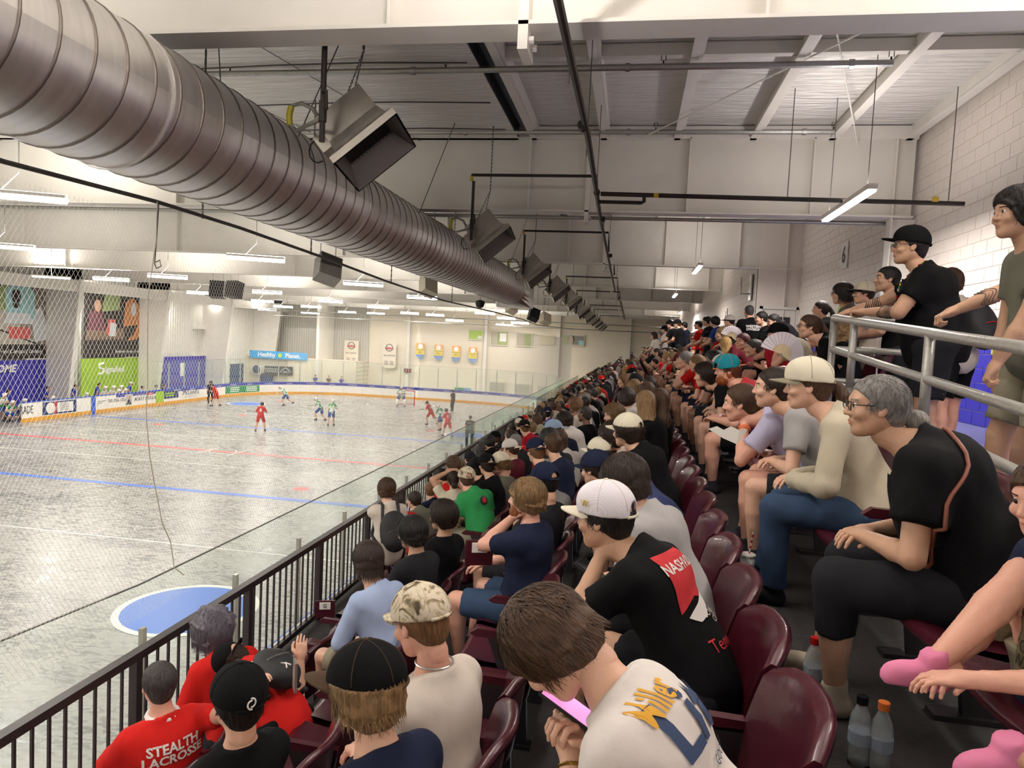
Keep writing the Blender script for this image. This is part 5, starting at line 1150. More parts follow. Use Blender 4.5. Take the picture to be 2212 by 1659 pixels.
    if P.get('beard'):
        k = ('beard', fine)
        if k not in HAIRM:
            G = Field((-.06, -.11, -.16), (.14, .11, .04), .007 if fine == 2 else .011); G.ell((.045, 0, -.075), (.062, .062, .058), k=.01); G.ell((.0, .0, -.04), (.05, .078, .045), k=.02)
            G.put((.02, -.05, -.07), (.14, .05, .04), lambda P3: ellip(P3, (.10, 0, -.035), (.05, .03, .026)), .01, 's'); G.cut(lambda P3: P3[..., 2] - .0 + P3[..., 0] * .35); G.noise(.003, 60, 2, .02); HAIRM[k] = np_mesh('beard', *G.mesh())
        put('beard', HAIRM[k], hairmat(P.get('beardcol', P.get('hair', 'brown'))))
    if cap:
        ck, cm, bm, back = cap; cr, br, bt = cap_mesh(ck, fine); T_ = HMt @ Matrix.Rotation(math.radians(P.get('captilt', 0)), 4, 'Y') @ (Matrix.Rotation(math.radians(back), 4, 'Z') if back else Matrix())
        T_ = T_ @ Matrix.Scale(1.06, 4)
        c = put('cap', cr, cm, None, T_); put('brim', br, bm, None, Matrix(), c); put('button', bt, bm, None, Matrix(), c)
    if P.get('helmet'):
        sh_, cg = helmet_mesh(fine); c = put('helmet', sh_, P['helmet'], None, HMt); put('face_cage', cg, M_black, None, Matrix(), c)
    if P.get('glasses'):
        k = ('glasses',)
        if k not in HAIRM:
            m = MB()
            for sg in (-1, 1): m.tube([(.104 - .004 * abs(math.sin(t)), sg * .033 + .022 * math.cos(t), .006 + .017 * math.sin(t)) for t in [2 * math.pi * j / 14 for j in range(14)]], .0022, 5, closed=True); m.tube([(.100, sg * .056, .012), (.05, sg * .076, .012), (-.01, sg * .082, .008)], .002, 5)
            m.tube([(.104, -.011, .010), (.106, 0, .013), (.104, .011, .010)], .002, 5); HAIRM[k] = m.mesh('glasses')
        put('glasses', HAIRM[k], M_black, None, HMt)
    tag(root, parent_tag[0], 'person', parent_tag[1] if len(parent_tag) > 1 else None)
    return dict(root=root, J=J, HM=HMt, hands=hands, legs=legs, hm=hmats, shirt=so, sv=sv, sq=sq)
# ---------------------------------------------------------------- solve seat position from the head's pixel
def seat_solve(k, px, py, yaw, P):
    """find y, lean so that the head of a person seated in row k lands on pixel"""
    r = ray(px, py); best = None; ya = math.radians(yaw); s = P.get('s', 1.0)
    for lean in range(-8, 66, 2):
        Q = dict(P); Q['lean'] = lean; Q['bend'] = 6 + max(0, lean) * .25; Q['neck'] = P.get('neck', 14 + lean * .2); Q['hip'] = 0; J = pose(Q); h = J['head']
        hx = h[0] * math.cos(ya) - h[1] * math.sin(ya); hy = h[0] * math.sin(ya) + h[1] * math.cos(ya); hz = h[2] + row_z(k) + .50 * s
        if r.z >= -1e-4 or hz >= -.02:
            y = (row_x(k) + hx) * r.y / r.x if abs(r.x) > 1e-6 else 5; e = abs(r.z * (y / r.y) - hz) if y > 0 else 9
        else:
            t = hz / r.z; y = r.y * t; e = abs(r.x * t - (row_x(k) + hx))
        e = e / max(y, .5) + .0006 * abs(lean - P.get('lean0', 20))
        if best is None or e < best[0]: best = (e, lean, y - hy, Q, y)
    e, lean, y0, Q, hy_ = best; return Q, (row_x(k), y0, row_z(k)), e
PEOPLE = []
def seated(k, px, py, yaw, look, lab, **P):
    P.setdefault('hip', 0); Q, loc, e = seat_solve(k, px, py, yaw, P); Q['hip'] = .50 * Q.get('s', 1.0); Q['floor'] = 0.0
    # snap so that the head is exactly on the pixel's ray at the same depth
    sh_ = P.get('shift', (0, 0, 0)); loc = tuple(a + b for a, b in zip(loc, sh_))
    d = build_person('person', Q, loc, yaw, look, (lab,) if isinstance(lab, str) else lab); PEOPLE.append((k, loc[1])); d['loc'] = loc; d['yaw'] = yaw; d['k'] = k
    return d
def standing(px, py, y, yaw, look, lab, fz, **P):
    P['stand'] = True; P.setdefault('lean', 4); s0 = P.get('s', 1.0); Q = dict(P); Q['hip'] = .0; J = pose(Q); h = J['head']; hw = at_y(px, py, y); ya = math.radians(yaw)
    hip = min(max(hw.z - h[2] - fz, .6), .93 * s0); Q['hip'] = hip; hx = h[0] * math.cos(ya) - h[1] * math.sin(ya); hy = h[0] * math.sin(ya) + h[1] * math.cos(ya)
    Q['floor'] = 0.0; loc = (hw.x - hx, y - hy, fz)
    d = build_person('person', Q, loc, yaw, look, (lab,) if isinstance(lab, str) else lab); d['loc'] = loc; d['yaw'] = yaw
    return d
def shirt_text(d, s, size, u, v, col, back=True, lines_rot=0.0, sx=1.0, bold=.0, parent=None, name='lettering'):
    """wrap lettering on the shirt; u sideways, v up the spine from mid torso, metres"""
    J = d['J']; n = -J['f'] if back else J['f']; up = J['u2']; x = np.cross(up, n); c = bpy.data.curves.new('t', 'FONT'); c.body = s; c.size = size; c.align_x = 'CENTER'; c.align_y = 'CENTER'; c.space_line = .85; c.resolution_u = 2; c.offset = bold
    o = bpy.data.objects.new('t', c); me = bpy.data.meshes.new_from_object(o); bpy.data.objects.remove(o)
    import bmesh
    bm = bmesh.new(); bm.from_mesh(me); bmesh.ops.subdivide_edges(bm, edges=[e for e in bm.edges if e.calc_length() > size * .25], cuts=1); bmesh.ops.triangulate(bm, faces=bm.faces[:]); bm.to_mesh(me); bm.free()
    bv = BVHTree.FromPolygons([tuple(p) for p in d['sv']], [tuple(q) for q in d['sq']]); base = J['mid'] + n * .5; cr, sr = math.cos(lines_rot), math.sin(lines_rot)
    for vt in me.vertices:
        a, b = vt.co.x * sx * cr - vt.co.y * sr, vt.co.x * sx * sr + vt.co.y * cr; p = base + x * (u + a) + up * (v + b); h = bv.ray_cast(Vector(p), Vector(-n), 1.0)
        q = h[0] if h[0] is not None else Vector(J['mid'] + n * .12 + x * (u + a) + up * (v + b)); vt.co = q + Vector(n) * .006
    me.materials.clear(); me.materials.append(col); me.update(); t = bpy.data.objects.new(name, me); COL.objects.link(t); t.parent = parent or d['shirt']; return t
def shirt_patch(d, poly, col, back=True, name='print', off=.004):
    J = d['J']; n = -J['f'] if back else J['f']; up = J['u2']; x = np.cross(up, n); import bmesh
    bm = bmesh.new(); f = bm.faces.new([bm.verts.new((a, b, 0)) for a, b in poly]); bmesh.ops.triangulate(bm, faces=[f])
    for _ in range(5):
        bmesh.ops.subdivide_edges(bm, edges=[e for e in bm.edges if e.calc_length() > .014], cuts=1); bmesh.ops.triangulate(bm, faces=bm.faces[:]); bv = BVHTree.FromPolygons([tuple(p) for p in d['sv']], [tuple(q) for q in d['sq']])
    for vt in bm.verts:
        p = J['mid'] + n * .5 + x * vt.co.x + up * vt.co.y; h = bv.ray_cast(Vector(p), Vector(-n), 1.0); vt.co = (h[0] if h[0] is not None else Vector(p) - Vector(n) * .38) + Vector(n) * off
    me = bpy.data.meshes.new(name); bm.to_mesh(me); bm.free(); me.materials.append(col); t = bpy.data.objects.new(name, me); COL.objects.link(t); t.parent = d['shirt']; return t
# ================================================================ PEOPLE
C = {n: cloth(n, c) for n, c in dict(white='d9d1ca', offwhite='cfc4b8', cream='d8d0ba', black='0c0c0e', charcoal='212125', grey='7d7a78', heather='9a9796', taupe='6b6259', navy='1a2036', denim='34465f', blue='2f4f9a', royal='2438a0', sky='9fb0d0', palered='b8353c', red='c0201c', crimson='a81e2c', green='2f8a4e', olive='68675a', khaki='8d8672', beige='b5ab96', lilac='b9b4cf', pink='d77fa0', maroon='5a1e28', orange='d9753a', yellow='d9b23a', teal='1f7f8e', brown='4a3a2c').items()}
def camo_mat():
    m = mat('camouflage_cloth', 'cdbf9e', .85); nt = m.node_tree; b = nt.nodes['Principled BSDF']; tc = nt.nodes.new('ShaderNodeTexCoord')
    n = nt.nodes.new('ShaderNodeTexNoise'); n.inputs['Scale'].default_value = 16; n.inputs['Detail'].default_value = 5; n.inputs['Distortion'].default_value = 1.6
    r = nt.nodes.new('ShaderNodeValToRGB'); e = r.color_ramp.elements; e[0].position = .36; e[0].color = (.07, .05, .03, 1); e[1].position = .62; e[1].color = (.66, .58, .46, 1)
    for p, c in ((.42, (.20, .16, .09, 1)), (.47, (.42, .34, .22, 1)), (.52, (.60, .52, .38, 1)), (.68, (.30, .27, .17, 1))): q = e.new(p); q.color = c
    nt.links.new(tc.outputs['Object'], n.inputs['Vector']); nt.links.new(n.outputs['Fac'], r.inputs[0]); nt.links.new(r.outputs[0], b.inputs['Base Color']); return m
M_camo = camo_mat()
def mesh_cap_mat():
    m = mat('white_cap_mesh', 'd6cfd4', .8); nt = m.node_tree; b = nt.nodes['Principled BSDF']; tc = nt.nodes.new('ShaderNodeTexCoord'); v = nt.nodes.new('ShaderNodeTexVoronoi'); v.inputs['Scale'].default_value = 260; v.inputs['Randomness'].default_value = 0
    r = nt.nodes.new('ShaderNodeValToRGB'); r.color_ramp.elements[0].color = (.5, .47, .5, 1); r.color_ramp.elements[0].position = .25; r.color_ramp.elements[1].color = (.78, .74, .78, 1); r.color_ramp.elements[1].position = .45
    nt.links.new(tc.outputs['Object'], v.inputs['Vector']); nt.links.new(v.outputs['Distance'], r.inputs[0]); nt.links.new(r.outputs[0], b.inputs['Base Color']); return m
M_capmesh = mesh_cap_mat()
def cp(c, back=0, b=None, kind='round'): return (kind, C[c] if isinstance(c, str) else c, C[b] if b else (C[c] if isinstance(c, str) else c), back)
T, B = 'topmat', 'botmat'
M_print = mat('shirt_print_white', 'e6e2dc', .8)
# ------------- nearest people, one by one
d_lite = seated(0, 1190, 1395, 168, (172, 58), 'young man bent over his phone in white tee with dark blue lettering on the back', fine=2, topmat=C['white'], botmat=C['taupe'], hairstyle='shaggy', hair='brown', hands=('phone', 'phone'), hk=('phone', 'phone'), lean0=42, w=1.08)
d_nash = seated(0, 1300, 1120, 158, (160, 6), 'man in white mesh cap and black tee with red patch, chin in hand', fine=2, topmat=C['black'], botmat=C['charcoal'], hairstyle='short', hair='black', skin='tan', cap=('trucker', M_capmesh, C['cream'], 0), hands=('chin', 'phone'), hk=('fist', 'phone'), w=1.05)
d = seated(0, 1343, 1042, 152, (150, 15), 'man in heather grey tee just beyond the white mesh cap', fine=2, topmat=C['heather'], botmat=C['charcoal'], hairstyle='shaggy', hair='darkbrown')
d = seated(0, 1275, 1013, 150, (150, 10), 'person in navy tee and navy cap bending forward behind the grey tee', fine=2, topmat=mat('cloth_bright_navy', '2a3560', .88), botmat=C['charcoal'], hairstyle='short', hair='darkbrown', cap=cp('navy', 0), w=1.05)
d = seated(0, 1322, 945, 150, (170, 10), 'dark haired boy in off-white tee with long curved back', fine=2, topmat=C['offwhite'], botmat=C['charcoal'], hairstyle='messy', hair='darkbrown', skin='pink')
d = seated(0, 1264, 978, 150, (150, 5), 'boy in cream cap with dark strap opening at the back of it', fine=2, topmat=C['black'], botmat=C['charcoal'], hairstyle='curly', hair='darkbrown', cap=cp('cream', 0))
d = seated(0, 1357, 932, 150, (150, 5), 'boy in black tee with cream cap over curly hair', fine=2, topmat=C['black'], botmat=C['charcoal'], hairstyle='curly', hair='darkbrown', cap=cp('cream', 0))
d_wt2 = seated(0, 1349, 862, 150, (135, 0), 'dark haired man in white tee with small printed line on the back', fine=1, topmat=C['white'], botmat=C['charcoal'], hairstyle='messy', hair='darkbrown')
for px, py, hc, st, lab in ((1371, 838, 'dirty', 'long', 'girl with straight dirty blond hair, left of the long haired three'), (1396, 872, 'dirty', 'long', 'girl with long wavy streaked hair over her back, nearest of the long haired girls'), (1422, 866, 'brown', 'long', 'girl with long plain brown hair beside the streaky haired one'), (1403, 832, 'darkbrown', 'long', 'dark brown haired girl above the streaky haired one'), (1398, 848, 'brown', 'long', 'brown haired girl half hidden between two long haired girls')):
    seated(0, px, py, 150, (120, 5), lab, fine=1, topmat=C['black' if px != 1371 else 'navy'], botmat=C['denim'], hairstyle=st, hair=hc, female=True)
# row in front
d_red = seated(-1, 1135, 1078, 158, (175, 2), 'red bearded man in navy tee with hand at his mouth, pale shorts', fine=2, topmat=C['navy'], botmat=C['denim'], hairstyle='messy', hair='dirty', beard=True, beardcol='redhair', skin='pink', hands=('chin', 'knee'), hk=('fist', 'relax'), w=1.12, lean0=15)
d_camo = seated(-1, 905, 1345, 155, (150, 18), 'man in woodland camouflage cap and off-white tee, silver neck chain', fine=2, topmat=C['offwhite'], botmat=C['khaki'], hairstyle='crop', hair='lightbrown', skin='pink', cap=('fitted', M_camo, M_camo, 0), w=1.12)
d_bc = seated(-1, 788, 1490, 150, (148, 8), 'fair haired person in black and brown cap with wide brown peak, navy striped tee', fine=2, topmat=C['navy'], botmat=C['charcoal'], hairstyle='shaggy', hair='dirty', cap=('fitted', C['black'], C['brown'], 28))
d = seated(-1, 1180, 1040, 150, (140, 8), 'boy in plain dark navy cap with small pale emblem, charcoal tee', fine=2, topmat=C['charcoal'], botmat=C['charcoal'], hairstyle='short', hair='black', cap=cp('navy', 0))
d_nc = seated(-1, 1158, 975, 150, (125, 8), 'boy in dark navy cap with pale blue badge worn backwards, grey tee', fine=2, topmat=C['grey'], botmat=C['charcoal'], hairstyle='short', hair='lightbrown', cap=cp('navy', 180))
d = seated(-1, 1195, 962, 150, (125, 8), 'boy with short brown hair and navy hooded top', fine=2, topmat=C['navy'], botmat=C['charcoal'], top='long', hairstyle='crop', hair='brown')
d = seated(-1, 1183, 928, 155, (185, 5), 'boy in faded light blue cap worn backwards, looking left', fine=2, topmat=C['navy'], botmat=C['charcoal'], hairstyle='short', hair='brown', cap=('round', mat('cloth_faded_blue', '8ea3bd', .9), mat('cloth_faded_blue', '8ea3bd', .9), 180))
d = seated(-1, 1217, 910, 150, (170, 5), 'dark haired boy in white tee between the light blue cap and the bald man', fine=2, topmat=C['white'], botmat=C['charcoal'], hairstyle='messy', hair='darkbrown')
d = seated(-1, 1265, 895, 150, (150, 0), 'man with shaved head and broad neck in black shirt', fine=2, topmat=C['black'], botmat=C['charcoal'], hairstyle='buzz', hair='darkgrey', skin='brown', w=1.25)
d = seated(0, 1311, 897, 150, (195, 10), 'boy with curly bleached hair turning his face left', fine=2, topmat=C['black'], botmat=C['charcoal'], hairstyle='curly', hair='dirty')
# second step
d_ua = seated(-2, 532, 1515, 150, (140, 0), 'person in black cap with small white symbol on the back, black hooded top', fine=2, topmat=C['black'], botmat=C['black'], top='long', hairstyle='short', hair='black', cap=cp('black', 0, None, 'fitted'), hs=1.08)
d_blue = seated(-2, 797, 1212, 150, (130, 10), 'boy with thick dark hair in pale lilac blue long sleeved top', fine=2, topmat=C['sky'], botmat=C['khaki'], top='long', hairstyle='bowl', hair='darkbrown')
d_bh = seated(-2, 893, 1152, 152, (155, 6), 'black haired man in ribbed charcoal tee', fine=2, topmat=C['charcoal'], botmat=C['black'], hairstyle='shaggy', hair='black', skin='tan')
d_cu = seated(-2, 982, 1118, 150, (155, 0), 'boy with curly dark hair in black tee', fine=2, topmat=C['black'], botmat=C['taupe'], hairstyle='curly', hair='darkbrown', skin='tan')
d_gr = seated(-2, 1012, 1035, 140, (120, 8), 'man in bright green tee with camouflage cap', fine=2, topmat=C['green'], botmat=C['khaki'], hairstyle='crop', hair='brown', skin='pink', cap=('round', M_camo, M_camo, 0), w=1.15)
d = seated(-2, 1030, 1012, 150, (140, 0), 'person in plain black cap just beyond the green tee', fine=1, topmat=C['black'], botmat=C['black'], hairstyle='short', hair='black', cap=cp('black'))
d_L = seated(-2, 1052, 1005, 150, (130, 5), 'boy in black cap with letter L worn backwards, black tee', fine=2, topmat=C['black'], botmat=C['black'], hairstyle='short', hair='darkbrown', cap=cp('black', 180))
seated(-2, 1108, 1002, 155, (185, 12), 'fair boy in cream cap worn backwards, dark green top, face turned left', fine=2, topmat=C['olive'], botmat=C['black'], hairstyle='shaggy', hair='lightbrown', cap=cp('cream', 180), hands=('chin', 'lap'))
seated(-2, 1106, 970, 150, (160, 5), 'boy in white cap worn backwards beside long black hair, maroon tee', fine=2, topmat=C['maroon'], botmat=C['black'], hairstyle='short', hair='brown', cap=cp('white', 180))
seated(-3, 1068, 990, 150, (120, 5), 'person with long straight black hair near the railing', fine=2, topmat=C['black'], botmat=C['black'], hairstyle='long', hair='black', female=True)
seated(-3, 1084, 948, 155, (180, 2), 'boy in tall black cap facing left near the railing', fine=2, topmat=C['charcoal'], botmat=C['black'], hairstyle='shaggy', hair='brown', cap=cp('black', 0, None, 'flat'))
# front row
d_gm = seated(-3, 348, 1478, 148, (138, 2), 'grey haired man in red shirt with white collar lettered STEALTH LACROSSE', fine=2, topmat=C['red'], botmat=C['charcoal'], top='jersey', hairstyle='crop', hair='darkgrey', skin='pink', w=1.25, hands=('knee', tuple(at_y(625, 1500, 3.0))), hk=('relax', 'relax'), lean0=15)
d_cw = seated(-3, 432, 1360, 150, (140, 0), 'person with frizzy blue grey hair in red shirt by the railing', fine=2, topmat=C['red'], botmat=C['charcoal'], hairstyle='frizz', hair='bluegrey', w=1.15, top='jersey')
d_kb = standing(505, 1392, 3.95, 150, (168, 58, -20), 'boy in red shirt and black cap bending over the seats with a small black backpack', row_z(-3), fine=2, topmat=C['red'], botmat=C['black'], hairstyle='short', hair='darkbrown', cap=cp('black', 180), lean=62, bend=10, neck=20, hands=(tuple(at_y(585, 1460, 3.3)), tuple(at_y(650, 1420, 4.1))), s=.92)
d_bp = standing(836, 1042, 7.02, 125, (108, 4), 'fair boy standing at the railing in white tee with black backpack', row_z(-3), fine=2, topmat=C['offwhite'], botmat=C['black'], bottom='trousers', hairstyle='messy', hair='brown', s=.93, hands=(tuple(at_x(790, 1100, -3.1)), 'hang'))
seated(-3, 941, 1030, 140, (165, 28), 'woman in red tee with black hair tied up, looking at a phone', fine=2, topmat=C['red'], botmat=C['black'], hairstyle='bun', hair='black', skin='tan', female=True, hands=('phone', 'phone'), hk=('phone', 'phone'))
d_jw = standing(981, 992, 8.19, 120, (112, 0), 'woman in cream jersey standing at the railing with hands on her head', row_z(-3), fine=2, topmat=C['cream'], botmat=C['black'], hairstyle='bun', hair='darkbrown', skin='tan', female=True, s=.88, hands=('top', 'top'))
# row behind the camera's seats
d_gw = seated(1, 1893, 880, 158, (178, 2), 'older woman with silver streaked hair in a low bun, glasses, loose black top, tan strap', fine=2, topmat=C['black'], botmat=C['charcoal'], bottom='capri', hairstyle='bun', hair='grey', skin='tan', female=True, glasses=True, w=1.28, loose=True, lean0=18, hs=.93, shoes=True, shoemat=mat('shoe_beige', 'a89c8a', .8))
d_cg = seated(1, 1745, 835, 160, (172, 4), 'girl in cream mesh cap and oatmeal sweatshirt with blue jeans', fine=2, topmat=C['beige'], botmat=C['denim'], top='long', bottom='trousers', hairstyle='pony', hair='brown', female=True, cap=('trucker', C['cream'], C['khaki'], 0), hands=('lap', 'lap'), shoemat=C['charcoal'])
d_lg = seated(1, 1612, 872, 160, (168, 8), 'girl in lavender tee resting her chin on her hand, orange wristband', fine=2, topmat=C['lilac'], botmat=C['charcoal'], hairstyle='bun', hair='brown', female=True, hands=('chin', 'lap'), hk=('fist', 'relax'), lean0=35, skin='pink', shortlen=.55)
d = seated(1, 1652, 838, 155, (172, 2), 'dark haired girl in grey tee between the lavender tee and the mesh cap', fine=2, topmat=C['heather'], botmat=C['charcoal'], hairstyle='pony', hair='darkbrown', female=True)
d_tc = seated(1, 1560, 800, 165, (182, 4), 'big man with ginger beard in faded red tee and teal flat cap', fine=2, topmat=C['palered'], botmat=C['black'], hairstyle='short', hair='auburn', beard=True, beardcol='redhair', skin='pink', cap=('flat', C['teal'], C['orange'], 200), w=1.4, hands=('knee', 'knee'), lean0=20)
d = seated(1, 1526, 812, 160, (170, 6), 'woman with black and white patterned scarf beside the teal cap', fine=2, topmat=C['black'], botmat=C['black'], hairstyle='curly', hair='darkbrown', female=True)
d_st = seated(1, 1503, 785, 145, (150, 8), 'woman in red shirt lettered STEALTH with streaky tied hair', fine=1, topmat=C['red'], botmat=C['charcoal'], hairstyle='bun', hair='dirty', female=True)
seated(1, 1474, 780, 160, (175, 12), 'boy in dark red tee and maroon cap, looking down at his hands', fine=1, topmat=C['crimson'], botmat=C['black'], hairstyle='short', hair='darkbrown', cap=cp('maroon', 0), hands=('phone', 'phone'))
seated(1, 1455, 775, 160, (172, 6), 'woman with straight blond hair in black vest', fine=1, topmat=C['black'], botmat=C['khaki'], hairstyle='long', hair='dirty', female=True, top='tank')
seated(1, 1431, 772, 160, (180, 6), 'person with thick black curls in grey brown tee', fine=1, topmat=C['taupe'], botmat=C['black'], hairstyle='curly', hair='black', skin='tan')
seated(1, 1413, 782, 160, (170, 6), 'person in bright red tee left of the black curls', fine=1, topmat=C['red'], botmat=C['black'], hairstyle='short', hair='black')
# the child on the right
d_kid = seated(1, 2330, 1085, 186, (202, 12), 'child in navy tee with pale printed panel and pink clogs, one knee drawn up', fine=2, topmat=C['navy'], botmat=C['khaki'], hairstyle='long', hair='brown', female=True, s=.80, shoescale=.95, hands=('knee', 'lap'), feet=((.30, .22, .42), (.34, -.02, .50)), shift=(-.07, 0, 0), kpoles=((.2, 1, .1), (.3, 0, 1)), hk=('relax', 'relax'), shoemat=C['pink'], shortlen=.5, lean0=12, skin='pink')
# upper tier
d = seated(2, 1747, 708, 165, (180, 2), 'woman in black top with sunglasses pushed up into her hair', fine=2, topmat=C['black'], botmat=C['black'], hairstyle='pony', hair='brown', female=True, glasses=True, w=1.15)
d_fan = seated(2, 1680, 722, 165, (178, 4), 'man in beige tee and black cap with hand at his chin, behind a white fan', fine=2, topmat=C['beige'], botmat=C['khaki'], hairstyle='short', hair='brown', skin='pink', cap=cp('black', 0), hands=('chin', 'lap'), hk=('fist', 'relax'))
d = seated(2, 1626, 755, 160, (185, 4), 'grey haired woman in red tee left of the white fan', fine=1, topmat=C['crimson'], botmat=C['black'], hairstyle='crop', hair='darkgrey', female=True)
d_pt = seated(2, 1604, 738, 180, (215, 2), 'woman with dark red hair in black tee, pointing to the left', fine=1, topmat=C['black'], botmat=C['black'], hairstyle='short', hair='wine', female=True, hands=('lap', 'lap'))
seated(2, 1566, 745, 150, (120, 4), 'woman with straight honey blond hair by the pointing arm', fine=1, topmat=C['maroon'], botmat=C['black'], hairstyle='long', hair='blond', female=True)
seated(2, 1528, 742, 165, (180, 4), 'man in black cap and olive tee with glasses', fine=1, topmat=C['olive'], botmat=C['black'], hairstyle='short', hair='black', cap=cp('black', 0), glasses=True)
seated(2, 1508, 748, 165, (182, 4), 'person in blue and white cap beside the olive tee', fine=1, topmat=C['blue'], botmat=C['black'], hairstyle='short', hair='black', cap=('round', C['royal'], C['white'], 0))
# ------------- standing on the concourse
hr1, hr2 = at_x(1848, 688, RAILX), at_x(1797, 690, RAILX)
d_big = standing(1966, 522, 5.56, 160, (176, -2), 'big man in black tee and black flat cap leaning tattooed forearms on the tube railing', FZ, fine=2, topmat=C['black'], botmat=C['charcoal'], hairstyle='crop', hair='black', skin='tan', cap=cp('black', 0, None, 'flat'), glasses=True, w=1.5, s=1.06, hands=(tuple(hr1 + Vector((.06, .0, .05))), tuple(hr2 + Vector((.08, -.1, .05)))), hk=('grip', 'grip'), lean=8)
d_ta = standing(2232, 470, 4.39, 165, (176, 0), 'man in black tee with tattooed forearm stretched to the tube railing', FZ, fine=2, topmat=C['black'], botmat=C['charcoal'], hairstyle='short', hair='black', skin='tan', w=1.2, s=1.05, hands=(tuple(at_x(2010, 700, RAILX) + Vector((.05, 0, .04))), 'hang'), hk=('grip', 'relax'), lean=6)
d_ym = standing(2199, 447, 3.80, 178, (186, 2), 'young man with thick black hair in olive tee and grey shorts, face in profile', FZ, fine=2, topmat=C['olive'], botmat=C['khaki'], hairstyle='messy', hair='black', skin='tan', s=1.0, hands=(tuple(at_x(2120, 845, RAILX + .04)), 'hang'), hk=('grip', 'relax'), lean=5)
d_mh = standing(2052, 580, 6.90, 120, (100, 0), 'person with tousled brown hair in white tee seen from behind, black and red backpack', FZ, fine=2, topmat=C['offwhite'], botmat=C['black'], hairstyle='messy', hair='brown', skin='pink', s=.98)
standing(1918, 575, 7.02, 160, (182, -2), 'man with cropped black hair in profile behind the big man', FZ, fine=2, topmat=C['black'], botmat=C['charcoal'], hairstyle='crop', hair='black', skin='tan', s=1.0)
standing(1866, 622, 8.07, 160, (180, 0), 'young man in cream cap with black peak and glasses', FZ, fine=2, topmat=C['offwhite'], botmat=C['charcoal'], hairstyle='short', hair='darkbrown', cap=('round', C['cream'], C['black'], 0), glasses=True, s=.97)
standing(1820, 615, 8.42, 150, (178, 0), 'man with thick black hair and glasses in grey brown tee', FZ, fine=2, topmat=C['taupe'], botmat=C['charcoal'], hairstyle='bowl', hair='black', glasses=True, s=.98)
standing(1772, 668, 9.83, 140, (165, 0), 'girl with long dark ponytail in black tee near the wall', FZ, fine=1, topmat=C['black'], botmat=C['black'], hairstyle='pony', hair='darkbrown', female=True, s=.92)
standing(1812, 735, 6.90, 140, (120, 5), 'girl with long crinkled blond brown hair behind the end of the tube railing', FZ, fine=2, topmat=C['black'], botmat=C['black'], hairstyle='curlylong', hair='dirty', female=True, s=.76)
d_we = standing(1618, 672, 13.92, 105, (105, 2), 'broad man in black shirt lettered WESTERN DIVISION seen from behind', FZ, fine=1, topmat=C['black'], botmat=C['charcoal'], hairstyle='buzz', hair='darkgrey', skin='pink', w=1.3, s=1.02)
standing(1672, 672, 12.40, 170, (188, 18), 'woman with dark hair tied back leaning over the rail in black', FZ, fine=1, topmat=C['black'], botmat=C['black'], hairstyle='bun', hair='black', female=True, lean=38, s=1.0)
standing(1644, 688, 13.10, 165, (185, 6), 'person in black beside the leaning woman', FZ, fine=1, topmat=C['black'], botmat=C['black'], hairstyle='short', hair='black')
for px, py, y, lab, tm, hst, hc, cap_ in ((1575, 694, 15.79, 'person in black and white mesh cap behind the rail', 'red', 'short', 'black', ('round', C['white'], C['black'], 0)), (1543, 695, 16.96, 'dark haired person in blue top bending over the rail', 'blue', 'shaggy', 'black', None), (1526, 694, 17.55, 'dark haired person in black top left of the blue one', 'charcoal', 'short', 'black', None), (1508, 702, 18.72, 'man in bright red tee with short black hair standing behind the rail', 'red', 'crop', 'black', None),
        (1477, 704, 22.23, 'person in dark quilted jacket, right of the standing trio', 'navy', 'short', 'black', None), (1463, 699, 21.64, 'broad man in black tee and black cap, middle of the standing trio', 'black', 'short', 'brown', cp('black', 0)), (1448, 701, 22.23, 'person in black cap worn backwards, left of the standing trio', 'charcoal', 'short', 'black', cp('black', 180)), (1435, 712, 24.57, 'person in black cap with white shirt, left of the trio', 'white', 'short', 'darkbrown', cp('black', 0)), (1426, 722, 26.91, 'grey haired person in light blue shirt standing far back', 'sky', 'crop', 'grey', None), (1412, 728, 24.57, 'woman with long dark hair in white top standing far back', 'white', 'long', 'darkbrown', None)):
    standing(px, py, y, 150, (165, 5), lab, FZ, fine=1, topmat=C[tm], botmat=C['charcoal'], hairstyle=hst, hair=hc, cap=cap_, w=1.1)
# ------------- shirts' lettering
for dd, sz in ((d_gm, .066), (d_cw, .062), (d_kb, .058)):
    shirt_text(dd, 'STEALTH\nLACROSSE', sz, 0, .165, M_print, bold=.002)
shirt_text(d_st, 'STEALTH\nLACROSSE', .06, 0, .13, M_print, bold=.002)
J = d_gm['J']; cb = MB(); cb.tube([tuple(J['neck'] + J['u2'] * .022 + (J['f'] * math.cos(a) + J['l'] * math.sin(a)) * .074) for a in [2 * math.pi * k / 16 for k in range(16)]], .016, 6, closed=True); o = obj('collar', cb, M_print, d_gm['shirt'], smooth=True); o['label'] = 'white collar'
shirt_patch(d_nash, [(-.11, .27), (.05, .27), (.09, .17), (.07, .06), (-.02, .09), (-.11, .05)], mat('print_red', 'b8252b', .8)); shirt_text(d_nash, 'NASHVILLE', .058, -.01, .21, M_print, sx=.75, bold=.001)
shirt_text(d_nash, 'COWBOY\nCITY', .034, .05, .0, M_print); shirt_text(d_nash, 'Tennessee', .07, .04, -.09, mat('print_red', 'b8252b', .8), sx=.8)
mb_h = [(-.09, .03), (-.05, .0), (.0, .01), (.05, .06), (.06, .10), (.045, .06), (.0, .03), (-.04, .02)]; shirt_patch(d_nash, mb_h, M_print, off=.006)
M_pnavy = mat('print_navy', '2b3c5c', .8); M_pgold = mat('print_gold', 'd09a2c', .8)
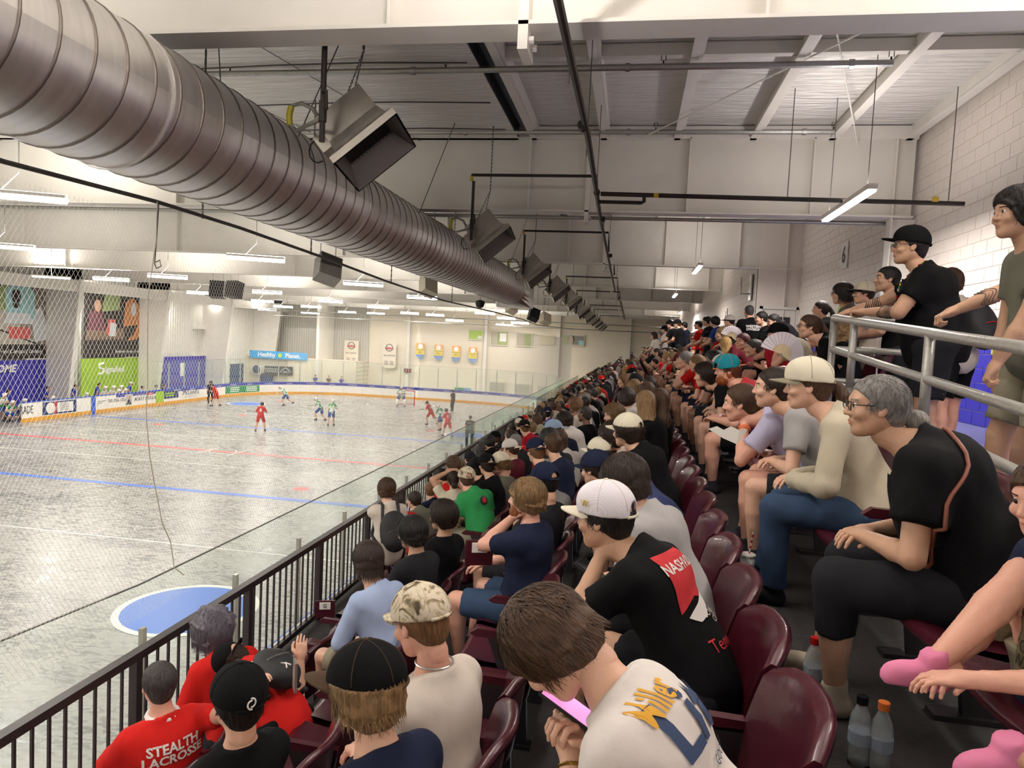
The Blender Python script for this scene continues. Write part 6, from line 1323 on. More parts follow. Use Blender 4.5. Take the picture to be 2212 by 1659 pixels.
shirt_text(d_lite, 'Miller', .08, -.07, .27, M_pgold, lines_rot=.15, sx=.8, bold=.001); shirt_text(d_lite, 'Lite', .19, .01, .20, M_pnavy, sx=1.0, bold=.004); shirt_text(d_lite, 'GOOD OL BEER', .03, .07, .09, M_pnavy)
shirt_patch(d_lite, [(.0, -.08), (.05, -.05), (.11, -.06), (.13, -.13), (.07, -.16), (.01, -.14)], mat('print_red', 'b8252b', .8)); shirt_patch(d_lite, [(.03, -.03), (.06, .02), (.08, .0), (.06, -.05)], M_pgold, off=.006); shirt_patch(d_lite, [(.04, -.10), (.08, -.09), (.09, -.13), (.05, -.13)], M_pnavy, off=.008)
shirt_text(d_we, 'WESTERN\nDIVISION', .065, 0, .12, M_print, bold=.002); shirt_text(d_jw, 'SUTTER\n39', .06, 0, .12, mat('print_purple', '3c2f55', .8), bold=.001)
shirt_patch(d_gr, [(.05 * math.cos(a) * (1 + .15 * (i % 2)), .16 + .05 * math.sin(a) * (1 + .15 * (i % 2))) for i, a in enumerate([2 * math.pi * k / 16 for k in range(16)])], M_black); shirt_patch(d_gr, [(.03 * math.cos(a), .16 + .03 * math.sin(a)) for a in [2 * math.pi * k / 12 for k in range(12)]], mat('print_red', 'b8252b', .8), off=.007)
shirt_patch(d_kid, [(-.13, -.13), (.13, -.13), (.13, .12), (-.13, .12)], mat('print_moss', '8c8566', .8, var=.4, scale=40), back=False); shirt_text(d_kid, 'PERFECT\nIN\nYOUR\nWAY', .045, .0, .0, mat('print_dark_moss', '4a4634', .8), back=False)
def cap_emblem(d, s, size, col, back=False, dx=0, rot=0):
    a = math.radians(rot); M = d['HM']; r = .118 if not back else -.128
    o = text_obj('emblem', s, size, Matrix(), col, None, ext=.002, bold=.0006); c = d['root']
    o.parent = c; ang = math.radians(rot); nrm = Vector((math.cos(ang), math.sin(ang), .25)).normalized(); pos = Vector((-.012 + .122 * math.cos(ang), .104 * math.sin(ang), .075)); x = Vector((0, 0, 1)).cross(nrm).normalized()
    o.matrix_parent_inverse = Matrix(); o.matrix_local = M @ frame(pos, x, (0, 0, 1)); return o
cap_emblem(d_L, 'L', .045, M_print, rot=175); cap_emblem(d_nc, 'NC', .035, mat('print_sky', '7fb0dc', .8), rot=-160); cap_emblem(d_tc, 'C', .05, mat('print_orange', 'e4552c', .8), rot=-150); cap_emblem(d_nash, 'VR', .032, mat('print_gold2', 'c9b27a', .8), rot=65)
# white symbol of two crossed arcs
o = MB(); 
for sg in (-1, 1): o.tube([(sg * .014 * math.cos(t) - .0, .012 * sg * 0 + .016 * math.sin(t) + sg * .004, 0) for t in [math.radians(-100 + 200 * k / 8) for k in range(9)]], .0032, 5)
e = obj('emblem', o, M_print, d_ua['root']); e.matrix_local = d_ua['HM'] @ frame((-.135, 0, .045), (0, -1, 0), (0, 0, 1))
# ================================================================ SEATS
M_seat = mat('maroon_plastic', '43141f', .3, coat=.2, bump=.05, scale=60, var=.08, vscale=4); M_seatm = mat('seat_bracket', '3a3638', .4, .5)
st = empty('arena_seat', (0, 0, 0))
def seat_build():
    # faces -x; origin on the floor under the sitter's hips
    b = MB(); n = 12; P = []; prof = [(.135, .43), (.15, .52), (.165, .64), (.185, .76), (.205, .82), (.232, .845), (.252, .838), (.256, .815), (.235, .805), (.215, .76), (.20, .64), (.185, .52), (.17, .43)]
    for i in range(n + 1):
        y = -.235 + .47 * i / n; t = abs(y / .235); row = []
        for x, z in prof:
            zz = z - (.05 * max(0, t - .55) ** 1.5 / .3 if z > .7 else 0); row.append((x - .075 * t ** 2.2, y, zz))
        P.append(row)
    b.grid(P); b.add([p for p in P[0]], [tuple(range(len(prof)))]); b.add([p for p in P[-1]], [tuple(range(len(prof) - 1, -1, -1))])
    obj('backrest', b, M_seat, st, smooth=True)
    s = MB(); Q = []
    for x, z in ((.13, .425), (.02, .405), (-.12, .41), (-.24, .43), (-.275, .425), (-.28, .40), (-.24, .385), (-.1, .375), (.05, .375), (.14, .395)):
        Q.append([(x, -.22 + .44 * i / 8, z + .02 * (abs(i - 4) / 4) ** 2) for i in range(9)])
    s.grid(Q); obj('seat_pan', s, M_seat, st, smooth=True)
    for sg in (-1, 1): obj('armrest', MB().poly([(.16, sg * .25 - .018, .62), (-.16, sg * .25 - .018, .63), (-.2, sg * .25 - .018, .60), (-.17, sg * .25 - .018, .585), (.16, sg * .25 - .018, .585)], (0, 0, 0), (0, .036, 0)), M_seat, st) if sg > 0 else None
    obj('bracket', MB().poly([(.16, .232, .6), (-.1, .232, .59), (-.02, .232, .38), (.02, .232, .02), (.14, .232, .02), (.12, .232, .4)], (0, 0, 0), (0, .03, 0)).box(-.08, .2, .21, .29, 0, .02), M_seatm, st)
seat_build(); kids(st)
first = True; seats = 0; far_seats = []
RW = {-3: 'front row', -2: 'second row', -1: 'row just below the camera', 0: 'camera side row', 1: 'row behind the camera side row', 2: 'uppermost row'}
for i in range(120):
    for k in (0, 1, -1, -2, -3, 2):
        y = .9 + .5 * i
        if k == 2 and y < 6.8: continue
        if k in (-1, -2, -3) and 5.4 < y < 6.4: continue                # the aisle
        if seats < 252 and y < 24:
            o = st if first else copy_tree(st); first = False; seats += 1
            o.location = (row_x(k), y, row_z(k)); tag(o, ('maroon plastic seat, %s from near end of %s' % ('first second third fourth fifth sixth seventh eighth ninth tenth eleventh twelfth'.split()[i], RW[k]) if y < 6 else 'maroon moulded plastic arena seat in the ' + RW[k] + ', farther off'), 'seat', 'arena seats, ' + RW[k] + (', near' if y < 6 else ', far'))
        else: far_seats.append((row_x(k), y, row_z(k)))
m = MB()
for x, y, z in far_seats: m.box(x + .14, x + .19, y - .23, y + .23, z + .42, z + .84); m.box(x - .26, x + .14, y - .22, y + .22, z + .38, z + .42); m.box(x - .02, x + .1, y + .22, y + .25, z, z + .4)
tag(obj('distant_seats', m, M_seat), 'distant rows of maroon seats under the far crowd', 'seats', kind='stuff')
# row letters on the aisle seats
for k, s_, px, py in ((-1, 'E', 1036, 1183), (-2, 'F', 867, 1237), (-3, 'G', 702, 1309)):
    p = at_x(px, py, row_x(k) - .32); q = empty('row_letter_plate', p); tag(q, 'small white row plate reading %s on a seat end' % s_, 'plate'); r = (ray(px, py)).normalized()
    obj('plate', MB().box(-.05, .05, -.005, .005, -.032, .032), M_whiteP, q); obj('seat_end', MB().box(-.09, .09, .006, .03, -.12, .045), M_seat, q); text_obj('lettering', s_, .05, frame((0, -.007, 0), (1, 0, 0)), M_black, q); q.rotation_euler.z = math.radians(20)
# ================================================================ THE REST OF THE CROWD
RNG = random.Random(11)
protos = []
def proto(**P):
    P.setdefault('hip', .5); P.setdefault('lean', 16); P.setdefault('topmat', C['black']); P.setdefault('botmat', C['charcoal']); P['fine'] = P.get('fine', 1)
    yaw = P.pop('yaw', 152); d = build_person('person', P, (0, 0, 0), yaw, P.pop('look', (125, 6)), ('seated spectator prototype',)); kids(d['root']); return d['root']
STY = [dict(hairstyle='short'), dict(hairstyle='messy', look=(150, 8)), dict(hairstyle='long', female=True), dict(hairstyle='bun', female=True, look=(160, 5)), dict(hairstyle='short', cap=cp('black', 0)), dict(hairstyle='short', cap=cp('white', 180), look=(120, 2)), dict(hairstyle='curly', lean=30), dict(hairstyle='crop', w=1.2, lean=8, look=(135, 4)), dict(hairstyle='long', female=True, lean=26, look=(175, 4)), dict(hairstyle='short', hands=('chin', 'knee'), hk=('fist', 'relax'), lean=28, look=(165, 3))]
sp = STY
TOPS = ['black'] * 7 + ['charcoal'] * 3 + ['navy'] * 3 + ['red'] * 4 + ['white'] * 3 + ['offwhite', 'heather', 'grey', 'crimson', 'green', 'sky', 'beige', 'taupe', 'olive', 'lilac', 'royal', 'maroon']
HC = ['black', 'black', 'darkbrown', 'darkbrown', 'brown', 'brown', 'lightbrown', 'dirty', 'blond', 'darkgrey', 'grey']
CAPC = ['black', 'black', 'navy', 'white', 'cream', 'red', 'charcoal', 'khaki']
SKN = ['fair', 'pink', 'pink', 'tan', 'fair', 'olive', 'brown']
WORD = dict(black='black', charcoal='charcoal', navy='navy', red='red', white='white', offwhite='off-white', heather='light grey', grey='grey', crimson='dark red', green='green', sky='pale blue', beige='beige', taupe='grey brown', olive='olive', lilac='lilac', royal='royal blue', maroon='maroon', cream='cream', khaki='khaki')
HW = dict(black='black', darkbrown='dark brown', brown='brown', lightbrown='light brown', dirty='dirty blond', blond='blond', darkgrey='dark grey', grey='grey')
HS = ['short hair', 'tousled hair', 'long hair', 'tied back hair', None, None, 'curly hair', 'cropped hair', 'long hair', 'short hair']
def setm(o, m): o.material_slots[0].link = 'OBJECT'; o.material_slots[0].material = m
def recolor(r, si, ks):
    tc = RNG.choice(TOPS); hc = RNG.choice(HC); sk = RNG.choice(SKN); cc = RNG.choice(CAPC); bc = RNG.choice(['black', 'charcoal', 'khaki', 'denim', 'navy'])
    for c in ks:
        n = c.name.split('.')[0]
        if n == 'shirt': setm(c, C[tc])
        elif n in ('shorts', 'trousers'): setm(c, C[bc])
        elif n == 'hair': setm(c, hairmat(hc))
        elif n == 'cap': setm(c, C[cc])
        elif n == 'brim': setm(c, C[cc])
        elif n == 'body':
            for s_, m in zip(c.material_slots, person_mats(sk, hc)): s_.link = 'OBJECT'; s_.material = m
    if HS[si] is None: a = 'in %s cap and %s top' % (WORD[cc], WORD[tc])
    else: a = 'with %s %s, %s top' % (HW[hc], HS[si], WORD[tc])
    return a
def all_kids(o):
    out = []
    for c in o.children: out += [c] + all_kids(c)
    return out
PR = [proto(**dict(s)) for s in STY]
spots = []
for i in range(2, 118):
    for k in (1, 0, -1, -2, -3, 2):
        y = .9 + .5 * i
        
        if k == -3 and y < 7.6 or y < 7.2: continue
        if k == 2 and y < 12.5: continue
        if any(kk == k and abs(yy - y) < .44 for kk, yy in PEOPLE): continue
        if RNG.random() < .06: continue
        spots.append((y, k))
spots.sort(); used_p = set(); nind = 0; rest_sp = []
BANDS = ((12, 'near crowd'), (17, 'middle crowd'), (23, 'far crowd'), (99, 'distant crowd'))
for y, k in spots:
    si = RNG.randrange(len(PR))
    if nind < 205:
        pr = PR[si]
        if si in used_p: r = copy_tree(pr)
        else: used_p.add(si); r = pr
        r.location = (row_x(k) + RNG.uniform(-.04, .02), y + RNG.uniform(-.06, .06), row_z(k)); r.rotation_euler.z = math.radians(152 + RNG.uniform(-22, 14)); s_ = RNG.uniform(.93, 1.05); r.scale = (s_, s_, s_)
        BATCH.append((r, si, k, y)) if 'BATCH' in globals() else globals().__setitem__('BATCH', [(r, si, k, y)])
        nind += 1
    else: rest_sp.append((y, k, si))
for si, pr in enumerate(PR):
    if si not in used_p: print('unused proto', si)
bpy.context.view_layer.update()
RN = {-3: 'front row', -2: 'second row', -1: 'third row', 0: 'fourth row', 1: 'fifth row', 2: 'top row'}
for r, si, k, y in BATCH:
    a = recolor(r, si, all_kids(r)); bn = next(b for l, b in BANDS if y < l)
    r['label'] = 'spectator %s, %s, %s' % (a, RN[k], bn); r['group'] = 'seated crowd, ' + RN[k]; r['category'] = 'person'
seen = {}
for r, *_ in BATCH: seen.setdefault(r['label'], []).append(r)
# the farthest crowd, joined (past the nearest three hundred)
def lowres():
    out = []
    for P in (dict(hairstyle='short'), dict(hairstyle='long', female=True), dict(hairstyle='short', cap=cp('black', 0))):
        P.update(hip=.5, lean=16, topmat=C['black'], botmat=C['charcoal'], fine=0, shoes=False); d = build_person('person', P, (0, 0, 0), 0, (-25, 5), ('x',)); parts = []
        bpy.context.view_layer.update()
        for c in all_kids(d['root']):
            me = c.data
            if me is None or c.name.startswith('button'): continue
            v = np.zeros(len(me.vertices) * 3, np.float32); me.vertices.foreach_get('co', v); v = xf(v.reshape(-1, 3).astype(float), c.matrix_world); f = [tuple(p.vertices) for p in me.polygons]; parts.append((c.name.split('.')[0], v, f))
        out.append(parts)
        for c in all_kids(d['root']) + [d['root']]: bpy.data.objects.remove(c)
    return out
LR = lowres(); slots = [skin('pink'), skin('tan')] + [hairmat(h) for h in ('black', 'darkbrown', 'brown', 'dirty')] + [C[c] for c in ('black', 'charcoal', 'navy', 'red', 'white', 'heather', 'beige', 'khaki', 'denim', 'cream')]
Vl, Fl, Ml = [], [], []; nb_ = 0
for y, k, si in rest_sp:
    parts = LR[1 if si in (2, 3, 8) else 2 if si in (4, 5) else 0]; a = math.radians(150 + RNG.uniform(-20, 15)); M = Matrix.Translation((row_x(k), y, row_z(k))) @ Matrix.Rotation(a, 4, 'Z'); t = RNG.choice([6, 6, 6, 7, 8, 9, 9, 10, 10, 11, 12]); h = RNG.choice([2, 2, 3, 3, 4, 5]); s_ = RNG.choice([0, 0, 1]); b_ = RNG.choice([6, 7, 13, 14]); cc = RNG.choice([6, 6, 8, 10, 15, 9])
    for n, v, f in parts:
        Vl.append(xf(v, M)); mi = {'body': s_, 'shirt': t, 'shorts': b_, 'hair': h, 'cap': cc, 'brim': cc}[n]
        Fl += [tuple(i + nb_ for i in q) for q in f]; Ml += [mi] * len(f); nb_ += len(v)
if Vl:
    me = bpy.data.meshes.new('distant_crowd'); me.from_pydata(np.vstack(Vl).tolist(), [], Fl); me.polygons.foreach_set('material_index', Ml); me.polygons.foreach_set('use_smooth', [True] * len(Fl))
    for m in slots: me.materials.append(m)
    o = bpy.data.objects.new('distant_crowd', me); COL.objects.link(o); tag(o, 'distant seated crowd filling the far end of the stand', 'crowd', kind='stuff')

# ================================================================ PLAYERS AND OFFICIALS
def jersey_mat():
    m = mat('green_white_jersey', 'e4e6dc', .8); nt = m.node_tree; b = nt.nodes['Principled BSDF']; tc = nt.nodes.new('ShaderNodeTexCoord'); n = nt.nodes.new('ShaderNodeTexNoise'); n.inputs['Scale'].default_value = 5; n.inputs['Detail'].default_value = 1
    r = nt.nodes.new('ShaderNodeValToRGB'); r.color_ramp.interpolation = 'CONSTANT'; e = r.color_ramp.elements; e[0].color = (.04, .28, .12, 1); e[1].position = .47; e[1].color = (.80, .82, .78, 1)
    nt.links.new(tc.outputs['Object'], n.inputs['Vector']); nt.links.new(n.outputs['Fac'], r.inputs[0]); nt.links.new(r.outputs[0], b.inputs['Base Color']); return m
M_gj = jersey_mat(); M_hw = mat('helmet_white', 'ecece8', .3); M_hb = mat('helmet_black', '222024', .3); M_stk = mat('stick_shaft', '3a3a3e', .4, .3)
def foot_h(px, py): return at_z(px, py, ICE)
def player(px, py, yaw, look, lab, num=None, stick=None, group='players on the floor', **P):
    f = foot_h(px, py); P.setdefault('fine', 1); P['stand'] = True; P.setdefault('lean', 14); P.setdefault('hip', .88); P.setdefault('top', 'jersey'); P['floor'] = 0
    d = build_person('person', P, tuple(f), yaw, look, (lab, group)); d['loc'] = f; d['yaw'] = yaw
    if num: shirt_text(d, num, .26, 0, .08, M_print if P['topmat'] is C['red'] else M_green, bold=.012)
    if stick:
        a = Vector(f) + Matrix.Rotation(math.radians(yaw), 3, 'Z') @ Vector(d['hands'][0][1]); b2 = Vector(f) + Matrix.Rotation(math.radians(yaw), 3, 'Z') @ Vector(d['hands'][1][1]); dr = (a - b2).normalized(); tip = a + dr * .75
        q = empty('lacrosse_stick', a); tag(q, 'lacrosse stick held by the ' + stick, 'stick'); obj('shaft', MB().tube([b2 - dr * .15 - a, tip - a], .014, 6), M_stk, q)
        sd = dr.cross(Vector((0, 0, 1))).normalized() * .08; hd = [tip - a, tip - a + dr * .08 + sd * .8, tip - a + dr * .24 + sd, tip - a + dr * .28, tip - a + dr * .24 - sd, tip - a + dr * .08 - sd * .8, tip - a]
        obj('stick_head', MB().tube(hd, .012, 5), M_whiteP, q); n = MB()
        for k in range(1, 6): n.tube([tip - a + dr * .05 * k + sd * .8, tip - a + dr * .05 * k - sd * .8], .004, 4)
        obj('stick_mesh', n, M_net, q)
    return d
RK = dict(topmat=C['red'], botmat=C['red'], helmet=M_hb, hairstyle=None)
GK = dict(topmat=M_gj, botmat=C['blue'], helmet=M_hw, hairstyle=None)
ST_ = ('stick', 'stick'); GR = ('grip', 'grip')
player(562, 932, 105, (105, 5), 'player in red jersey numbered 6 seen from behind', '6', 'player numbered 6', **RK, hands=ST_, hk=GR, feet=((-.05, .24, .08), (.12, -.22, .08)))
player(715, 920, 100, (115, 5), 'player in green and white jersey running nearest to the centre', '2', None, **GK, hands=('hang', 'stick'), feet=((-.35, .1, .12), (.25, -.1, .08)), lean=20)
player(692, 908, 170, (180, 5), 'player in green and white jersey crouching with raised stick', None, 'crouching green player', **GK, hands=ST_, hk=GR, lean=25, feet=((.2, .15, .08), (-.3, -.15, .08)), hip=.78)
player(617, 876, 195, (200, 5), 'player in white and green running with stick towards the left boards', None, 'running green player', **GK, hands=ST_, hk=GR, lean=28, feet=((.1, .12, .08), (-.55, -.1, .25)), hip=.82)
player(467, 877, 190, (200, 5), 'player in red jersey near the far left circle', None, 'red player near the circle', **RK, hands=ST_, hk=GR, lean=20, feet=((.25, .15, .08), (-.25, -.15, .08)))
player(930, 918, 165, (170, 5), 'player in red jersey sprinting left in front of the far goal', '14', 'sprinting red player', **RK, hands=ST_, hk=GR, lean=22, feet=((.2, .1, .08), (-.5, -.1, .14)), hip=.84)
player(952, 930, 150, (150, 5), 'player in white and green jersey half hidden by a red one', None, None, **GK, hands=ST_, hk=GR, lean=18)
player(966, 944, 140, (150, 5), 'player in red jersey nearest the glass, striding away', '12', 'nearest red player', **RK, hands=ST_, hk=GR, lean=10, feet=((.3, .1, .08), (-.35, -.1, .1)))
dg = player(866, 878, -75, (-80, 5), 'padded goalkeeper in white and green standing in the crease', None, 'goalkeeper', **GK, hands=ST_, hk=GR, lean=14, w=1.7, feet=((.05, .3, .08), (.05, -.3, .08)))
for lg in dg['legs']: 
    kn, an = lg; o = obj('leg_pad', MB().tube([tuple(kn + np.array((.06, 0, .12))), tuple(an + np.array((.08, 0, -.02)))], [.12, .11], 8), M_whiteP, dg['root'], smooth=True)
player(978, 888, 150, (165, 0), 'referee in black shirt and black trousers near the far boards', None, None, 'officials', topmat=C['black'], botmat=C['black'], bottom='trousers', helmet=M_hb, hairstyle=None, hands=('hip', 'hang'), lean=3, hip=.9)
player(454, 872, 120, (190, 0), 'referee in black and white shirt by the far left boards', None, None, 'officials', topmat=C['charcoal'], botmat=C['black'], bottom='trousers', helmet=M_hb, hairstyle=None, hands=('hang', 'hang'), lean=4, hip=.9)
dt = player(1013, 966, 100, (100, 0), 'man in black shirt seen from behind standing close to the glass', None, None, 'officials', topmat=C['charcoal'], botmat=C['charcoal'], bottom='trousers', hairstyle='short', hair='darkbrown', hands=('hang', 'hang'), lean=3, hip=.9, w=1.2, top='tee'); shirt_text(dt, 'OFFICIAL', .07, 0, .15, M_print)
# bench across the rink (heads placed from the picture, standing or seated behind the boards)
BENCH = [(18, 868, 'seated'), (42, 862, 'seated'), (102, 852, 'seated'), (0, 845, 'seated'), (177, 845, 'seated'), (217, 836, 'seated'), (219, 830, 'seated'), (236, 830, 'seated'), (246, 838, 'seated'), (254, 829, 'seated'), (262, 836, 'seated')]
i = 0
for px, py, _ in BENCH:
    x = -33.4 - .35 * (i % 2); h = at_x(px, py, x); P = dict(GK, fine=0, lean=24, stand=True, hands=ST_, hk=GR); P['hip'] = max(.5, min(.9, h.z - ICE - .78))
    lab = ['bench player in white helmet and green camouflage jersey, leftmost at the open gate', 'bench player in white helmet next to the open gate', 'bench player in white helmet below the man with folded arms', 'bench player in white helmet cut by the picture edge', 'bench player in white helmet left of the blue board mark', 'bench player right of the blue mark, front of the cluster', 'bench player right of the blue mark, behind another', 'third bench player of the cluster right of the blue mark', 'fourth bench player of the cluster', 'fifth bench player of the cluster, higher', 'bench player at the right end of the cluster'][i]
    d = build_person('person', P, (x, h.y, ICE), -10 + 8 * (i % 3), (10 + 10 * (i % 4), 8), (lab, 'bench players')); i += 1
for px, py, lab, bot in ((12, 826, 'coach in royal blue shirt at the left picture edge', 'charcoal'), (98, 812, 'coach in royal blue shirt with folded arms before the HOME panel', 'charcoal'), (158, 812, 'coach in royal blue shirt and khaki shorts by the white column', 'khaki'), (209, 808, 'coach in royal blue shirt before the lime green panel', 'black'), (278, 828, 'coach in royal blue shirt and white cap right of the bench players', 'black'), (303, 836, 'person in pale blue top farther along the bench', 'black'), (333, 838, 'person in lilac grey top farther along the bench', 'black'), (350, 832, 'person with auburn hair farther along the bench', 'black')):
    x = -34.2; h = at_x(px, py, x); tm = C['royal'] if 'royal' in lab else (C['sky'] if 'pale' in lab else C['lilac'] if 'lilac' in lab else C['maroon'])
    d = build_person('person', dict(fine=1, stand=True, lean=4, hip=max(.5, min(.93, h.z - ICE - .70)), topmat=tm, botmat=C[bot], hairstyle='crop', hair='darkbrown', hands=('cross', 'cross') if 'folded' in lab else ('hang', 'hang'), cap=cp('white', 0) if 'cap' in lab else None, skin='tan'), (x, h.y, ICE), 30, (40, 0), (lab, 'people on the bench side'))
for px, py, lab, tm in ((682, 820, 'spectator in blue behind the far glass, leftmost of three', 'blue'), (711, 819, 'spectator in grey behind the far glass, middle of three', 'taupe'), (739, 817, 'spectator in bright blue behind the far glass, rightmost of three', 'royal')):
    h = at_y(px, py, 61.9); build_person('person', dict(fine=0, stand=True, lean=2, hip=.88, topmat=C[tm], botmat=C['black'], hairstyle='crop', hair='darkbrown'), (h.x, 61.9, ICE + max(0, h.z - ICE - 1.62) * .0), -90, (-90, 0), (lab, 'people behind the far glass'))
# ================================================================ SMALL THINGS AMONG THE CROWD
def wpt(d, v): return Vector(d['loc']) + Matrix.Rotation(math.radians(d['yaw']), 3, 'Z') @ Vector(v)
def phone(d, i, lab, bright=None):
    w = wpt(d, d['hm'][i][:3, 3] + d['hm'][i][:3, 0] * .10 - d['hm'][i][:3, 2] * -.02); q = empty('mobile_phone', w, math.radians(d['yaw'])); tag(q, lab, 'phone')
    M = Matrix.Rotation(math.radians(-25), 4, 'Y'); obj('case', MB().box(-.075, .075, -.036, .036, -.004, .004, M=M), M_black, q); obj('screen', MB().box(-.07, .07, -.033, .033, .0042, .0052, M=M), bright or mat('dark_screen', '1a1a22', .1), q)
phone(d_lite, 0, 'black phone with pink glowing screen in the hands of the bent young man', mat('pink_screen', (.9, .35, .75), .3, emit=.5)); phone(d_nash, 1, 'black phone held up in front of the man in the white mesh cap')
q = empty('mobile_phone', at_y(637, 1472, 3.0)); tag(q, 'upright phone in the grey haired man\'s outstretched hand', 'phone'); obj('case', MB().box(-.006, .006, -.035, .035, -.04, .1), M_steel, q); q.rotation_euler.z = .6
def backpack(name, d, lab, m, accent, s=1.0, u=0, emblem=False):
    J = d['J']; c = J['mid'] + J['u2'] * .05 - J['f'] * (.16 + .03 * s); w = wpt(d, c); q = empty(name, w); q.rotation_euler.z = math.radians(d['yaw']); tag(q, lab, 'backpack')
    F = Field((-.16, -.22, -.28), (.16, .22, .28), .014); F.ell((-.03 * s, 0, -.02), (.10 * s, .15 * s, .21 * s), k=.02); F.ell((-.07 * s, 0, -.08), (.07 * s, .12 * s, .11 * s), k=.03); F.noise(.004, 25, 3)
    R = Matrix(np.stack([J['f'], J['l'], J['u2']], 1).tolist()).to_4x4(); v, f = F.mesh(); v = xf(v, R); link('bag', np_mesh('bag', v, f), m, q)
    for sg in (-1, 1):
        pts = [J['mid'] - J['u2'] * .10 + J['l'] * sg * .10 - J['f'] * .13, J['sh'][0 if sg > 0 else 1] * .55 + J['neck'] * .45 - J['f'] * .09 + J['u2'] * .05, J['sh'][0 if sg > 0 else 1] * .55 + J['neck'] * .45 + J['u2'] * .065 , J['sh'][0 if sg > 0 else 1] * .6 + J['mid'] * .4 + J['f'] * .13, J['mid'] + J['l'] * sg * .17 + J['f'] * .05 - J['u2'] * .05, J['mid'] - J['u2'] * .12 + J['l'] * sg * .14 - J['f'] * .10]
        obj('strap', MB().tube([tuple(p - c) for p in pts], .018, 6), m, q, smooth=True)
    obj('pocket_zip', MB().tube([tuple(R.to_3x3() @ Vector((-.135 * s, y, -.02 + .03 * math.cos(y * 12)))) for y in (-.09 * s, -.04 * s, 0, .04 * s, .09 * s)], .004, 5), accent, q)
    if emblem: obj('emblem', MB().tube([tuple(R.to_3x3() @ Vector((-.142 * s, y, z))) for y, z in ((-.02, -.1), (0, -.07), (.02, -.06), (.0, -.08), (.012, -.11))], .005, 5), M_print, q)
backpack('backpack', d_bp, 'black backpack on the boy standing in white tee', mat('backpack_black', '1a1a1d', .7), M_steel); backpack('backpack', d_kb, 'small black backpack on the bending boy in red', mat('backpack_black', '1a1a1d', .7), M_steel, .8, emblem=True); backpack('backpack', d_mh, 'black backpack with red pocket edge behind the tube railing', mat('backpack_black', '1a1a1d', .7), C['red'])
# crossbody strap, lanyard, wristband, tattoos, chain
def body_line(name, d, pts, r, m, lab=None):
    bv = BVHTree.FromPolygons([tuple(p) for p in d['sv']], [tuple(q) for q in d['sq']]); out = []
    pts = [Vector(p) for p in pts]
    for a, b in zip(pts, pts[1:]):
        for k in range(6): out.append(a.lerp(b, k / 6))
    out.append(pts[-1]); res = []
    for p in out:
        h = bv.find_nearest(p); res.append(h[0] + h[1] * .006 if h[0] is not None else p)
    o = obj(name, MB().tube(res, r, 6), m, d['shirt'], smooth=True)
    if lab: o['label'] = lab
J = d_gw['J']; body_line('strap', d_gw, [J['neck'] - J['f'] * .07 + J['l'] * .02, J['neck'] - J['f'] * .10 + J['l'] * .12 - J['u2'] * .06, J['mid'] + J['u2'] * .10 + J['l'] * .3 - J['f'] * .06, J['mid'] - J['u2'] * .05 + J['l'] * .3 + J['f'] * .1, J['hips'] + J['f'] * .25 + J['l'] * .12 + J['u2'] * .1], .007, mat('tan_leather', '7a4432', .5), 'tan leather crossbody strap')
J = d_big['J']
for side in (1, -1):
    pts = [J['neck'] + J['u2'] * .03 - J['f'] * .05 + J['l'] * side * .03, J['neck'] + J['l'] * side * .08, J['mid'] + J['u2'] * .16 + J['f'] * .16 + J['l'] * side * .05, J['mid'] + J['f'] * .2 - J['u2'] * .04]
    bv = BVHTree.FromPolygons([tuple(p) for p in d_big['sv']], [tuple(q) for q in d_big['sq']]); cols = ['cream', 'black', 'red', 'black', 'yellow', 'green']; n = 0
    for a, b in zip(pts, pts[1:]):
        for k in range(9):
            p = Vector(a).lerp(Vector(b), k / 9); h = bv.find_nearest(p); p = h[0] + h[1] * .006
            o = obj('bead', MB().tube([tuple(p + Vector((0, 0, .009))), tuple(p - Vector((0, 0, .009)))], .007, 6), C[cols[n % 6]], d_big['root']); n += 1
def bands(d, i, cs, m, ts, name='tattoo', r=.0032):
    el, wr = d['hands'][i]; u = (wr - el) / np.linalg.norm(wr - el); a = np.cross(u, (0, 0, 1.)); a /= np.linalg.norm(a); b = np.cross(u, a); s = d['J']['s']; mb = MB()
    for t in ts:
        R = (.042 + (.026 - .042) * max(0, (t - .35) / .65)) * s + .001; c = el + (wr - el) * t
        pts = [tuple(c + (a * math.cos(x) + b * math.sin(x)) * R + u * cs * math.sin(3 * x)) for x in [2 * math.pi * k / 24 for k in range(24)]]; mb.tube(pts, r, 4, closed=True)
    obj(name, mb, m, d['root'])
M_tat = mat('tattoo_ink', '33332f', .6)
bands(d_big, 0, .012, M_tat, [.08, .13, .18, .23, .28, .33, .38, .43, .48]); bands(d_big, 1, .012, M_tat, [.08, .14, .2, .26, .32, .38, .44, .5]); bands(d_ta, 0, .02, mat('tattoo_ink_soft', '5f5048', .6), [.3, .37, .44, .5])
bands(d_lg, 0, 0, mat('orange_wristband', 'f08a5c', .5), [.86, .9], 'wristband', .009); bands(d_lite, 0, 0, mat('gold_bracelet', 'b89a4c', .3, .9), [.9], 'bracelet', .004); bands(d_gm, 1, 0, M_black, [.88], 'wristband', .009)
J = d_camo['J']; obj('neck_chain', MB().tube([tuple(J['neck'] + J['u2'] * .045 + (J['f'] * math.cos(a) + J['l'] * math.sin(a)) * .066 - J['f'] * .01) for a in [2 * math.pi * k / 28 for k in range(28)]], .0035, 5, closed=True), M_steel, d_camo['root'])
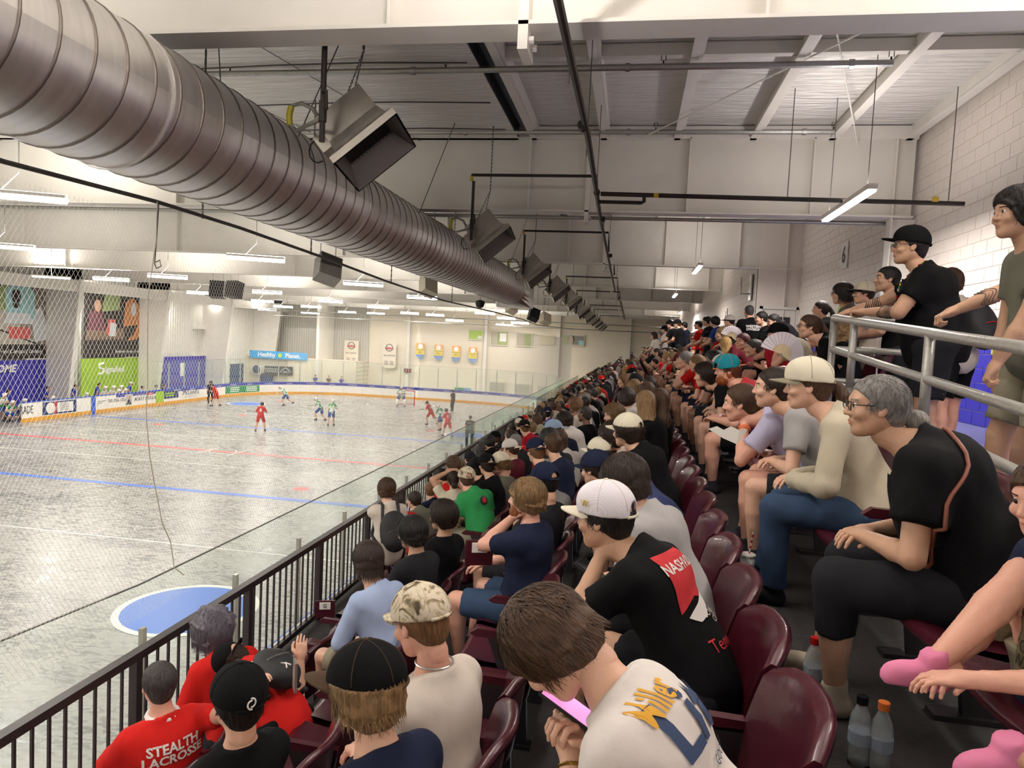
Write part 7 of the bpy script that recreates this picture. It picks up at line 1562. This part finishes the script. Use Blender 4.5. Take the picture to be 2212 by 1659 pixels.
# fans
def fan(px, py, y, r, lab):
    q = empty('folding_fan', at_y(px, py, y)); tag(q, lab, 'fan'); n = 17; X_ = Vector((.985, .168, .05)); U = Vector((-.05, 0, 1))
    for k in range(n):
        a0 = math.radians(-40 + 200 * k / n); a1 = math.radians(-40 + 200 * (k + 1) / n); am = (a0 + a1) / 2; z = .006 * (1 if k % 2 else -1)
        P_ = lambda a, rr, o=0: tuple(X_ * math.cos(a) * rr + U * math.sin(a) * rr + Vector((0, -o, 0)))
        obj('fan_leaf', MB().poly([P_(a0, r * .45), P_(a1, r * .45, .008), P_(a1, r, .012), P_(a0, r)], (0, 0, 0), (0, .002, 0)), mat('fan_paper', 'e8e2e6', .6), q)
        obj('fan_stick', MB().poly([P_(a0, .01), P_(a1, .01), P_(a1 - .02, r * .46), P_(a0 + .02, r * .46)], (0, 0, 0), (0, .002, 0)), mat('fan_wood', 'd8c8a0', .6), q)
fan(1688, 765, 6.6, .2, 'open white folding fan with pale wooden ribs beside the man in the black cap'); fan(1580, 728, 11, .17, 'smaller open white fan held among the upper rows')
q = empty('paper_tray', at_y(1570, 940, 4.3)); tag(q, 'crinkled white paper tray held low by the lavender tee', 'tray'); obj('tray', MB().add([(-.11, 0, .03), (-.06, 0, .05), (-.02, 0, .03), (.02, 0, .055), (.07, 0, .035), (.12, .02, .04), (.06, .0, -.05), (-.02, 0, -.02)], [(0, 1, 7), (1, 2, 7), (2, 3, 7), (3, 4, 7), (4, 6, 7), (4, 5, 6)]), M_whiteP, q)
# bottles and cup on the floor behind the camera side seats
def bottle(px, py, y, capc, lab, h=.22):
    p = at_y(px, py, y); p.z = row_z(1); q = empty('drink_bottle', p); tag(q, lab, 'bottle')
    obj('bottle_body', MB().lathe([(.03, 0), (.033, .02), (.033, h * .6), (.028, h * .72), (.014, h * .86), (.014, h * .9)], 14), mat('clear_bottle', 'b8c0c0', .08, alpha=.45), q, smooth=True); obj('label_band', MB().lathe([(.0338, h * .32), (.0338, h * .5)], 14), mat('bottle_label', '9aa6b4', .5), q); obj('bottle_cap', MB().lathe([(.017, h * .88), (.017, h * .99), (.012, h)], 12), C[capc], q)
def floor_y(px, py): 
    r = ray(px, py); t = row_z(1) / r.z; return r.y * t
for px, py, c, lab in ((1752, 1500, 'red', 'clear drink bottle with orange red cap on the dark floor'), (1852, 1650, 'black', 'bottle with black cap at the picture edge'), (1898, 1665, 'orange', 'bottle with bright orange cap at the picture edge')): bottle(px, py, floor_y(px, py), c, lab)
p = at_z(1612, 1250, row_z(1)); q = empty('drink_cup', (p.x, p.y, row_z(1))); tag(q, 'white paper cup with striped straw on the floor behind the seats', 'cup'); obj('cup_body', MB().lathe([(.032, 0), (.043, .13)], 16), M_whiteP, q, smooth=True); obj('lid', MB().lathe([(.046, .13), (.046, .14), (.036, .145)], 16), M_whiteP, q)
for k in range(8): obj('straw_stripe', MB().tube([(.005 + .002 * k, 0, .14 + .016 * k), (.007 + .002 * k, 0, .156 + .016 * k)], .004, 6), (C['red'], M_whiteP)[k % 2], q)
# ================================================================ lettering becomes mesh
dg_ = bpy.context.evaluated_depsgraph_get()
for o in [o for o in bpy.data.objects if o.type == 'FONT']:
    me = bpy.data.meshes.new_from_object(o.evaluated_get(dg_)); n = o.name; o.name = 'x'; r = bpy.data.objects.new(n, me); COL.objects.link(r); r.parent = o.parent; r.matrix_parent_inverse = o.matrix_parent_inverse.copy(); r.matrix_basis = o.matrix_basis.copy()
    if r.parent is None:
        m = n
    bpy.data.objects.remove(o)
